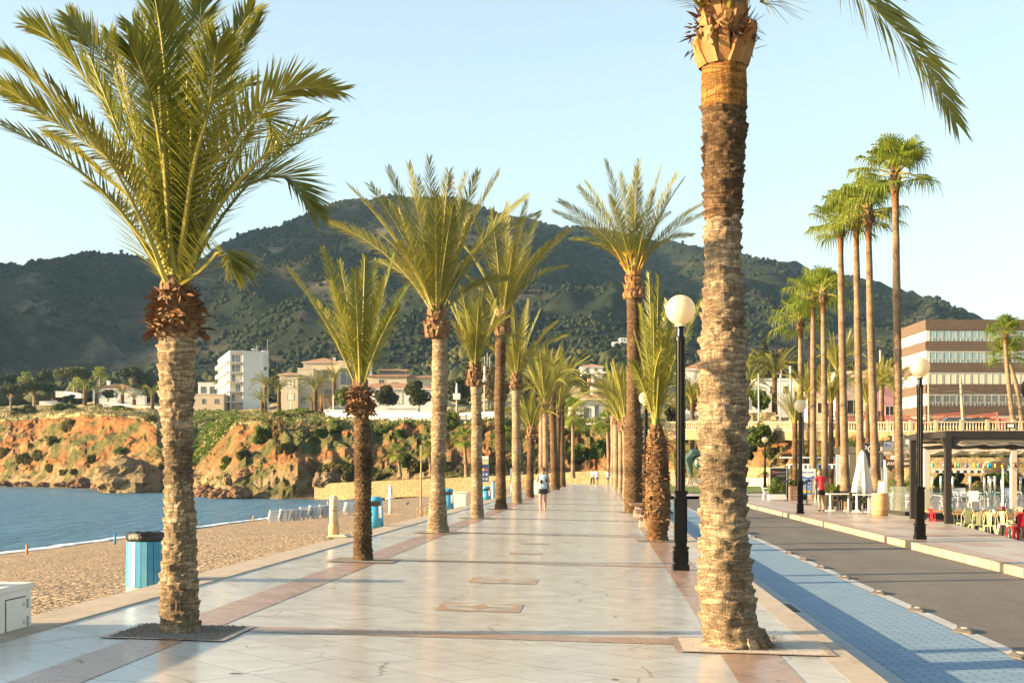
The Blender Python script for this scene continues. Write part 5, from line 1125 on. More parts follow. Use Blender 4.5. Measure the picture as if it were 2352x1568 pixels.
# ---------------------------------------------------------------- trees and palms on the plateau
T = [('big rounded stone pine behind the left villa', 171, 908, 845, 90, 440, 'pine', 'umbrella'), ('leaning pine with bare forked trunk on the left cliff', 78, 943, 874, 92, 402, 'pine', 'umbrella'),
     ('low pine on the cliff at the left picture edge', 24, 948, 884, 62, 395, 'pine', 'umbrella'), ('dark pine left of the villa with a pointed top', 102, 906, 850, 46, 450, 'pine', 'round'),
     ('dark pine at the left picture edge behind the others', 20, 906, 858, 62, 460, 'dark', 'round'), ('small umbrella pine rising over the dark trees left of the palm trunk', 302, 905, 843, 50, 450, 'pine', 'umbrella'),
     ('dark dense tree right of the white villa', 330, 914, 856, 76, 455, 'dark', 'round'), ('dark tree half behind the left front palm', 262, 908, 868, 50, 460, 'pine', 'round'), ('shrubby tree in front of the white villa', 248, 918, 896, 34, 405, 'dark', 'round'),
     ('dark hedge tree under the left stone pine', 160, 922, 905, 60, 410, 'dark', 'shrub'), ('green tree right of the white apartment tower', 630, 905, 852, 44, 400, 'pine', 'round'), ('bright green tree by the dry palm', 786, 946, 888, 42, 268, 'green', 'round'),
     ('spreading juniper before the white house', 888, 944, 886, 62, 262, 'dark', 'round'), ('large dark cypress before the white house', 962, 950, 868, 72, 258, 'dark', 'round'), ('dark tree right of the tall third palm', 1050, 945, 862, 62, 255, 'dark', 'round'),
     ('tall araucaria behind the slim pale palm', 1076, 945, 812, 52, 262, 'pine', 'araucaria'), ('brown leafless looking tree by the spiked pole', 1122, 945, 836, 44, 260, 'dry', 'round'), ('green tree behind the leaning palm crown', 1150, 948, 856, 62, 280, 'pine', 'round'),
     ('dark tree left of the end villa', 1220, 960, 868, 70, 240, 'dark', 'round'), ('olive tree behind the palm clump', 1280, 955, 838, 80, 300, 'pine', 'round'), ('dark bush before the end villa roof', 1296, 950, 900, 40, 218, 'dark', 'round'),
     ('green tree behind the end villa', 1345, 915, 862, 60, 300, 'pine', 'round'), ('broad sunlit pine behind the white houses', 1762, 920, 808, 90, 225, 'pine', 'round'), ('norfolk pine poking above the broad pine', 1755, 880, 778, 36, 235, 'pine', 'araucaria'),
     ('dark tree behind the middle fan palms', 1830, 925, 818, 52, 240, 'dark', 'round'), ('bright green tree in front of the white houses', 1747, 955, 896, 60, 172, 'green', 'round'), ('dark tree behind the tall young date palm', 1965, 925, 828, 60, 230, 'dark', 'round'),
     ('tree behind the pink house', 2052, 900, 818, 44, 215, 'pine', 'round'), ('dark tree behind the right palm row', 1590, 965, 868, 46, 200, 'dark', 'round'), ('dark bush under the white balcony villa', 1545, 985, 930, 40, 185, 'dark', 'round'), ('light bush beside the broad pine', 1795, 860, 800, 30, 232, 'olive', 'round')]
for i, t in enumerate(T): tree(*t, seed=i)
tree('wide dark green bush hanging over the cliff beside the thick trunk', 1748, 1018, 962, 86, 144, 'green', 'shrub', 1, 'shrub', None, False, 44); tree('dark lower part of the bush beside the thick trunk', 1716, 1060, 1004, 46, 144, 'dark', 'shrub', 2, 'shrub', None, False, 12)
tree('round clipped bush on the white wall', 1135, 946, 930, 30, 222, 'green', 'shrub', 3, 'shrub', None, False, 8)
def date(label, px, cy, by, d, L, s, **k): far_palm(label, px, by, px, cy, k.pop('hw', 4.5), 24, s, L, M_BARK_DARK, d, group=k.pop('group', 'date palms in the gardens'), boots=False, kinds=k.pop('kinds', ('mid', 'out', 'low')))
for i, (px, cy, by, d, L) in enumerate([(195, 890, 930, 395, 4.4), (222, 902, 931, 396, 3.8), (281, 905, 929, 394, 4.4), (308, 916, 932, 392, 3.4), (350, 908, 946, 378, 4.6), (123, 898, 925, 405, 3.8), (609, 889, 950, 310, 4.6), (641, 897, 940, 312, 4.4), (602, 922, 950, 300, 3.6), (724, 897, 945, 262, 4.6), (767, 872, 935, 305, 4.6), (718, 925, 946, 264, 2.6)]):
    date(['tall date palm left of the white villa', 'darker date palm beside the tall one by the villa', 'date palm in front of the white villa', 'low date palm right of the villa', 'date palm by the beige garden wall', 'small date palm by the black hedge', 'date palm at the right corner of the apartment tower', 'second date palm right of the apartment tower', 'low date palm at the foot of the apartment tower', 'full date palm before the cream complex', 'pale date palm against the glazed bay', 'small palm under the full date palm'][i], px, cy, by, d, L, 200 + i)
for i, (px, cy, by, d) in enumerate([(230, 856, 905, 430), (58, 866, 905, 440), (178, 880, 915, 420), (505, 878, 910, 440), (520, 876, 905, 445)]):
    fan_palm(['tall fan palm above the white villa', 'fan palm among the pines at the left', 'bushy fan palm left of the villa', 'fan palm left of the apartment tower', 'far fan palm beside the apartment tower'][i], px, by, px, cy, 3, d, 22, 2.7 if i != 3 else 2.2, 230 + i, 0, 0, 'fan palms in the gardens', (70, 45, 20, -10, -35))
rg = random.Random(77); dp = thing('dry_palm', 'dead date palm with hanging brown fronds beside the full one', 'palm tree', W(738, 945, 263)); cr0 = Vector((0, 0, 34 / F * 263)); trunk_mesh('trunk', [(Vector((0, 0, -.3)), .4), (cr0, .33)], .3, 7, .03, 3, dp, M_BARK_DARK, 3, 3)
for k in range(16):
    az = rg.uniform(-1.6, 1.4); o = pool_frond(dp, 'low', cr0, az, rg.uniform(3, 3.8), rg, rg.uniform(.5, .9)); o.data = o.data if 'dry' in o.data.name else o.data.copy(); o.data.materials[0] = M_DRYLEAF; o.data.materials[1] = M_DRYLEAF
for i, (px, cy, by, d, L, hw, kd) in enumerate([(1779, 866, 950, 172, 4.4, 6, ('mid', 'out', 'low')), (1924, 848, 1095, 104, 3.3, 5.5, ('up', 'mid', 'out')), (1909, 922, 1120, 86, 2.4, 5.5, ('up', 'mid', 'mid')), (1861, 915, 1118, 88, 2.8, 5.5, ('up', 'mid', 'mid')), (1826, 968, 1120, 80, 2.3, 6, ('up', 'mid', 'mid')), (1993, 926, 1100, 96, 3.2, 5.5, ('up', 'mid', 'out')), (2026, 890, 985, 150, 3.6, 4.5, ('up', 'mid', 'out')), (2056, 905, 985, 140, 3.4, 4.5, ('up', 'mid', 'out')), (1716, 905, 985, 165, 4.0, 4, ('mid', 'out', 'low')), (1590, 925, 1060, 165, 4.6, 5, ('mid', 'out', 'low')), (1566, 950, 1080, 168, 4.2, 5, ('mid', 'out', 'low')), (1640, 935, 985, 170, 3.6, 5, ('mid', 'out', 'low')), (1708, 860, 985, 172, 4.2, 5, ('mid', 'out', 'low'))]):
    date(['big dark date palm with a full round crown before the white houses', 'tallest young date palm between the fan palm trunks', 'young date palm right of the man in red, with a pale trunk', 'young date palm left of the tall young one', 'short date palm right behind the globe lamp', 'young date palm between two tall fan palm trunks', 'date palm before the pink house', 'date palm behind the tallest fan palm trunk', 'date palm peeping out right of the thick trunk', 'date palm behind the front lamp post', 'old date palm behind the shaggy fat palm', 'date palm hidden behind the thick front trunk', 'tall date palm just right of the thick front trunk'][i], px, cy, by, d, L, 250 + i, hw=hw, kinds=kd, group='date palms behind the restaurants')
# ---------------------------------------------------------------- shrubs on the cliffs
SH = [(157, 985, 38, 34, 'olive', 'small pine standing out from the ochre cliff face'), (121, 1016, 36, 26, 'olive', 'olive bush under the small cliff pine'), (53, 1060, 26, 30, 'olive', 'dark round bush low on the left cliff'), (88, 1054, 24, 30, 'olive', 'bush beside the dark round one on the left cliff'), (113, 1078, 22, 18, 'olive', 'low bush just above the yellow rock'), (211, 1060, 18, 24, 'olive', 'single small bush below the red cliff'), (149, 1086, 24, 14, 'olive', 'flat bush above the shore rocks'), (173, 1086, 20, 14, 'olive', 'flat bush right of another above the shore rocks'), (275, 1040, 40, 16, 'green', 'green strip of shrub above the huge boulder'), (345, 964, 46, 20, 'olive', 'dark shrub on the cliff edge behind the palm trunk'), (6, 1046, 30, 30, 'olive', 'bush at the left picture edge'), (372, 1086, 26, 30, 'olive', 'dark shrub right on the huge boulder'),
      (604, 1012, 58, 62, 'green', 'large bright green bush on the folded cliff'), (640, 1000, 30, 56, 'dry', 'dry brown bush beside the large green one'), (733, 998, 32, 24, 'green', 'green bush below the cliff edge'), (776, 986, 46, 20, 'green', 'green overhanging bush left of the shaggy palm collar'), (880, 990, 52, 22, 'green', 'green overhanging bush right of the shaggy palm collar'), (918, 994, 34, 26, 'green', 'green clump hanging down the red cliff'), (766, 1084, 58, 36, 'olive', 'olive bush above the end of the stone wall'), (800, 1090, 48, 40, 'pine', 'darker bush above the stone wall by the palm trunk'), (932, 1066, 60, 40, 'green', 'wide green bush on the bank above the wall'), (962, 1080, 52, 40, 'olive', 'yellowish bush on the bank by the thin beach pole'), (880, 1096, 44, 18, 'olive', 'low bush on top of the stone wall'), (1037, 974, 34, 42, 'green', 'round green tree like bush by the perforated wall'), (1022, 1080, 34, 40, 'green', 'green bush between the palm trunks'), (560, 1050, 40, 30, 'olive', 'olive shrub on the folded cliff'), (520, 1070, 36, 40, 'green', 'green shrub beside the stair path'), (660, 1040, 44, 34, 'olive', 'scrub above the folded rock'),
      (1290, 1000, 70, 30, 'olive', 'scrub along the top of the red bank'), (1330, 1064, 60, 70, 'green', 'green creeper covering the red bank'), (1375, 1050, 46, 66, 'green', 'hanging creeper right of the bank palm'), (1395, 1040, 30, 60, 'green', 'bright hanging creeper at the end of the bank'), (1140, 1040, 40, 40, 'olive', 'scrub on the bank behind the leaning palm'), (1105, 990, 36, 24, 'olive', 'scrub under the perforated wall'), (1205, 1000, 40, 26, 'olive', 'scrub on the bank edge behind the clump'), (1180, 1060, 36, 26, 'dry', 'dry scrub on the red bank'), (1240, 1086, 34, 20, 'olive', 'bush above the wall behind the walking person'),
      (1800, 1060, 40, 40, 'dry', 'dry brown scrub on the right bank'), (1770, 1050, 40, 40, 'olive', 'scrub beside the globe lamp'), (1850, 1060, 60, 50, 'olive', 'green scrub behind the globe lamp'), (1905, 1050, 60, 40, 'olive', 'green bank behind the fan palm trunks'), (1960, 1030, 60, 30, 'green', 'green edge under the balustrade'), (2040, 1030, 60, 30, 'green', 'green strip under the balustrade right of the palms'), (1590, 1010, 46, 20, 'olive', 'scrub on the bank behind the sculpture'), (1600, 1050, 36, 40, 'dry', 'dry shrub behind the front lamp'), (690, 950, 60, 18, 'green', 'green hedge on the cliff top left of the fence'), (670, 962, 60, 22, 'pine', 'dark hedge on the cliff top'), (640, 960, 40, 24, 'green', 'green shrub at the cliff top corner'), (150, 940, 60, 18, 'green', 'green shrub belt under the villa garden'), (280, 942, 70, 16, 'green', 'green shrub belt left of the palm trunk'), (60, 950, 60, 24, 'pine', 'scrub under the leaning pine')]
for i, (px, py, w, h, kd, lab) in enumerate(SH):
    p, d = on_cliff(px, py); yb = HY - (p.z - HC) / d * F; tree(lab, px, yb + 3, yb - h * .8, w * 1.2, d - .3, kd, 'shrub', i, 'shrub', 'shrubs on the cliff', False, 22)
# dense green cover in the ravine and scrub sprinkled over the cliff tops
cl = []; rg = random.Random(4)
for k in range(230):
    px = rg.uniform(386, 548); py = rg.uniform(946, 1076); lim = np.interp(px, [386, 440, 500, 548], [1020, 1076, 1020, 962])
    if py > lim: continue
    p, d = on_cliff(px, py); cl.append(((p.x, p.y, p.z), (1.5, 1.5, 1.1)))
V, Fc = leaf_cloud(cl, 150, .28, 3); stuff(mesh_obj('ground_cover', V, Fc, LEAF['green']), 'bright green creeping cover filling the ravine beside the palm trunk', 'ground cover')
cl = []
for k in range(1300):
    px = rg.uniform(-60, 1700); i = int(np.interp(px, cols, np.arange(NC))); j = rg.choice([rg.randrange(50, 84), rg.randrange(8, 60)])
    if j < 50 and fbm(px * .02, j * .12, 7) < .12: continue
    p = TERR[i, min(j, NRW - 1)]; s = rg.uniform(.4, 1.1) * (1.3 if j > 50 else .8); cl.append((tuple(p), (s, s, s * .6)))
for k in range(900):
    px = rg.uniform(-80, 740) if k % 3 else rg.uniform(700, 1600); i = int(np.interp(px, cols, np.arange(NC))); p = TERR[i, rg.randrange(50, 68)]; s = rg.uniform(.6, 1.5); cl.append((tuple(p), (s * 1.3, s * 1.3, s * .6)))
V, Fc = leaf_cloud(cl, 26, .22, 8); stuff(mesh_obj('low_scrub', V, Fc, LEAF['olive']), 'low olive scrub sprinkled over cliffs and cliff top', 'scrub')
cl = []
for k in range(500):
    px = rg.uniform(560, 1560); i = int(np.interp(px, cols, np.arange(NC))); p = TERR[i, rg.randrange(48, 60)]; s = rg.uniform(.5, 1.2); cl.append((tuple(p), (s, s, s * .5)))
V, Fc = leaf_cloud(cl, 26, .2, 9); stuff(mesh_obj('edge_scrub', V, Fc, LEAF['green']), 'green fringe of plants along the cliff edge', 'scrub')
# ---------------------------------------------------------------- street lamps
M_IRON = mat('black_cast_iron', (.005, .005, .005), (.008, .008, .008), 6, .2, .1, 30, .004, spec=.2)
def globe_mat():
    t = NT('opal_globe'); c = t.ramp(t.noise(t.coord(), 2.0, 6), [(.3, (.78, .66, .46)), (.7, (.86, .76, .56))]); t.color(c); t.rough(.35)
    tr = t.new('ShaderNodeBsdfTranslucent'); t.link(c, tr.inputs['Color']); ms = t.new('ShaderNodeMixShader'); ms.inputs[0].default_value = .4
    t.link(t.b.outputs[0], ms.inputs[1]); t.link(tr.outputs[0], ms.inputs[2]); t.link(ms.outputs[0], t.out.inputs['Surface']); return t.mat
M_GLOBE = globe_mat()
def make_lamp(label, loc):
    r = thing('street_lamp', label, 'street lamp', loc, YAW, 'black globe lamps along promenade and road')
    mb = MB(); mb.box(-.135, -.135, 0, .135, .135, .1); mb.box(-.115, -.115, .1, .115, .115, .36, .96, .96); mb.box(-.13, -.13, .36, .13, .13, .4)
    for s in (-1, 1):
        mb.box(-.075, s * .12 - .008, .14, .075, s * .12 + .008, .33); mb.box(s * .12 - .008, -.075, .14, s * .12 + .008, .075, .33)
    mb.build('base', M_IRON, r)
    mb = MB(); mb.box(-.095, -.095, .4, .095, .095, 1.28, .96, .96); mb.box(-.11, -.11, 1.28, .11, .11, 1.34)
    for s in (-1, 1):
        mb.box(-.06, s * .1 - .008, .46, .06, s * .1 + .006, 1.22); mb.box(s * .1 - .008, -.06, .46, s * .1 + .006, .06, 1.22)
    mb.build('pedestal', M_IRON, r)
    mb = MB(); n = 32; ring = []
    for k in range(n):
        a = 2 * math.pi * k / n; q = .082 * (1.0 if k % 4 < 2 else .80); ring.append((q * math.cos(a), q * math.sin(a)))
    mb.prism(ring, 1.34, 3.86); mb.lathe([(.09, 3.86), (.09, 3.92), (.06, 3.94), (.055, 4.06), (.075, 4.07), (.075, 4.1)], 20); mb.build('shaft', M_IRON, r)
    mb = MB(); mb.lathe([(.09, 4.1), (.1, 4.12), (.07, 4.16)], 20); mb.build('collar', M_GLOBE, r)
    mb = MB(); mb.ball((0, 0, 4.38), .25, 32, 20); mb.build('globe', M_GLOBE, r, True); return r
lampA = make_lamp('nearest black globe lamp, just left of the thick right palm trunk', GP(1563, 1309))
for lab, px, py, z in (('black globe lamp on the right sidewalk before the pergola', 2113, 1238, ZS), ('black globe lamp beside the man in red', 1838, 1179, ZS)):
    copy_tree(lampA, None, G(px, py, z), YAW, lab)
copy_tree(lampA, None, GP(1483, 1184), YAW, 'black globe lamp half hidden behind the shaggy fat palm')
copy_tree(lampA, None, GP(1463, 1144), YAW, 'globe lamp behind the tall palm with orange flowers')
o = copy_tree(lampA, None, W(1757, 1119, 128), YAW, 'small distant globe lamp below the hanging bush'); o.scale = (1.18, 1.18, 1.02)
copy_tree(lampA, None, W(1709, 1092, 160), YAW, 'distant globe lamp peeping out right of the thick trunk').scale = (1.2, 1.2, 1.4)
# ---------------------------------------------------------------- tree pits
M_GRAVEL = mat('dark_gravel', (.15, .135, .12), (.3, .27, .23), 60, .95, 1.0, 70, .03, lo=.35, hi=.65)
def pit(label, cx, cy, w, l, m, dz=.008, rim=M_BROWN):
    z = pz(cx); mb = MB()
    on_ = [(cx - w, cy - l), (cx + w, cy - l), (cx + w, cy + l), (cx - w, cy + l)]; mb.add([(x, y, pz(x) + dz + .006 * (m is M_GRAVEL)) for x, y in on_], [(0, 1, 2, 3)])
    o = struct(mb.build('tree_pit', m)); mb = MB(); t = .07
    for x0, y0, x1, y1 in ((cx - w - t, cy - l - t, cx + w + t, cy - l), (cx - w - t, cy + l, cx + w + t, cy + l + t), (cx - w - t, cy - l, cx - w, cy + l), (cx + w, cy - l, cx + w + t, cy + l)):
        mb.add([(x, y, pz(x) + .012) for x, y in ((x0, y0), (x1, y0), (x1, y1), (x0, y1))], [(0, 1, 2, 3)])
    struct(mb.build('pit_border', rim)); return o
pit('', l1b.x, l1b.y, .52, .52, M_GRAVEL)
pit('', r1b.x + .12, r1b.y, .66, .5, mat('pale_concrete', (.52, .46, .38), (.42, .37, .3), 8, .9, .7, 40, .02), .012)
for q in (L2, L3, L4, L5, L6): pit('', q[2].x, q[2].y, .5, .5, M_GRAVEL)
for q in (R2, R3): pit('', q[2].x, q[2].y, .45, .5, M_GRAVEL)
# real pebbles in the front pit
mb = MB(); rg = random.Random(2)
for k in range(900):
    x, y = l1b.x + rg.uniform(-.5, .5), l1b.y + rg.uniform(-.5, .5)
    if (x - l1b.x) ** 2 + (y - l1b.y) ** 2 < .03: continue
    s = rg.uniform(.012, .03); z = pz(x) + .012; a = rg.uniform(0, 6.28); c_, s_ = math.cos(a) * s, math.sin(a) * s
    mb.add([(x + c_, y + s_, z), (x - s_, y + c_, z), (x - c_, y - s_, z), (x + s_, y - c_, z), (x + rg.uniform(-.3, .3) * s, y, z + s * .8)], [(0, 1, 4), (1, 2, 4), (2, 3, 4), (3, 0, 4)])
stuff(mb.build('gravel', M_GRAVEL), 'dark gravel filling the square pit of the left front palm', 'gravel')
# loose pebbles on the near beach
mb = MB()
for k in range(15000):
    y = 9 + 34 * rg.random() ** 1.5; x = -5.98 - rg.random() ** 1.3 * (3 + y * .42); s = rg.uniform(.008, .026) * (1 + y * .02); z = beach_z(x, y) - s * .1; a = rg.uniform(0, 6.28); c_, s_ = math.cos(a) * s, math.sin(a) * s * .7
    mb.add([(x + c_, y + s_, z), (x - s_, y + c_, z), (x - c_, y - s_, z), (x + s_, y - c_, z), (x + rg.uniform(-.3, .3) * s, y, z + s * .55)], [(0, 1, 4), (1, 2, 4), (2, 3, 4), (3, 0, 4)])
stuff(mb.build('pebbles', mat('loose_pebbles', (.2, .15, .1), (.36, .29, .2), 12, .8)), 'loose pebbles scattered over the near beach', 'pebbles')
# ---------------------------------------------------------------- lane separators, drain, weeds
M_RUB = mat('worn_rubber', (.17, .145, .105), (.11, .095, .075), 6, .8, .3, 20)
for i, (px, py) in enumerate(((2345, 1508), (2226, 1450), (2119, 1402), (2035, 1363), (1956, 1328), (1901, 1304), (1857, 1286), (1821, 1271), (1737, 1234))):
    p = G(px, py, ZR); r = thing('lane_separator', ['separator cut by the right picture edge', 'nearest whole rubber separator on the bike lane line', 'second nearest whole rubber separator on the bike lane line', 'third nearest rubber separator on the lane line', 'fourth nearest rubber separator, level with the lamp foot', 'rubber separator between two others halfway up the lane line', 'small rubber separator near the far end of the lane line', 'farthest separator of the close spaced ones', 'lone distant rubber separator beside the thick trunk'][i], 'lane separator', (4.3, p.y, ZR + .002), 0, 'rubber separators on the bike lane line')
    mb = MB(); mb.lathe([(.27, 0), (.26, .018), (.22, .036), (.14, .044), (.0001, .042)], 20, sx=.42, sy=1.1); mb.build('body', M_RUB, r, True)
    mb = MB()
    for k in range(12):
        a = -1.2 + 2.4 * k / 11; mb.bar((-.11 * math.cos(a) - .01, .28 * math.sin(a), .016), (-.07 * math.cos(a), .2 * math.sin(a), .044), .015)
    mb.build('rib', M_INLAY_DARK, r)
    mb = MB(); mb.lathe([(.06, .042), (.05, .05), (.0001, .051)], 14, sx=.7, sy=1.6); mb.build('reflector', M_POLE if 'M_POLE' in globals() else M_KERB, r)
p = G(1818, 1396, ZR); mb = MB(); mb.box(2.32, p.y - .5, ZR, 2.68, p.y + .5, ZR + .012)
for k in range(9): mb.box(2.36, p.y - .45 + k * .1, ZR + .012, 2.64, p.y - .4 + k * .1, ZR + .022)
tag(mb.build('drain_grate', mat('dark_steel', (.08, .1, .11), (.05, .06, .065), 8, .5, metal=.5)), 'dark steel drain grate in the gutter beside the kerb', 'drain grate')
mb = MB()
for k in range(500):
    y = rg.choice([rg.uniform(14.8, 17.8), rg.uniform(15.5, 17.3)]); x = 2.29 + abs(rg.gauss(0, .035)); h = rg.uniform(.02, .09); a = rg.uniform(0, 6.28); mb.add([(x - .006, y, ZR), (x + .006, y, ZR), (x + .04 * math.cos(a), y + .04 * math.sin(a), ZR + h)], [(0, 1, 2)])
stuff(mb.build('weeds', LEAF['green']), 'green weeds growing along the kerb by the drain', 'weeds')
mb = MB(); rg = random.Random(31)                                 # dry leaflets and grit blown over the slabs
for k in range(420):
    c = rg.choice((l1b, r1b, L2[2], R2[2])); x = max(-5.2, min(2.2, c.x + rg.gauss(0, 1.3))); y = c.y + rg.gauss(0, 1.6); z = pz(x) + .01; a = rg.uniform(0, 6.28); l = rg.uniform(.01, .05) if k % 4 else rg.uniform(.08, .22); u = Vector((math.cos(a), math.sin(a), 0)) * l; w = Vector((-u.y, u.x, 0)).normalized() * rg.uniform(.003, .008); p = Vector((x, y, z))
    mb.add([p - w, p + w, p + u + w * .2 + Vector((0, 0, .006)), p + u - w * .2 + Vector((0, 0, .006))], [(0, 1, 2, 3)])
stuff(mb.build('debris', M_BOOT_DRY), 'dry leaflets and grit blown over the paving around the palms', 'debris')
# ---------------------------------------------------------------- benches
M_SLAT = mat('dark_wood_slat', (.16, .09, .06), (.23, .14, .09), 5, .6, .3, 30)
def bench(label, px, py, first=None):
    p = GP(px, py)
    if first: return copy_tree(first, None, p, 0, label)
    r = thing('bench', label, 'bench', p, 0, 'benches between lamp and palms')
    for y in (-.55, .55): mb = MB(); mb.box(-.19, y - .12, 0, .19, y + .12, .4, .5, .6); mb.build('leg', M_KERB, r)
    mb = MB()
    for k in range(6): mb.box(-.3 + k * .102, -.95, .42, -.3 + k * .102 + .09, .95, .49)
    mb.box(-.26, -.6, .395, .26, -.5, .42); mb.box(-.26, .5, .395, .26, .6, .42); mb.build('seat', M_SLAT, r); return r
b1 = bench('backless wooden bench on white tapered feet, beside the shaggy palm', 1481, 1208); bench('farther wooden bench before the rough palm foot', 1466, 1186, b1)
# ---------------------------------------------------------------- bins, boxes, posts on the beach edge
BL = {'l': mat('light_blue_paint', (.15, .40, .53), (.12, .36, .48), 8, .45), 'm': mat('blue_paint', (.045, .24, .40), (.035, .2, .35), 8, .45), 'w': mat('pale_blue_paint', (.5, .66, .70), (.44, .6, .66), 8, .45)}
M_BAG = mat('black_bag', (.012, .012, .012), (.03, .03, .028), 8, .25, .8, 14, .03)
p = G(340, 1353, .0); rb = thing('slatted_bin', 'blue and white slatted wooden litter bin with black bag, on pebbles', 'litter bin', (p.x, p.y, beach_z(p.x, p.y) - .03), YAW + .25)
mb = MB(); mb.lathe([(.24, -.2), (.29, 0), (.295, .1), (.27, .12)], 28); mb.build('base', M_KERB, rb, True)
seq = 'lwlmmlmlmmlwmlmlmmlwlm'; n = len(seq)
for k in range(n):
    a = 2 * math.pi * (k + .5) / n + 2.4; u = Vector((math.cos(a), math.sin(a), 0)); s = Vector((-u.y, u.x, 0)); w = .29 * math.pi / n * .93; mb = MB(); V = []
    for z, rr in ((.12, .3), (.74, .29)):
        for ss, dd in ((-1, 0), (1, 0), (1, -.02), (-1, -.02)): V.append(u * (rr + dd) + s * w * ss + Vector((0, 0, z)))
    mb.add(V, [(0, 1, 5, 4), (1, 2, 6, 5), (2, 3, 7, 6), (3, 0, 4, 7), (4, 5, 6, 7), (3, 2, 1, 0)]); mb.build('slat', BL[seq[k]], rb)
mb = MB(); V = []
prof = [(.27, .72), (.285, .76), (.30, .80), (.275, .83), (.30, .85), (.29, .862), (.25, .84), (.22, .6)]
mb.lathe(prof, 40)
mb.v = [(x * (1 + .02 * math.sin(9 * math.atan2(y, x)) + .012 * math.sin(23 * math.atan2(y, x))), y * (1 + .02 * math.sin(9 * math.atan2(y, x))), z + .006 * math.sin(13 * math.atan2(y, x))) for x, y, z in mb.v]; mb.build('bag', M_BAG, rb, True)
mb = MB(); a = -.62; u = Vector((math.cos(a), math.sin(a), 0)); s = Vector((-u.y, u.x, 0)); q = u * .318
mb.add([q - s * .085 + Vector((0, 0, .45)), q + s * .085 + Vector((0, 0, .45)), q + s * .085 + Vector((0, 0, .7)), q - s * .085 + Vector((0, 0, .7))] + [q + u * -.012 + x for x in (-s * .085 + Vector((0, 0, .45)), s * .085 + Vector((0, 0, .45)), s * .085 + Vector((0, 0, .7)), -s * .085 + Vector((0, 0, .7)))], [(0, 1, 2, 3), (7, 6, 5, 4), (0, 4, 5, 1), (2, 6, 7, 3), (1, 5, 6, 2), (3, 7, 4, 0)]); sg = mb.build('sign_plate', M_WHITE, rb)
mb = MB(); q = q + u * .004; mb.add([q - s * .05 + Vector((0, 0, .48)), q + s * .05 + Vector((0, 0, .48)), q + s * .05 + Vector((0, 0, .58)), q - s * .05 + Vector((0, 0, .58)), q + Vector((0, 0, .61)), q - s * .05 + Vector((0, 0, .66)), q + s * .05 + Vector((0, 0, .66))], [(0, 1, 2, 3), (4, 6, 5)]); mb.build('pictogram', BL['m'], sg)
# white utility box
ub = thing('utility_box', 'weathered white masonry box with hinged door at the left edge', 'utility box', (-5.9, 11.6, -.02), 0); M_OLDW = mat('chipped_white_paint', (.62, .56, .45), (.74, .7, .62), 2.2, .85, .5, 14, .01, lo=.3, hi=.42)
mb = MB(); mb.box(-.5, -2.2, -.2, .32, 1.43, .53); mb.box(-.53, -2.25, .53, .335, 1.445, .58); mb.build('body', M_OLDW, ub)
mb = MB(); mb.box(.32, .85, .16, .335, 1.29, .45); dr = mb.build('door', M_OLDW, ub); mb = MB()
mb.box(.315, .84, .15, .323, .85, .46); mb.box(.315, 1.29, .15, .323, 1.3, .46); mb.box(.315, .85, .45, .323, 1.29, .46); mb.box(.315, .85, .15, .323, 1.29, .16); mb.build('door_gap', M_FIBRE, dr)
for z in (.2, .37): mb = MB(); mb.box(.335, 1.2, z, .343, 1.33, z + .03, .5, 1); mb.box(.32, 1.3, z - .03, .345, 1.33, z + .06); mb.build('hinge', M_GALV, dr)
mb = MB(); mb.lathe([(.16, .62), (.15, .66), (.0001, .67)], 20, (0, 1.0, 0)); mb.build('lid', BL['m'] if False else M_INLAY_DARK, ub)
M_BIN = mat('blue_plastic', (.05, .30, .50), (.04, .27, .46), 4, .35, spec=.5)
def bin_(label, px, py, h, r, z=None):
    p = G(px, py, -.03); t = thing('litter_bin', label, 'litter bin', (p.x, p.y, -.03), YAW, 'blue plastic bins along the beach'); mb = MB()
    mb.lathe([(r * 1.02, 0), (r * 1.02, h * .1)], 20); mb.build('foot', M_INLAY_DARK, t); mb = MB(); mb.lathe([(r * 1.0, h * .1), (r * .9, h * .72)], 24); mb.lathe([(r * .82, h * .72), (r * .82, h * .88)], 24); mb.build('body', M_BIN, t, True)
    mb = MB(); mb.lathe([(r * .9, h * .87), (r * .9, h * .93), (r * .75, h * .98), (r * .3, h), (.0001, h)], 24)
    for a in (0, 1.57, 3.14, 4.71): mb.box(r * .86 * math.cos(a + .8) - .03, r * .86 * math.sin(a + .8) - .03, h * .7, r * .86 * math.cos(a + .8) + .03, r * .86 * math.sin(a + .8) + .03, h * .9)
    mb.build('lid', M_BIN, t, True); mb = MB()
    mb.box(-r * .55, -r * .86, h * .735, r * .55, -r * .80, h * .86); mb.build('opening', M_DARKVOID, t)
    mb = MB(); mb.box(r * .45, -r * .83, h * .4, r * .8, -r * .6, h * .75); mb.build('sticker', M_WHITE, t); return t
bin_('big blue domed bin right behind the second palm on the left', 862, 1221, .97, .23); bin_('blue domed bin right of the third palm on the left', 1029, 1177, .97, .24); bin_('small blue bin between the fourth and fifth palm', 1117, 1153, .84, .24)
bin_('tiny distant blue bin at the far wall', 1293, 1118, 1.0, .3)
p = G(1133, 1151, -.03); t = thing('bottle_bin', 'tall thin blue tube bin beside the info panel', 'litter bin', p); mb = MB(); mb.lathe([(.08, 0), (.085, .1), (.085, 1.05)], 16); mb.build('tube', BL['l'], t, True); mb = MB(); mb.lathe([(.09, 1.05), (.09, 1.12), (.0001, 1.14)], 16); mb.build('cap', M_INLAY_DARK, t)
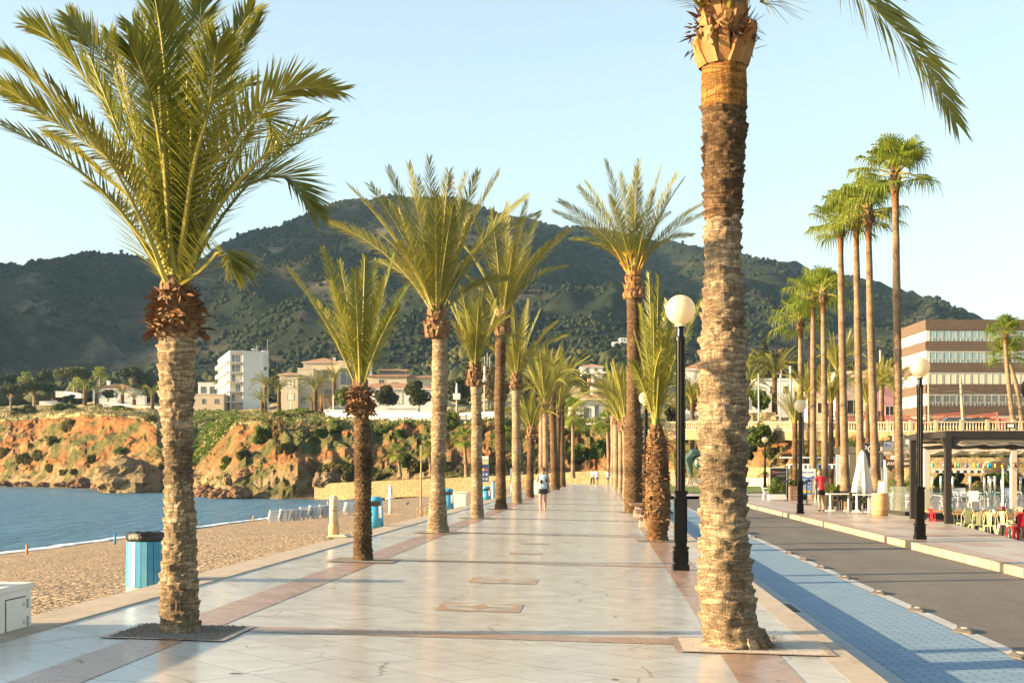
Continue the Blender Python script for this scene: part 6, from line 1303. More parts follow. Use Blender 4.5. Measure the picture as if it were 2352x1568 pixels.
p = G(1176, 1133, -.03); t = thing('bottle_bin', 'short pale blue tube bin by the wooden frame', 'litter bin', p); mb = MB(); mb.lathe([(.1, 0), (.1, .7)], 14); mb.build('tube', BL['l'], t, True); mb = MB(); mb.lathe([(.11, .7), (.0001, .76)], 14); mb.build('cap', M_WHITE, t)
def cabinet(label, px, py, w, h, dd):
    p = G(px, py, -.03); t = thing('cabinet', label, 'utility cabinet', p, YAW); mb = MB(); mb.box(-w / 2, 0, 0, w / 2, dd, h); mb.build('body', M_WHITE, t); mb = MB(); mb.box(-w / 2 - .03, -.03, h, w / 2 + .03, dd + .03, h + .04); mb.build('top', M_WHITE, t); mb = MB(); mb.box(-w / 2 + .05, -.012, .06, w / 2 - .05, -.001, h - .06); mb.build('door', M_OLDW, t)
cabinet('white cabinet right of the second blue bin', 1056, 1171, .6, .74, .4); cabinet('small white box beside the thin blue bin', 1103, 1155, .25, .6, .3); cabinet('distant white box half behind the walking person', 1228, 1136, .7, 1.0, .5)
# concrete post with moss
p = G(770, 1249, -.02); t = thing('concrete_post', 'old cream concrete post on a mossy block, worn lettering on it', 'post', p, YAW); M_POST = mat('cream_concrete', (.62, .52, .36), (.55, .45, .31), 5, .85, .4, 30); M_MOSS = mat('mossy_concrete', (.07, .075, .02), (.3, .25, .14), 5, .95, .8, 20, .02, lo=.4, hi=.6)
mb = MB(); mb.box(-.22, -.2, -.1, .22, .24, .17, .95, .95); mb.build('base', M_MOSS, t); mb = MB(); mb.box(-.2, -.2, .17, .3, .6, .22, .6, .8); mb.build('footing', M_POST, t)
mb = MB(); mb.lathe([(.125, .2), (.125, .42), (.128, .44)], 24, (-.03, 0, 0)); mb.build('collar', mat('orange_concrete', (.6, .36, .16), (.55, .38, .22), 6, .85), t, True)
mb = MB(); mb.lathe([(.1, .42), (.095, .98), (.102, 1.0), (.1, 1.04), (.06, 1.08), (.03, 1.1), (.0001, 1.105)], 24, (-.03, 0, 0)); mb.build('shaft', M_POST, t, True)
def text(body, size, m, parent, loc, rot=(R(90), 0, 0), name='lettering', ext=.003, align='CENTER'):
    cu = bpy.data.curves.new(name, 'FONT'); cu.body = body; cu.size = size; cu.extrude = ext; cu.align_x = align; o = bpy.data.objects.new(name, cu); COL.objects.link(o)
    dg = bpy.context.evaluated_depsgraph_get(); me = bpy.data.meshes.new_from_object(o.evaluated_get(dg)); bpy.data.objects.remove(o); me.materials.clear(); me.materials.append(m); o = bpy.data.objects.new(name, me); COL.objects.link(o); o.parent = parent; o.location = loc; o.rotation_euler = rot; return o
text('AL', .07, M_FIBRE, t, (.03, -.1, .82)); text('PORT', .06, M_FIBRE, t, (.02, -.1, .74))
# beach shower, thin pole, boardwalk, railing
p = G(897, 1179, -.25); t = thing('beach_shower', 'white beach shower column on a wooden platform', 'shower', p, YAW); mb = MB(); mb.lathe([(.085, 0), (.085, 1.25)], 16); mb.build('column', M_WHITE, t, True); mb = MB(); mb.lathe([(.09, .62), (.16, .66), (.16, .7), (.09, .72)], 16); mb.tube([(-.17, 0, .68), (-.22, 0, .62)], .03, 6); mb.tube([(.17, 0, .68), (.22, 0, .62)], .03, 6); mb.build('basin', M_WHITE, t); mb = MB(); mb.box(.02, -.09, .95, .075, -.08, 1.06); mb.build('sign', M_INLAY_DARK, t)
M_PLANK = mat('sun_bleached_plank', (.4, .28, .17), (.5, .37, .24), 5, .85, .4, 30)
t = thing('boardwalk', 'wooden platform carrying the white beach shower', 'boardwalk', p - Vector((0, 0, .02)), YAW); mb = MB()
for k in range(13): mb.box(-.5 + k * .115, -.6, -.1, -.5 + k * .115 + .1, .8, 0)
mb.build('plank', M_PLANK, t)
t = thing('plank_edging', 'long wooden edging running across the beach below the sunbeds', 'edging', G(930, 1187, -.3)); o0 = t.location; mb = MB()
pts = [G(x, y, z) - o0 for x, y, z in ((972, 1185, -.2), (850, 1190, -.55), (740, 1195, -1.0), (603, 1203, -1.6))]
for a, b in zip(pts, pts[1:]): mb.bar(a, b, .25, .14)
mb.build('plank', M_PLANK, t)
p = G(966, 1195, -.1); pole('thin brown pole with a small sign on the beach steps', 966, 1195, 968, 1022, depth(p), .035, mat('brown_pole', (.3, .22, .12)), 'pole', 'sign_pole', (.12, 0, -.05))
t = thing('handrail', 'steel handrail of the steps down to the beach', 'handrail', G(958, 1196, -.1), YAW); mb = MB()
for dx in (0, .28):
    for a, b in (((0, 0, 0), (0, 0, .42)), ((0, 0, .42), (.45, 1.2, .62)), ((.45, 1.2, .62), (.45, 1.2, .1)), ((0, 0, .2), (.45, 1.2, .4)), ((.22, .6, .1), (.22, .6, .52))): mb.bar(Vector(a) + Vector((dx, 0, 0)), Vector(b) + Vector((dx, 0, 0)), .035)
mb.build('rail', M_PLANK, t)
# info panel and frame
p = G(1114, 1131, -.05); t = thing('info_panel', 'navy beach information panel with white pictograms on two posts', 'sign', p, YAW); k_ = depth(p) / F; z = lambda y: (1131 - y) * k_
for s in (-.17, .17): mb = MB(); mb.tube([(s * 1.6, 0, 0), (s * 1.6, 0, z(1066))], .03, 6); mb.build('post', M_GALV, t)
mb = MB(); mb.box(-.27, -.04, z(1106), .27, -.02, z(1066)); b_ = mb.build('board', mat('navy_panel', (.03, .06, .2)), t); mb = MB(); mb.box(-.27, -.04, z(1066), .27, -.02, z(1056)); mb.build('header', mat('header_strip', (.55, .45, .12), (.3, .5, .5), 6, .5), t); mb = MB(); mb.box(-.27, -.05, z(1055), .27, -.01, z(1047)); mb.build('top_board', M_WHITE, t)
for i in range(6): mb = MB(); x = -.13 + (i % 2) * .25; zz = z(1078) - (i // 2) * .36; mb.box(x - .08, -.047, zz - .1, x + .08, -.041, zz + .1); mb.build('pictogram', [mat('pic_yellow', (.6, .5, .1)), mat('pic_red', (.5, .08, .08))][i] if i < 2 else mat('pic_pale', (.4, .5, .6)), b_)
p = G(1186, 1129, -.05); t = thing('notice_stand', 'wooden A frame with a small notice by the beach entrance', 'sign', p, YAW); k_ = depth(p) / F; mb = MB(); mb.bar((-.7, 0, 0), (-.15, 0, 57 * k_), .1); mb.bar((.7, 0, 0), (.15, 0, 57 * k_), .1); mb.bar((-.5, 0, 20 * k_), (.5, 0, 20 * k_), .08); mb.build('frame', M_PLANK, t); mb = MB(); mb.box(-.5, -.06, 30 * k_, 0, -.02, 54 * k_); mb.build('board', M_CURT, t)
# marker posts on the beach
for lab, px, py, z, h, m in (('orange marker post nearest the left edge by the water', 62, 1270, -1.8, .42, mat('orange_post', (.6, .2, .06))), ('small blue marker post left of the slatted bin', 264, 1252, -1.5, .46, BL['m']), ('orange marker post behind the sunbed row', 582, 1202, -1.8, .45, mat('orange_post2', (.6, .24, .08))), ('orange marker post standing among the stacked sunbeds', 663, 1196, -1.1, .36, mat('orange_post3', (.6, .24, .08)))):
    p = G(px, py, z); p.z = beach_z(p.x, p.y) - .03; t = thing('marker_post', lab, 'post', p, 0, 'marker posts on the beach'); mb = MB(); mb.lathe([(.05, 0), (.05, h)], 10); mb.build('shaft', m, t, True); mb = MB(); mb.lathe([(.055, h), (.0001, h + .04)], 10); mb.build('cap', m, t)
# stacked sunbeds
M_SUNB = mat('navy_sling', (.05, .1, .2), (.07, .13, .24), 8, .7); M_SUNW = mat('white_plastic', (.74, .74, .72), (.66, .66, .65), 3, .4)
def make_sunbed():
    r = thing('sunbed', '', 'sunbed', (0, 0, 0)); mb = MB()
    for y in (-.3, .3):
        mb.bar((-.9, y, .3), (.9, y, .3), .05, .05); mb.bar((-.9, y, .3), (-.7, y, 0), .06); mb.bar((-.5, y, 0), (-.32, y, .3), .06); mb.bar((.9, y, .3), (.7, y, 0), .06); mb.bar((.5, y, 0), (.32, y, .3), .06)
    mb.bar((-.9, -.3, .3), (-.9, .3, .3), .05); mb.bar((.9, -.3, .3), (.9, .3, .3), .05); mb.build('frame', M_SUNW, r); mb = MB(); mb.box(-.86, -.27, .31, .86, .27, .325); mb.build('sling', M_SUNB, r); return r
sb = None; ST = [(640, 1197, 6, 'leftmost'), (664, 1196, 6, 'second'), (686, 1195, 5, 'third'), (708, 1194, 6, 'fourth'), (730, 1193, 6, 'fifth'), (752, 1192, 6, 'sixth'), (792, 1190, 6, 'seventh'), (812, 1188, 6, 'rightmost')]
LV = ['bottom', 'second from bottom', 'third from bottom', 'fourth from bottom', 'fifth from bottom', 'top']
for i, (px, py, n, nm) in enumerate(ST):
    p = G(px, py, -1.0); p.z = beach_z(p.x, p.y) - .02
    for q in range(n):
        lab = '%s sunbed in the %s stack of white and navy sunbeds' % (LV[q], nm); o = sb if sb is None else copy_tree(sb)
        if sb is None: sb = o = make_sunbed()
        o.location = p + Vector((q * .02, 0, q * .085)); o.rotation_euler = (0, 0, YAW + .25 + .1 * math.sin(i * 2)); o['label'] = lab; o['group'] = 'stacked sunbeds on the beach'; o.scale = (.6, .8, .8)
# pigeon
p = G(936, 1161, -.55); t = thing('pigeon', 'small grey pigeon on the beach near the thin pole', 'bird', p, 1); mb = MB(); mb.tube([(-.16, 0, .12), (-.08, 0, .13), (0, 0, .15), (.07, 0, .17), (.1, 0, .22), (.12, 0, .26)], [.015, .05, .07, .06, .035, .03], 8); mb.tube([(.12, 0, .26), (.17, 0, .25)], [.012, .003], 5); mb.tube([(0, .02, .1), (0, .02, 0)], .008, 4); mb.tube([(0, -.02, .1), (0, -.02, 0)], .008, 4); mb.build('body', mat('grey_feather', (.12, .15, .2)), t, True)
# billboard with temperature display
p = W(1478, 1131, 100); t = thing('billboard', 'pale billboard with an orange LED temperature strip reading 16 degrees', 'billboard', p, YAW); k_ = 100 / F; z = lambda y: (1131 - y) * k_
mb = MB(); mb.tube([(-.25, .05, 0), (-.25, .05, z(1056))], .17, 12); mb.build('post', M_WHITE, t); mb = MB(); mb.box(-.55, -.03, z(1040), .55, .2, z(984)); mb.build('frame', M_INLAY_DARK, t); mb = MB(); mb.box(-.5, -.045, z(1037), .5, -.031, z(987)); bo = mb.build('poster', mat('pale_poster', (.5, .6, .58), (.62, .66, .55), 1.2, .4), t); text('Spani', .26, M_INLAY_DARK, bo, (-.05, -.05, z(998)))
mb = MB(); mb.box(-.55, -.03, z(1056), .55, .15, z(1041)); ds = mb.build('display', M_DARKVOID, t); me_ = NT('led_orange'); me_.b.inputs['Emission Color'].default_value = (1, .35, .03, 1); me_.b.inputs['Emission Strength'].default_value = 1.0; me_.color((.3, .1, .01)); text('16°', .42, me_.mat, ds, (-.22, -.04, z(1053)))
# far plaza: lawn, low wall, sculpture, bicycle
v = [W(x, 0, d) for x, d in ((1530, 104), (1640, 101), (1770, 104), (1800, 143), (1535, 146))]; mb = MB(); mb.add([(q.x, q.y, .0) for q in v], [tuple(range(5))]); o = mb.build('lawn', mat('lawn_grass', (.09, .14, .025), (.14, .19, .04), 3, .95, .8, 40, .05)); struct(o)
sheet('plaza_paving', M_SIDEWALK, 2.3, 30, 92, 150, lambda x, y: -.06)
wall_line('low_wall', 'low grey concrete wall behind the lawn', 'wall', [(1545, 1118, 1098, 147), (1700, 1118, 1098, 146), (1765, 1119, 1097, 142)], .5, M_KERB); wall_line('stone_wall', 'yellow stone wall below the globe lamp', 'wall', [(1690, 1099, 1073, 149), (1760, 1099, 1073, 146), (1800, 1104, 1070, 140)], .6, M_STONE)
M_BRONZE = mat('green_bronze', (.08, .15, .13), (.05, .1, .085), 2, .45, .3, 8, metal=.5); t = thing('sculpture', 'green bronze abstract sculpture left of the thick trunk', 'sculpture', W(1597, 1097, 140), YAW); k_ = 140 / F
mb = MB(); mb.tube([(-.35, 0, 0), (-.5, 0, .9), (-.75, 0, 1.9), (-.2, 0, 2.5), (.6, 0, 2.55), (1.0, 0, 1.9)], [.1, .28, .42, .5, .45, .2], 6); mb.build('body', M_BRONZE, t); mb = MB(); mb.ball((.3, -.2, 1.5), .5, 14, 10, 1.4); mb.build('hip', M_BRONZE, t, True); mb = MB(); mb.box(-.8, -.5, -.6, 1.0, .5, .0); mb.build('plinth', M_KERB, t)
t = thing('bicycle', 'bicycle leaning at the lawn left of the thick trunk', 'bicycle', W(1590, 1119, 132), YAW)
for x in (-.5, .5):
    mb = MB(); mb.tube([(x + .33 * math.cos(a), 0, .34 + .33 * math.sin(a)) for a in np.linspace(0, 6.28, 21)], .025, 5); mb.build('wheel', M_GALV, t)
mb = MB(); [mb.bar(a, b, .04) for a, b in (((-.5, 0, .34), (-.1, 0, .34)), ((-.1, 0, .34), (-.25, 0, .85)), ((-.5, 0, .34), (-.22, 0, .75)), ((-.1, 0, .34), (.36, 0, .8)), ((-.24, 0, .78), (.36, 0, .8)), ((.36, 0, .95), (.5, 0, .34)))]; mb.build('frame', M_INLAY_DARK, t); mb = MB(); mb.bar((.3, -.25, .98), (.3, .25, .98), .04); mb.build('handlebar', M_INLAY_DARK, t); mb = MB(); mb.box(-.38, -.06, .85, -.12, .06, .91); mb.build('saddle', M_INLAY_DARK, t)
pole('thin slanting brown stake supporting a sapling at the lawn', 1593, 1122, 1576, 1072, 128, .06, M_WOOD, 'stake', 'wooden_stake')
# ---------------------------------------------------------------- people
SKIN = mat('skin', (.4, .225, .145), (.36, .2, .13), 6, .55)
def skin_obj(name, V, E, root, m, parent, lv=2):
    keys = list(V); me = bpy.data.meshes.new(name); me.from_pydata([V[k][0] for k in keys], [(keys.index(a), keys.index(b)) for a, b in E], []); me.materials.append(m); o = bpy.data.objects.new(name, me); COL.objects.link(o); o.parent = parent
    o.modifiers.new('skin', 'SKIN'); sv = me.skin_vertices[0].data
    for i, k in enumerate(keys):
        r = V[k][1]; sv[i].radius = r if isinstance(r, tuple) else (r, r); sv[i].use_root = (k == root)
    s = o.modifiers.new('sub', 'SUBSURF'); s.levels = lv; s.render_levels = lv; me.polygons.foreach_set('use_smooth', np.ones(len(me.polygons), dtype=bool)); o.modifiers['skin'].use_smooth_shade = True; return o
def person(label, loc, rz, J, top, bottom, hair, shoes=None, sleeve=.5, longlegs=False, h=1.0, extra=None, group=None, hairlen=0.0, lvl=2):
    """J: joints in metres for a 1.72 m figure facing -Y"""
    r = thing('person', label, 'person', loc, rz, group); r.scale = (h, h, h)
    V = {'pel': (J['pel'], (.125, .095)), 'wai': (J['wai'], (.115, .085)), 'che': (J['che'], (.145, .10)), 'nkb': (J['nkb'], .06), 'nk': (J['nk'], .052), 'h1': (J['h'], .07), 'h2': (tuple(Vector(J['h']) + Vector((0, .0, .075))), .092), 'h3': (tuple(Vector(J['h']) + Vector((0, .015, .15))), .075)}
    E = [('pel', 'wai'), ('wai', 'che'), ('che', 'nkb'), ('nkb', 'nk'), ('nk', 'h1'), ('h1', 'h2'), ('h2', 'h3')]
    for s in 'LR':
        V['sh' + s] = (J['sh' + s], .06); V['el' + s] = (J['el' + s], .042); V['wr' + s] = (J['wr' + s], .028); hd_ = Vector(J['ha' + s]); V['ha' + s] = (tuple(hd_), (.034, .022)); E += [('nkb', 'sh' + s), ('sh' + s, 'el' + s), ('el' + s, 'wr' + s), ('wr' + s, 'ha' + s)]
        d = (hd_ - Vector(J['wr' + s])).normalized(); sd = d.cross(Vector((0, 1, .1))).normalized() * (1 if s == 'L' else -1)
        for q in range(4):
            a = hd_ + sd * (q - 1.5) * .02 + d * .03; b_ = a + d * (.05, .06, .055, .042)[q] * .8; c = b_ + (d + Vector((0, -.6, 0))).normalized() * .028; V['f%s%d' % (s, q)] = (tuple(a), .0095); V['g%s%d' % (s, q)] = (tuple(b_), .0085); V['k%s%d' % (s, q)] = (tuple(c), .0075); E += [('ha' + s, 'f%s%d' % (s, q)), ('f%s%d' % (s, q), 'g%s%d' % (s, q)), ('g%s%d' % (s, q), 'k%s%d' % (s, q))]
        a = hd_ - sd * .035 - d * .01; b_ = a - sd * .02 + d * .035; V['t' + s] = (tuple(a), .011); V['u' + s] = (tuple(b_), .009); E += [('ha' + s, 't' + s), ('t' + s, 'u' + s)]
        V['hi' + s] = (J['hi' + s], .095); V['kn' + s] = (J['kn' + s], .06); V['ca' + s] = (tuple(Vector(J['kn' + s]).lerp(Vector(J['an' + s]), .3) + Vector((0, .015, 0))), .058); V['an' + s] = (J['an' + s], .038); V['to' + s] = (J['to' + s], (.045, .034)); E += [('pel', 'hi' + s), ('hi' + s, 'kn' + s), ('kn' + s, 'ca' + s), ('ca' + s, 'an' + s), ('an' + s, 'to' + s)]
    skin_obj('body', V, E, 'pel', SKIN, r, lvl); up = lambda k, f: (V[k][0], tuple(x * f for x in V[k][1]) if isinstance(V[k][1], tuple) else V[k][1] * f)
    T = {'hem': (tuple(Vector(J['pel']) + Vector((0, 0, -.05))), (.155, .15)), 'pel': (J['pel'], (.155, .15)), 'wai': (J['wai'], (.148, .14)), 'che': up('che', 1.15), 'nkb': (V['nkb'][0], .085)}; TE = [('hem', 'pel'), ('pel', 'wai'), ('wai', 'che'), ('che', 'nkb')]
    for s in 'LR':
        a, b_ = Vector(J['sh' + s]), Vector(J['el' + s]); T['sh' + s] = (J['sh' + s], .078); TE.append(('nkb', 'sh' + s))
        if sleeve: T['sl' + s] = (tuple(a.lerp(b_, sleeve)), .066); TE.append(('sh' + s, 'sl' + s))
    skin_obj('shirt', T, TE, 'wai', top, r, lvl); B = {'top': (tuple(Vector(J['pel']) + Vector((0, 0, .09))), (.13, .1)), 'pel': up('pel', 1.14)}; BE = [('top', 'pel')]
    for s in 'LR':
        a, k = Vector(J['hi' + s]), Vector(J['kn' + s]); B['hi' + s] = (J['hi' + s], .115); B['th' + s] = (tuple(a.lerp(k, .55)), .098); BE += [('pel', 'hi' + s), ('hi' + s, 'th' + s)]
        if longlegs: B['kn' + s] = (tuple(k), .08); B['an' + s] = (tuple(Vector(J['an' + s]) + Vector((0, 0, .04))), .06); BE += [('th' + s, 'kn' + s), ('kn' + s, 'an' + s)]
    skin_obj('shorts' if not longlegs else 'trousers', B, BE, 'pel', bottom, r, lvl)
    hp = Vector(J['h']); mb = MB(); mb.lathe([(.0001, .235), (.05, .225), (.088, .18), (.105, .12), (.1, .07), (.06, .05)], 16, tuple(hp + Vector((0, .02, -.02)))); mb.build('hair', hair, r, True)
    mb = MB(); mb.add([hp + Vector((-.014, -.085, .06)), hp + Vector((.014, -.085, .06)), hp + Vector((0, -.118, .062)), hp + Vector((0, -.09, .105))], [(0, 1, 2), (1, 3, 2), (3, 0, 2)]); mb.build('nose', SKIN, r)
    for s in (-1, 1): mb = MB(); mb.ball(tuple(hp + Vector((s * .098, .005, .07))), .022, 8, 6, 1.3); mb.build('ear', SKIN, r, True)
    mb = MB(); mb.box(hp.x - .025, hp.y - .088, hp.z + .018, hp.x + .025, hp.y - .074, hp.z + .028); mb.build('mouth', M_RED_ROCK, r)
    for s in (-1, 1): mb = MB(); mb.ball(tuple(hp + Vector((s * .034, -.08, .09))), .013, 8, 6); mb.build('eye', M_DARKVOID, r)
    if shoes:
        for s in 'LR': skin_obj('shoe', {'a': (tuple(Vector(J['an' + s]) + Vector((0, .02, -.02))), .05), 'b': (J['to' + s], .046)}, [('a', 'b')], 'a', shoes, r, 1)
    return r
def joints(**k):
    J = dict(pel=(0, 0, .95), wai=(0, 0, 1.1), che=(0, .0, 1.3), nkb=(0, .01, 1.44), nk=(0, 0, 1.5), h=(0, -.02, 1.55), shL=(-.17, .01, 1.41), shR=(.17, .01, 1.41), elL=(-.23, .03, 1.13), elR=(.23, .03, 1.13), wrL=(-.24, -.04, .9), wrR=(.24, -.04, .9), haL=(-.24, -.06, .83), haR=(.24, -.06, .83),
             hiL=(-.09, 0, .9), hiR=(.09, 0, .9), knL=(-.1, -.03, .5), knR=(.1, -.03, .5), anL=(-.1, .02, .08), anR=(.1, .02, .08), toL=(-.11, -.13, .035), toR=(.11, -.13, .035)); J.update(k); return J
M_BLUESH = mat('light_blue_shirt', (.36, .53, .68), (.42, .6, .74), 14, .8); M_BLACKSH = mat('black_cloth', (.015, .015, .02), None, 5, .8); M_REDSH = mat('red_shirt', (.62, .03, .045), (.52, .02, .035), 6, .75); M_WHSH = mat('white_cloth', (.75, .75, .75), None, 6, .8); M_DENIM = mat('blue_denim', (.1, .16, .25), None, 6, .8)
M_HAIRB = mat('brown_hair', (.16, .075, .035), (.1, .05, .025), 20, .6); M_HAIRG = mat('grey_hair', (.24, .18, .14), (.18, .14, .11), 20, .7); M_HAIRK = mat('dark_hair', (.03, .02, .015), None, 20, .6)
p = GP(1247, 1176)
wm = person('person in light blue sleeveless shirt and black shorts, walking barefoot and holding a phone', p, YAW + .05, joints(elL=(-.25, .02, 1.16), wrL=(-.12, -.19, 1.13), haL=(-.06, -.23, 1.14), elR=(.25, .02, 1.16), wrR=(.17, -.21, 1.17), haR=(.12, -.26, 1.2), knL=(-.1, -.08, .5), anL=(-.1, -.08, .08), toL=(-.11, -.22, .04), knR=(.09, -.02, .5), anR=(.1, .2, .13), toR=(.1, .1, .05), h=(0, -.05, 1.55)), M_BLUESH, M_BLACKSH, M_HAIRB, None, .0, h=.985)
mb = MB(); mb.box(-.1, -.112, 1.635, .1, -.095, 1.67); mb.build('sunglasses', M_DARKVOID, wm); mb = MB(); mb.lathe([(.148, .98), (.15, 1.03)], 16, (0, 0, 0), 1, .78); mb.build('waistband', mat('orange_band', (.7, .4, .05)), wm)
mb = MB(); mb.ball((0, .1, 1.66), .05, 10, 8); mb.build('hair_bun', M_HAIRB, wm, True)
t = thing('phone', 'black phone held by the walking person in the blue shirt', 'phone', p, YAW + .05); mb = MB(); mb.box(.08, -.31, 1.16, .16, -.29, 1.29); mb.build('case', M_DARKVOID, t)
t = thing('camera', 'black camera hanging on a strap at the walking person', 'camera', p, YAW + .05); mb = MB(); mb.box(-.14, -.30, 1.14, -.02, -.2, 1.22); mb.lathe([(.035, 0), (.035, .06)], 10, (-.08, -.26, 1.2)); mb.build('body', M_DARKVOID, t); mb = MB(); mb.tube([(-.08, -.25, 1.15), (-.08, -.2, .95), (-.04, -.19, .72), (0, -.18, .68), (.03, -.19, .75), (-.05, -.21, 1.0)], .014, 5); mb.build('strap', M_DARKVOID, t)
person('person in a red shirt and black cycling shorts, walking away on the right sidewalk', G(1886, 1175, ZS), YAW + math.pi + .15, joints(che=(0, -.05, 1.28), nkb=(0, -.1, 1.42), nk=(0, -.13, 1.47), h=(.01, -.17, 1.5), shL=(-.19, -.08, 1.39), shR=(.19, -.08, 1.39), elL=(-.27, -.02, 1.12), elR=(.27, .02, 1.12), wrL=(-.26, -.12, .9), wrR=(.27, -.06, .88), haL=(-.25, -.15, .83), haR=(.27, -.09, .81), knL=(-.11, -.1, .5), anL=(-.12, -.02, .1), toL=(-.13, -.16, .05), knR=(.1, 0, .5), anR=(.11, .16, .12), toR=(.12, .05, .04)), M_REDSH, M_BLACKSH, M_HAIRG, M_DARKVOID, .55, h=1.02)
person('distant person in white top and black trousers, leftmost of the far group', GP(1361, 1115.5), YAW + 2.6, joints(knL=(-.14, -.08, .5), anL=(-.16, -.02, .08), knR=(.14, .02, .5), anR=(.18, .1, .08), elL=(-.3, .05, 1.2), wrL=(-.42, .0, 1.08), haL=(-.47, 0, 1.05)), M_WHSH, M_BLACKSH, M_HAIRK, M_WHSH, .8, True, group='people at the far end', lvl=1)
person('distant person in white shirt and pale shorts, middle of the far group', GP(1371, 1115), YAW + 3.3, joints(knL=(-.14, -.06, .5), elR=(.3, -.05, 1.4), wrR=(.3, -.1, 1.62), haR=(.28, -.12, 1.7)), M_WHSH, M_DENIM, M_HAIRB, M_WHSH, .8, False, group='people at the far end', lvl=1)
person('distant person in white shirt and blue shorts, right one of the far group', GP(1396, 1115), YAW + .2, joints(knL=(-.13, -.08, .5), elR=(.26, -.05, 1.35), wrR=(.24, -.15, 1.55), haR=(.2, -.16, 1.62)), M_WHSH, M_DENIM, M_HAIRK, M_BLACKSH, .8, False, group='people at the far end', lvl=1)
q = G(753, 1171, -2.0); person('child standing in swimwear at the water behind the sunbeds', (q.x, q.y, -2.05), YAW + 2.0, joints(), SKIN, M_DENIM, M_HAIRB, None, .0, False, h=.56, lvl=1)
# ---------------------------------------------------------------- restaurant terrace
def at(px, py, d): return W(px, py, d)
def on(px, d, z): q = W(px, HY, d); q.z = z; return q
M_PERG = mat('charcoal_powder_coat', (.022, .02, .017), (.028, .025, .022), 3, .5); M_CREAMP = mat('cream_post_paint', (.62, .54, .42), (.56, .48, .37), 2, .7)
M_CANV = leaf_mat('cream_canvas', (.5, .42, .3), (.56, .47, .34), .35, .9, 1.0); M_DARKCANV = mat('dark_canvas', (.05, .045, .04), None, 2, .9)
pg = thing('pergola', 'charcoal steel pergola over the terrace with retracted canvas roof', 'pergola', on(2177, 45, ZT), YAW); L0 = pg.location; k45 = 45 / F
top = HC + (HY - 989) / F * 45 - ZT; RW = 9.0; BD = 4.6
for x, y in ((0, 0), (.2, BD), (RW, 0)): mb = MB(); mb.box(x - .1, y - .1, -.1, x + .1, y + .1, top - .22); mb.build('post', M_PERG, pg)
mb = MB(); mb.box(-.11, -.11, top - .22, RW + .3, .11, top); mb.bar((0, 0, top - .11), (.2, BD, top - .11), .26, .22); mb.box(.25, BD - .12, top - .2, RW, BD + .12, top); mb.build('beam', M_PERG, pg)
mb = MB(); mb.plate([(.1, top - .22), (.5, top - .22), (.1, top - .62)], -.08, .08); mb.plate([(-.1, top - .22), (-.22, top - .22), (-.1, top - .62)], -.08, .08); mb.build('brace', M_PERG, pg)
mb = MB(); mb.bar((.3, .3, top - .36), (RW, .3, top - .36), .06, .07); mb.build('rail', M_CREAMP, pg)
def canopy(name, x0, x1, y0, y1, z, m, parent, amp=.12, waves=6, axis='x'):
    V = []; nx, ny = 60, 6
    for j in range(ny + 1):
        for i in range(nx + 1):
            t = i / nx; V.append((x0 + (x1 - x0) * t, y0 + (y1 - y0) * j / ny, z - amp * abs(math.sin(math.pi * waves * t)) - .03 * j / ny))
    return mesh_obj(name, V, [(j * (nx + 1) + i, j * (nx + 1) + i + 1, (j + 1) * (nx + 1) + i + 1, (j + 1) * (nx + 1) + i) for j in range(ny) for i in range(nx)], m, parent, smooth=True)
canopy('dark_canopy', .35, RW, .4, BD - .2, top - .42, M_DARKCANV, pg, .1, 9)
p2 = thing('pergola', 'cream painted pergola with scalloped canvas behind the charcoal one', 'pergola', on(2130, 52, ZT), YAW); h2 = HC + (HY - 1031) / F * 52 - ZT
for px in (2130, 2330): x = (px - 2130) / F * 52; mb = MB(); mb.box(x - .1, 0, -.1, x + .1, .2, h2); mb.build('post', M_CREAMP, p2)
mb = MB(); mb.box(-.15, -.05, h2, 8, .18, h2 + .2); mb.box(-.1, 6, h2, 8, 6.2, h2 + .2); mb.build('beam', M_CREAMP, p2)
canopy('canvas', .1, 8, -.3, 2.6, h2 + .52, M_CANV, p2, .16, 9); canopy('rear_canvas', .3, 8, 4.5, 7.5, h2 + .02, M_CANV, p2, .16, 9)
# low black plinth and glass screen
pl = thing('glass_screen', 'glass wind screen on a black plinth around the inner terrace', 'glass screen', on(2040, 56, ZT), YAW); q0 = pl.location
M_TGLASS = glass_mat('screen_glass', (.3, .4, .37), .14, .03); Rm = Matrix.Rotation(-YAW, 3, 'Z')
def rel(px, d): return Rm @ (on(px, d, ZT) - q0)
SP = [(2040, 56), (2092, 53), (2126, 51), (2180, 52.5), (2252, 54.5), (2300, 56), (2400, 58)]
for (a, da), (b, db) in zip(SP, SP[1:]):
    A, B = rel(a, da), rel(b, db); mb = MB(); mb.bar(A + Vector((0, 0, .28)), B + Vector((0, 0, .28)), .12, .56); mb.build('plinth', M_DARKVOID, pl)
    mb = MB(); mb.bar(A + Vector((.02, 0, 1.05)), B + Vector((-.02, 0, 1.05)), .015, .98); mb.build('glass_panel', M_TGLASS, pl)
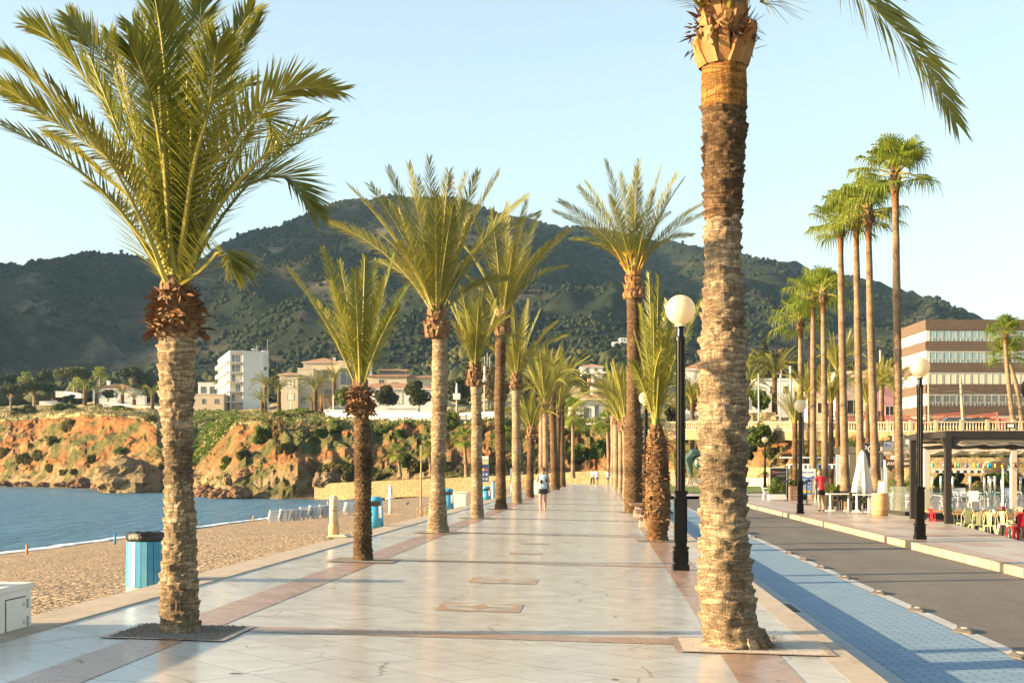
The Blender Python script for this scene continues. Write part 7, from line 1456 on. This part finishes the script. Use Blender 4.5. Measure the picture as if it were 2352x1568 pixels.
# metal cafe chairs
def metal_chair(m):
    r = thing('cafe_chair', '', 'chair'); mb = MB(); mb.box(-.19, -.19, .44, .19, .19, .465); mb.box(-.17, -.17, .465, .17, .17, .472); mb.build('seat', m, r)
    mb = MB(); mb.tube([(-.17, .18, .45), (-.19, .23, .7), (-.13, .25, .84), (0, .26, .87), (.13, .25, .84), (.19, .23, .7), (.17, .18, .45)], .013, 6); mb.build('back_frame', m, r); mb = MB(); mb.add([(-.065, .185, .46), (.065, .185, .46), (.085, .252, .85), (-.085, .252, .85), (-.065, .2, .46), (.065, .2, .46), (.085, .265, .85), (-.085, .265, .85)], [(0, 1, 2, 3), (7, 6, 5, 4), (0, 3, 7, 4), (1, 5, 6, 2)]); mb.build('back_splat', m, r)
    for x in (-1, 1):
        for y in (-1, 1): mb = MB(); mb.add([(x * .19, y * .19, .45), (x * .12, y * .19, .45), (x * .19, y * .12, .45), (x * .235, y * .235, 0), (x * .2, y * .235, 0), (x * .235, y * .2, 0)], [(0, 1, 4, 3), (0, 3, 5, 2), (1, 2, 5, 4)]); mb.build('leg', m, r)
    return r
M_GREENM = mat('sage_metal', (.42, .43, .24), (.38, .39, .22), 4, .4); M_REDM = mat('red_metal', (.5, .015, .03), (.42, .012, .025), 4, .35); M_WHM = mat('ivory_metal', (.62, .58, .48), None, 4, .4)
prot = {}
def cafe(kind, px, d, rz, label):
    if kind not in prot: o = prot[kind] = metal_chair({'g': M_GREENM, 'r': M_REDM, 'w': M_WHM}[kind])
    else: o = copy_tree(prot[kind])
    o.location = on(px, d, ZT); o.rotation_euler = (0, 0, YAW + rz); o['label'] = label; o['group'] = 'metal chairs of the lower terrace'
for a in [('r', 2152, 47.2, 1.9, 'red metal chair turned sideways just left of the charcoal post'), ('r', 2333, 41.5, 3.3, 'nearest red metal chair, its back to the street at the right edge'), ('r', 2316, 49.5, .4, 'small distant red chair behind the tables'), ('r', 2349, 43, 3.0, 'red metal chair cut by the right picture edge'),
          ('g', 2195, 47.5, .2, 'sage green chair just right of the charcoal post'), ('g', 2215, 44.5, 3.2, 'sage green chair half behind the small table'), ('g', 2243, 43.2, 3.1, 'sage green chair with its back to the sidewalk'), ('g', 2274, 42.6, 2.7, 'nearest sage green chair, turned a little to the right'), ('g', 2232, 47, .1, 'sage green chair at the far side of the middle table'), ('g', 2330, 46.5, .2, 'sage green chair facing the nearest red chair'), ('g', 2312, 43.8, 2.2, 'sage green chair between the two front tables'),
          ('w', 2272, 46.8, 3.4, 'ivory metal chair at the rear table'), ('w', 2300, 45.6, 1.5, 'ivory metal chair side on between the tables'), ('w', 2340, 49, 3.0, 'ivory metal chair far back at the right edge')]: cafe(*a)
M_TABLE = mat('honey_wood', (.5, .28, .1), (.42, .22, .08), 3, .45, stretch=(1, 6, 1))
def table(px, d, w, l, label, rz=0):
    r = thing('cafe_table', label, 'table', on(px, d, ZT), YAW + rz, 'wooden tables of the lower terrace'); mb = MB(); mb.box(-w / 2, -l / 2, .7, w / 2, l / 2, .75); mb.build('top', M_TABLE, r)
    for x in (-1, 1):
        for y in (-1, 1): mb = MB(); mb.box(x * (w / 2 - .09) - .03, y * (l / 2 - .09) - .03, 0, x * (w / 2 - .09) + .03, y * (l / 2 - .09) + .03, .7); mb.build('leg', M_PERG, r)
for a in [(2178, 48.6, 1.6, .8, 'wooden table behind the charcoal post'), (2226, 45.6, 1.5, .75, 'small wooden table in front of the sage chairs'), (2300, 47.6, 1.2, .8, 'wooden table at the back right of the terrace'), (2296, 44.2, 1.5, .75, 'wooden table between ivory and red chairs'), (2345, 44.6, 1.6, .8, 'wooden table cut by the right picture edge')]: table(*a)
# plastic armchairs behind the glass
def armchair(m):
    r = thing('plastic_armchair', '', 'chair'); mb = MB(); mb.box(-.22, -.22, .42, .22, .22, .45); mb.build('seat', m, r); mb = MB(); mb.add([(-.2, .2, .45), (.2, .2, .45), (.21, .34, .86), (-.21, .34, .86), (-.2, .23, .45), (.2, .23, .45), (.21, .37, .86), (-.21, .37, .86)], [(0, 1, 2, 3), (7, 6, 5, 4), (0, 3, 7, 4), (1, 5, 6, 2), (3, 2, 6, 7)]); mb.build('backrest', m, r)
    for x in (-1, 1):
        mb = MB(); mb.tube([(x * .25, .28, .66), (x * .27, .05, .67), (x * .26, -.2, .65), (x * .25, -.24, .5)], .022, 6); mb.build('armrest', m, r)
        for y in (-1, 1): mb = MB(); mb.bar((x * .21, y * .2, .43), (x * .26, y * .27, 0), .04); mb.build('leg', m, r)
    return r
M_PBLUE = mat('pale_blue_plastic', (.3, .45, .5), (.26, .41, .46), 4, .45)
first = {}
for i, (k, px, d, rz, lab) in enumerate([('w', 2143, 57, 1.2, 'white armchair at the left end behind the glass'), ('w', 2155, 58, 1.0, 'white armchair second from the left behind the glass'), ('w', 2205, 66, .2, 'small white armchair far behind the glass'), ('w', 2215, 66.5, .1, 'second small white armchair far behind the glass'), ('w', 2240, 58, 2.6, 'white armchair turned away in the middle of the glass'), ('b', 2190, 56.5, .4, 'pale blue armchair low behind the glass'), ('b', 2263, 57, 4.2, 'pale blue armchair seen from the side, middle right'), ('b', 2285, 58, 1.3, 'pale blue armchair left in the group of three'), ('b', 2300, 57.5, 1.2, 'pale blue armchair centre in the group of three'), ('b', 2322, 57, 1.4, 'large pale blue armchair with visible arm at the right'), ('w', 2318, 66, .1, 'far white armchair right of the cream post'), ('w', 2330, 66.5, .2, 'far white armchair by the cream post'), ('b', 2345, 60, 1.0, 'pale blue armchair cut by the right edge'), ('b', 2083, 59, 1.2, 'pale blue armchair beside the tallest fan palm'), ('w', 2092, 57.5, 1.1, 'white armchair between fan palm and lamp post'), ('b', 2035, 60, 4.4, 'pale blue armchair behind the wooden barrel')]):
    o = first[k] = armchair(M_SUNW if k == 'w' else M_PBLUE) if k not in first else copy_tree(first[k])
    o.location = on(px, d, ZT + .45); o.rotation_euler = (0, 0, YAW + rz); o['label'] = lab; o['group'] = 'plastic armchairs of the upper terrace'
struct(mesh_obj('terrace_deck', [tuple(on(px, d, ZT + .45)) for px, d in ((2012, 62), (2130, 52.5), (2420, 59), (2700, 90), (2000, 90))], [(0, 1, 2, 3, 4)], M_SIDEPINK))
for i, (px, d) in enumerate(((2170, 59), (2232, 61), (2270, 60), (2310, 61))):
    r = thing('glass_table', ['white table left behind the glass', 'white table in the middle behind the glass', 'white table right of the middle behind the glass', 'white table right behind the glass'][i], 'table', on(px, d, ZT + .45), YAW, 'tables of the upper terrace'); mb = MB(); mb.box(-.4, -.4, .72, .4, .4, .75); mb.build('top', M_PBLUE, r); mb = MB(); mb.lathe([(.25, 0), (.24, .03), (.03, .05), (.03, .72)], 12); mb.build('pedestal', M_GALV, r)
M_STEELP = mat('bright_steel', (.75, .74, .7), None, 4, .3, metal=.7)
for i, px in enumerate((2060, 2092, 2141, 2188, 2161, 2228, 2261, 2271, 2275, 2285, 2301, 2344)):
    d = (60, 62, 62, 62, 66, 66, 60, 64, 60, 66, 60, 60)[i]; r = thing('patio_heater_post', 'short bright steel post number %s from the left behind the glass' % ['one', 'two', 'four', 'six', 'five', 'seven', 'eight', 'nine', 'ten', 'eleven', 'twelve', 'thirteen'][i], 'post', on(px, d, ZT + .45), YAW, 'steel posts in the terrace'); mb = MB(); mb.lathe([(.02, 0), (.02, .85)], 8); mb.build('shaft', M_STEELP, r); mb = MB(); mb.lathe([(.055, .85), (.055, 1.45), (.01, 1.47)], 10); mb.build('head', M_STEELP, r, True)
# planting behind the terrace
for i, (px, yb, yt, w, d, kd) in enumerate([(2160, 1135, 1078, 60, 76, 'green'), (2220, 1135, 1075, 70, 78, 'dark'), (2280, 1130, 1070, 60, 77, 'green'), (2335, 1135, 1074, 60, 76, 'dark'), (2100, 1130, 1082, 50, 78, 'green'), (2250, 1140, 1100, 60, 72, 'olive'), (2190, 1110, 1062, 46, 82, 'green'), (2320, 1110, 1060, 50, 82, 'green')]):
    tree(['left green hedge plant behind the terrace chairs', 'dark hedge plant behind the middle chairs', 'green hedge plant right of the middle', 'dark hedge plant at the right end of the terrace', 'green plant behind lamp post and fan palm', 'yellowish shrub low behind the glass', 'upper green shrub under the canvas at the left', 'upper green shrub under the canvas at the right'][i], px, yb, yt, w, d, kd, 'shrub', 300 + i, 'shrub', 'planting behind the terrace', False, 14)
wall_line('stone_wall', 'sunlit stone wall behind the terrace planting', 'wall', [(2080, 1120, 1050, 92), (2420, 1120, 1050, 90)], .6, M_STONE)
r = thing('awning_rail', 'cream rail with a chequered black and white valance behind the terrace', 'awning', on(2140, 74, 0), YAW); k_ = 74 / F; z_ = HC + (HY - 1077) * k_; mb = MB(); mb.box(0, 0, z_ - .07, 4.6, .08, z_ + .07); mb.build('rail', M_CREAMP, r); mb = MB(); mb2 = MB()
for q in range(24): (mb if q % 2 else mb2).box(q * .19, -.02, z_ - .2, q * .19 + .19, .0, z_ - .07)
mb.build('dark_check', M_DARKVOID, r); mb2.build('light_check', M_WHITE, r)
hb = thing('hanging_basket', 'big wicker lampshade hanging under the canvas', 'lamp', at(2285, 1079, 60), YAW); mb = MB(); mb.lathe([(.05, .45), (.4, .38), (.55, .15), (.5, -.05), (.35, -.12)], 20); mb.build('shade', M_PLANK, hb, True); mb = MB(); mb.tube([(0, 0, .45), (0, 0, 1.2)], .015, 5); mb.build('cord', M_DARKVOID, hb)
pole('thin white post carrying the bulb string', 2304, 1150, 2304, 1063, 50, .05, M_CREAMP, 'post', 'string_post')
# coloured bulbs
BC = {'t': (.05, .5, .42), 'b': (.04, .2, .6), 'r': (.6, .05, .05), 'y': (.75, .5, .06)}; BM = {k: mat('bulb_' + {'t': 'teal', 'b': 'blue', 'r': 'red', 'y': 'yellow'}[k], v, None, 4, .25) for k, v in BC.items()}
ls = thing('string_light', 'string of coloured bulbs hanging across the terrace', 'string lights', at(2124, 1059, 49), YAW); ox = ls.location; Bs = [(610, 't'), (730, 'b'), (810, 'r'), (850, 'y'), (885, 't'), (964, 'b'), (972, 'r'), (1047, 'y'), (1092, 't'), (1122, 'r'), (1195, 't'), (1220, 'b'), (1268, 'y'), (1342, 'y'), (1413, 't'), (1480, 'r'), (1550, 'y')]; pts = []
for i, (zx, c) in enumerate(Bs):
    px = 2007.5 + .21975 * zx; q = Rm @ (at(px, 1061 + (zx - 600) / 960 * 1.5, 49) - ox); pts.append(q); mb = MB(); mb.lathe([(.012, 0), (.02, -.03), (.045, -.1), (.05, -.14), (.03, -.19), (.0001, -.2)], 10, q); mb.build('bulb', BM[c], ls, True)
mb = MB(); mb.tube([Vector((-.3, 0, 0))] + pts + [pts[-1] + Vector((1, 0, .02))], .012, 4); mb.build('cable', M_CREAMP, ls)
fl_ = thing('floodlight', 'small black floodlight on top of the charcoal beam', 'floodlight', Vector(L0) + Matrix.Rotation(YAW, 3, 'Z') @ Vector((2.05, 0, top)), YAW); mb = MB(); mb.box(-.15, -.06, .08, .15, .04, .26); mb.tube([(0, 0, 0), (0, 0, .1)], .02, 5); mb.build('housing', M_PERG, fl_); mb = MB(); mb.box(-.1, -.07, .11, .1, -.06, .22); mb.build('lens', M_WHITE, fl_)
pole('thin cream tension rope slanting down to the right over the terrace', 2400, 1130, 2256, 1022, 48, .015, M_PLANK, 'rope', 'tension_rope')
ms_ = thing('traffic_mirror', 'dark round mirror back cut by the right edge high up', 'mirror', at(2374, 893, 60), YAW); mb = MB(); mb.tube([(0, 0, 0), (0, .06, 0)], .55, 28); mb.build('disc', M_DARKVOID, ms_); mb = MB(); mb.tube([(.3, .1, -5), (.3, .1, .3)], .04, 8); mb.build('pole', M_GALV, ms_)
# ---------------------------------------------------------------- sidewalk restaurant front
def board(name, label, cat, px0, px1, yb, y0, yt, d, m, frame=M_INLAY_DARK, th=.04):
    r = thing(name, label, cat, on((px0 + px1) / 2, d, ZS), YAW); k = d / F; w = (px1 - px0) * k / 2; zb, zt_ = (HC - ZS) + (HY - y0) * k, (HC - ZS) + (HY - yt) * k
    mb = MB(); mb.box(-w, -th, zb, w, 0, zt_); b = mb.build('board', m, r); mb = MB(); t = .05
    mb.box(-w - t, -th - .01, zb, -w, .01, zt_ + t); mb.box(w, -th - .01, zb, w + t, .01, zt_ + t); mb.box(-w, -th - .01, zt_, w, .01, zt_ + t); mb.box(-w - t, -.03, 0, -w, .01, zb); mb.box(w, -.03, 0, w + t, .01, zb); mb.build('frame', frame, r); return r, b, w, zb, zt_
M_CHALK = mat('chalkboard', (.025, .022, .02), (.05, .035, .025), 2, .6); M_MENUB = mat('menu_blue', (.07, .17, .42), (.06, .15, .38), 2, .5)
r, b, w, z0, z1_ = board('menu_sign', 'black framed chalkboard reading COCO LOCO behind a planter', 'sign', 1769, 1806, 1144, 1139, 1075, 82, M_CHALK, M_SUNW); text('COCO LOCO', .125, M_SUNW, b, (.12, -.045, z1_ - .28)); mb = MB()
for q in range(2): mb.box(-.1, -.047, z1_ - .42 - q * .08, .42, -.041, z1_ - .4 - q * .08)
mb.build('text_line', M_CREAMP, b); mb = MB(); mb.lathe([(.1, 0), (.1, .008)], 14); so_ = mb.build('sun_emblem', mat('emblem_red', (.4, .08, .03)), b); so_.rotation_euler = (R(90), 0, 0); so_.location = (-.3, -.045, z1_ - .22)
r, b, w, z0, z1_ = board('menu_sign', 'blue and white menu board reading BAR TAPAS behind the lamp', 'sign', 1840, 1871, 1146, 1135, 1078, 76, M_MENUB, M_SUNW); mb = MB(); mb.plate([(-w, z1_)] + [(-w + 2 * w * q / 12, z1_ - .3 - .13 * math.sin(math.pi * q / 12)) for q in range(13)] + [(w, z1_)], -.05, -.041); hd_ = mb.build('header', M_SUNW, b); text('BAR TAPAS', .135, M_MENUB, hd_, (.0, -.055, z1_ - .2)); mb = MB()
for q in range(9): mb.box(-.3, -.047, z1_ - .56 - q * .09, -.05 + .12 * (q % 3), -.041, z1_ - .535 - q * .09); mb.box(.12, -.047, z1_ - .56 - q * .09, .18, -.041, z1_ - .535 - q * .09)
mb.build('text_line', M_SUNW, b); mb = MB()
for q in range(5): mb.box(.24, -.048, z1_ - .62 - q * .15, .36, -.041, z1_ - .52 - q * .15)
mb.build('dish_photo', M_PLANK, b); mb = MB(); mb.box(-.32, -.048, z0 + .1, .1, -.041, z0 + .24); mb.build('price_band', BM['y'], b)
r, b, w, z0, z1_ = board('menu_banner', 'tall white menu banner before a fan palm trunk', 'sign', 1923, 1948, 1146, 1112, 1046, 70, mat('banner_white', (.78, .74, .7), (.7, .6, .55), 2.5, .6), M_SUNW); mb = MB()
for q in range(5): mb.lathe([(.09, 0), (.09, .006)], 14, (-.1 + .2 * (q % 2), 0, 0)); mb.v[-28:] = [(x, -.046 + zz, z1_ - .35 - q * .22 + yy) for x, yy, zz in mb.v[-28:]]
mb.build('dish_photo', mat('menu_peach', (.7, .5, .35)), b)
# planters and plants
def spiky(mb, c, n, l, rgx):
    for q in range(n):
        a = rgx.uniform(0, 6.28); e = rgx.uniform(.5, 1.4); d_ = Vector((math.cos(a) * math.cos(e), math.sin(a) * math.cos(e), math.sin(e))) * l * rgx.uniform(.6, 1.1); s = Vector((-math.sin(a), math.cos(a), 0)) * .035; mb.add([c - s * .5, c + s * .5, c + d_ * .6 + s, c + d_ * .6 - s, c + d_ + Vector((0, 0, -.1))], [(0, 1, 2, 3), (3, 2, 4)])
rg = random.Random(12)
r = thing('planter', 'white ribbed planter with a leafy shrub before the chalkboard', 'planter', on(1784, 80, ZS), YAW); mb = MB(); mb.box(-.5, -.18, .05, .5, .18, .36); 
for q in range(14): mb.box(-.49 + q * .072, -.2, .06, -.45 + q * .072, -.18, .36)
mb.build('tub', M_SUNW, r); V, Fc = leaf_cloud([((-.25, 0, .75), .26), ((.2, 0, .9), .28), ((.25, 0, .6), .24), ((-.1, 0, 1.15), .2), ((-.3, 0, .5), .2)], 140, .07, 4); mesh_obj('foliage', V, Fc, LEAF['green'], r)
r = thing('planter', 'brown wooden crate planter left of the blue menu board', 'planter', on(1822, 77, ZS), YAW); mb = MB()
for q in range(5): mb.box(-.22, -.2, .05 + q * .17, .22, .2, .19 + q * .17)
mb.build('crate', M_SLAT, r); V, Fc = leaf_cloud([((0, 0, 1.05), .2), ((-.15, 0, .98), .16)], 90, .06, 5); mesh_obj('foliage', V, Fc, LEAF['dark'], r)
for i, (px, d, l, n) in enumerate(((1900, 68, .8, 60), (1915, 67, .7, 50), (1957, 70, .9, 50), (1968, 68, .6, 40), (1846, 82, .8, 40), (2070, 66, 1.4, 40))):
    r = thing('potted_plant', ['spiky potted plant right of the man in red', 'low spiky potted plant under the white banner', 'spiky potted plant right of the white banner', 'small potted plant by the closed parasol', 'spiky plant behind the blue menu board', 'tall leafy banana like plant left of the terrace'][i], 'plant', on(px, d, ZS), YAW, 'potted plants of the restaurant front'); mb = MB(); mb.lathe([(.18, 0), (.23, .45), (.0001, .43)], 12); mb.build('pot', M_DARKVOID, r); mb = MB(); spiky(mb, Vector((0, 0, .45)), n, l, rg); spiky(mb, Vector((.1, 0, .6)), n // 2, l, rg); mb.build('foliage', LEAF['green'], r)
# tables, rattan chairs, parasol, barrel
for i, (px, d, w) in enumerate(((1928, 59, 1.1), (1982, 57, .7))):
    r = thing('white_table', ['long white table right of the man in red', 'white table under the closed parasol'][i], 'table', on(px, d, ZS), YAW, 'white tables on the sidewalk'); mb = MB(); mb.box(-w / 2, -.35, .72, w / 2, .35, .76); mb.build('top', M_SUNW, r)
    for s in (-1, 1): mb = MB(); mb.tube([(s * w * .36, 0, 0), (s * w * .36, 0, .72)], .045, 8); mb.box(s * w * .36 - .2, -.04, 0, s * w * .36 + .2, .04, .05); mb.build('leg', M_SUNW, r)
M_RATT = mat('black_rattan', (.03, .026, .022), (.05, .043, .036), 20, .7, .5, 60)
def rattan():
    r = thing('rattan_chair', '', 'chair'); mb = MB(); mb.box(-.25, -.25, .4, .25, .25, .46); mb.build('seat', M_RATT, r); mb = MB(); mb.box(-.25, .2, .46, .25, .26, .84); mb.build('backrest', M_RATT, r)
    for x in (-1, 1):
        mb = MB(); mb.box(x * .27 - .03, -.25, .62, x * .27 + .03, .25, .67); mb.build('armrest', M_RATT, r)
        for y in (-1, 1): mb = MB(); mb.box(x * .25 - .03, y * .23 - .03, 0, x * .25 + .03, y * .23 + .03, .62 if y < 0 else .45); mb.build('leg', M_RATT, r)
    return r
f0 = None
for i, (px, d, rz) in enumerate(((1911, 60, 1.4), (1930, 61, .3), (1946, 60.5, 0), (1966, 58.5, 1.2), (1978, 59, .2), (1994, 58.2, -1.0))):
    o = f0 = rattan() if f0 is None else copy_tree(f0); o.location = on(px, d, ZS); o.rotation_euler = (0, 0, YAW + rz); o['group'] = 'black rattan chairs on the sidewalk'
    o['label'] = ['black rattan chair nearest the man in red', 'black rattan chair behind the long white table', 'black rattan chair at the right end of the long table', 'black rattan chair just left of the parasol base', 'black rattan chair behind the parasol base', 'black rattan chair by the barrel'][i]
r = thing('parasol', 'closed white parasol standing on a round white base', 'parasol', on(1981, 58.5, ZS), YAW); k_ = 58.5 / F; zt_ = 1.7 + 49 * k_; zb = 1.7 - 52 * k_
mb = MB(); mb.lathe([(.36, 0), (.34, .06), (.1, .1)], 24); mb.build('base', M_SUNW, r, True); mb = MB(); mb.tube([(0, 0, .05), (0, 0, zt_)], .03, 8); mb.build('pole', M_SUNW, r); mb = MB(); V = []; n = 36; lv = [(zt_, .03), (zt_ - .12, .12), (zt_ - .3, .17), (zt_ - .9, .25), (zb + .4, .36), (zb + .1, .4), (zb, .36)]
for z_, rr in lv:
    for q in range(n): a = 2 * math.pi * q / n; f_ = 1 + .2 * math.cos(a * 8) * min(1, (zt_ - z_) * 1.2); V.append((rr * f_ * math.cos(a), rr * f_ * math.sin(a), z_ - (.12 * math.cos(a * 8 + 1) if z_ < zb + .2 else 0)))
mb.add(V, [(i * n + q, i * n + (q + 1) % n, (i + 1) * n + (q + 1) % n, (i + 1) * n + q) for i in range(len(lv) - 1) for q in range(n)]); mb.build('canopy', mat('white_canvas', (.74, .7, .62), (.66, .62, .54), 3, .9), r, True)
r = thing('barrel', 'wooden wine barrel used as a table at the sidewalk edge', 'barrel', on(2021, 53, ZS), YAW); M_OAK = mat('oak_staves', (.55, .3, .12), (.42, .22, .09), 1.5, .6, .4, 30, stretch=(5, 5, .5)); mb = MB(); mb.lathe([(.29, 0), (.34, .25), (.355, .45), (.34, .65), (.29, .88), (.27, .88), (.27, .85), (.0001, .85)], 28); mb.build('staves', M_OAK, r, True)
for z_, rr in ((.06, .308), (.24, .342), (.62, .345), (.8, .312)): mb = MB(); mb.lathe([(rr, z_), (rr + .004, z_ + .03), (rr, z_ + .06)], 28); mb.build('hoop', M_PLANK, r, True)
r = thing('menu_stand', 'small tilted menu in a wooden frame on the barrel', 'menu', on(2024, 53, ZS + .86), YAW - .3); mb = MB(); mb.add([(-.16, 0, 0), (.16, 0, 0), (.2, .1, .5), (-.12, .1, .5), (-.16, .05, 0), (.16, .05, 0), (.2, .14, .5), (-.12, .14, .5)], [(0, 1, 2, 3), (7, 6, 5, 4), (0, 3, 7, 4), (1, 5, 6, 2), (3, 2, 6, 7)]); mb.build('frame', M_OAK, r); mb = MB(); mb.add([(-.12, -.005, .04), (.12, -.005, .04), (.15, .08, .45), (-.09, .08, .45)], [(0, 1, 2, 3)]); mb.build('page', M_SUNW, r)
r = thing('lectern', 'slim black menu lectern left of the brown crate', 'lectern', on(1808, 79, ZS), YAW); mb = MB(); mb.tube([(0, 0, 0), (0, 0, 1.1)], .03, 6); mb.box(-.2, -.15, 0, .2, .15, .04); mb.build('stand', M_IRON, r); mb = MB(); mb.add([(-.3, -.1, 1.05), (.25, -.1, 1.25), (.25, .15, 1.3), (-.3, .15, 1.1), (-.3, -.1, 1.02), (.25, -.1, 1.22), (.25, .15, 1.27), (-.3, .15, 1.07)], [(0, 1, 2, 3), (7, 6, 5, 4), (0, 4, 5, 1)]); mb.build('tray', M_IRON, r)
copy_tree(r, None, on(1853, 70, ZS), YAW + .5, 'slim black menu lectern before the blue menu board')
o = copy_tree(first['w'], None, on(1762, 84, ZS), YAW + 1.5, 'lone white armchair left of the ribbed planter')
# awning with stripes over the restaurant front
M_STR = BL['m']; r = thing('striped_awning', 'black steel frame with a blue and white striped valance', 'awning', on(1809, 84, ZS), YAW); k_ = 84 / F; w = (1962 - 1809) * k_; z_ = 1.7 + (1080 - 1068) * k_
for x in (0, .28, w * .5, w): mb = MB(); mb.box(x - .04, -.04, 0, x + .04, .04, z_ + .15); mb.build('post', M_IRON, r)
mb = MB(); mb.box(-.05, -.05, z_ + .06, w, .05, z_ + .14); mb.box(-.05, 2.2, z_ + .5, w, 2.3, z_ + .6); mb.build('beam', M_SUNW, r); mb = MB(); mb2 = MB()
for q in range(28): (mb if q % 2 else mb2).box(q * w / 28, -.07, z_ - .16, (q + 1) * w / 28, -.055, z_ + .06)
mb.build('blue_stripe', mat('navy_stripe', (.04, .08, .2)), r); mb2.build('white_stripe', M_SUNW, r)
# shop fronts behind the palms
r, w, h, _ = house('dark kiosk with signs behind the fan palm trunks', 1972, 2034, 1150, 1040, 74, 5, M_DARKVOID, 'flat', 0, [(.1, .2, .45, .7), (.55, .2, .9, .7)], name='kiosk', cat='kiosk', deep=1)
r, b, w, z0, z1_ = board('shop_sign', 'black sign with white letters POLI between two fan palms', 'sign', 1986, 2022, 1150, 1042, 1018, 70, M_CHALK); text('POLI', .5, M_SUNW, b, (-.02, -.045, z0 + .08))
r, b, w, z0, z1_ = board('shop_sign', 'white sign with blue window pictures left of the tallest fan palm', 'sign', 2029, 2056, 1150, 1046, 1014, 68, M_WHITE); mb = MB()
for q in range(3): mb.box(-.22 + q * .16, -.047, z0 + .15, -.1 + q * .16, -.041, z1_ - .1 - .08 * q)
mb.build('pictogram', mat('lilac_blue', (.2, .22, .6)), b)
r, b, w, z0, z1_ = board('shop_sign', 'red and white sign behind the white menu banner', 'sign', 1929, 1957, 1150, 1054, 1026, 78, M_WHITE); mb = MB(); mb.box(-w, -.047, z0, -w + .25, -.041, z1_ - .1); mb.build('red_field', mat('sign_red', (.45, .05, .05)), b)
r, b, w, z0, z1_ = board('shop_sign', 'white signboard with dark shapes right of the tallest fan palm', 'sign', 2077, 2098, 1150, 1044, 1008, 66, M_WHITE); mb = MB(); mb.box(-.2, -.047, z0 + .2, -.05, -.041, z0 + .5); mb.box(.05, -.047, z0 + .3, .15, -.041, z0 + .55); mb.build('dark_shape', M_INLAY_DARK, b)
r = thing('awning', 'dark valance with pale script lettering beside the tallest fan palm', 'awning', on(2034, 63, ZS), YAW); k_ = 63 / F; za, zb = 1.7 + (1080 - 1070) * k_, 1.7 + (1080 - 1053) * k_; w = 64 * k_; mb = MB(); mb.box(0, -.06, za, w, 0, zb); mb.box(0, 0, zb - .05, w, 1.6, zb); v_ = mb.build('valance', M_DARKCANV, r); mb = MB()
for q in range(16): x = .08 + q * w / 16.6; mb.tube([(x, -.075, za + .1), (x + .03, -.075, za + .24), (x + .05, -.075, za + .12), (x + .09, -.075, za + .12 + .08 * (q % 2))], .014, 4)
mb.build('lettering', M_CREAMP, v_)
for x in (0, w): mb = MB(); mb.box(x - .06, -.06, 0, x + .06, .06, zb); mb.build('post', M_WHITE, r)
r = thing('parasol', 'pointed white parasol tip above the signs left of the charcoal pergola', 'parasol', on(2064, 70, ZS), YAW); mb = MB(); zt_ = 1.7 + 128 * 70 / F; mb.lathe([(.4, zt_ - 2.2), (.3, zt_ - 1.2), (.1, zt_ - .3), (.02, zt_)], 16); mb.build('canopy', M_SUNW, r, True); mb = MB(); mb.tube([(0, 0, 0), (0, 0, zt_ - .2)], .04, 8); mb.build('pole', M_SUNW, r)
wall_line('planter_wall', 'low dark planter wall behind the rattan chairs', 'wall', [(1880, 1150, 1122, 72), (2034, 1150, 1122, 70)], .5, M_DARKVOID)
# ---------------------------------------------------------------- air between here and the mountain
HZ = NT('haze_air'); HZ.n.remove(HZ.b); pv = HZ.n.new('ShaderNodeVolumePrincipled'); pv.inputs['Color'].default_value = (.38, .66, 1, 1); pv.inputs['Density'].default_value = .00007
pv.inputs['Anisotropy'].default_value = .0; HZ.t.links.new(pv.outputs[0], HZ.out.inputs['Volume'])
mb = MB(); mb.box(-1900, -200, -8, 1500, 2500, 640); hz = mb.build('haze', HZ.mat); hz['kind'] = 'stuff'; hz['label'] = 'thin evening haze in front of the mountain'; hz['category'] = 'haze'
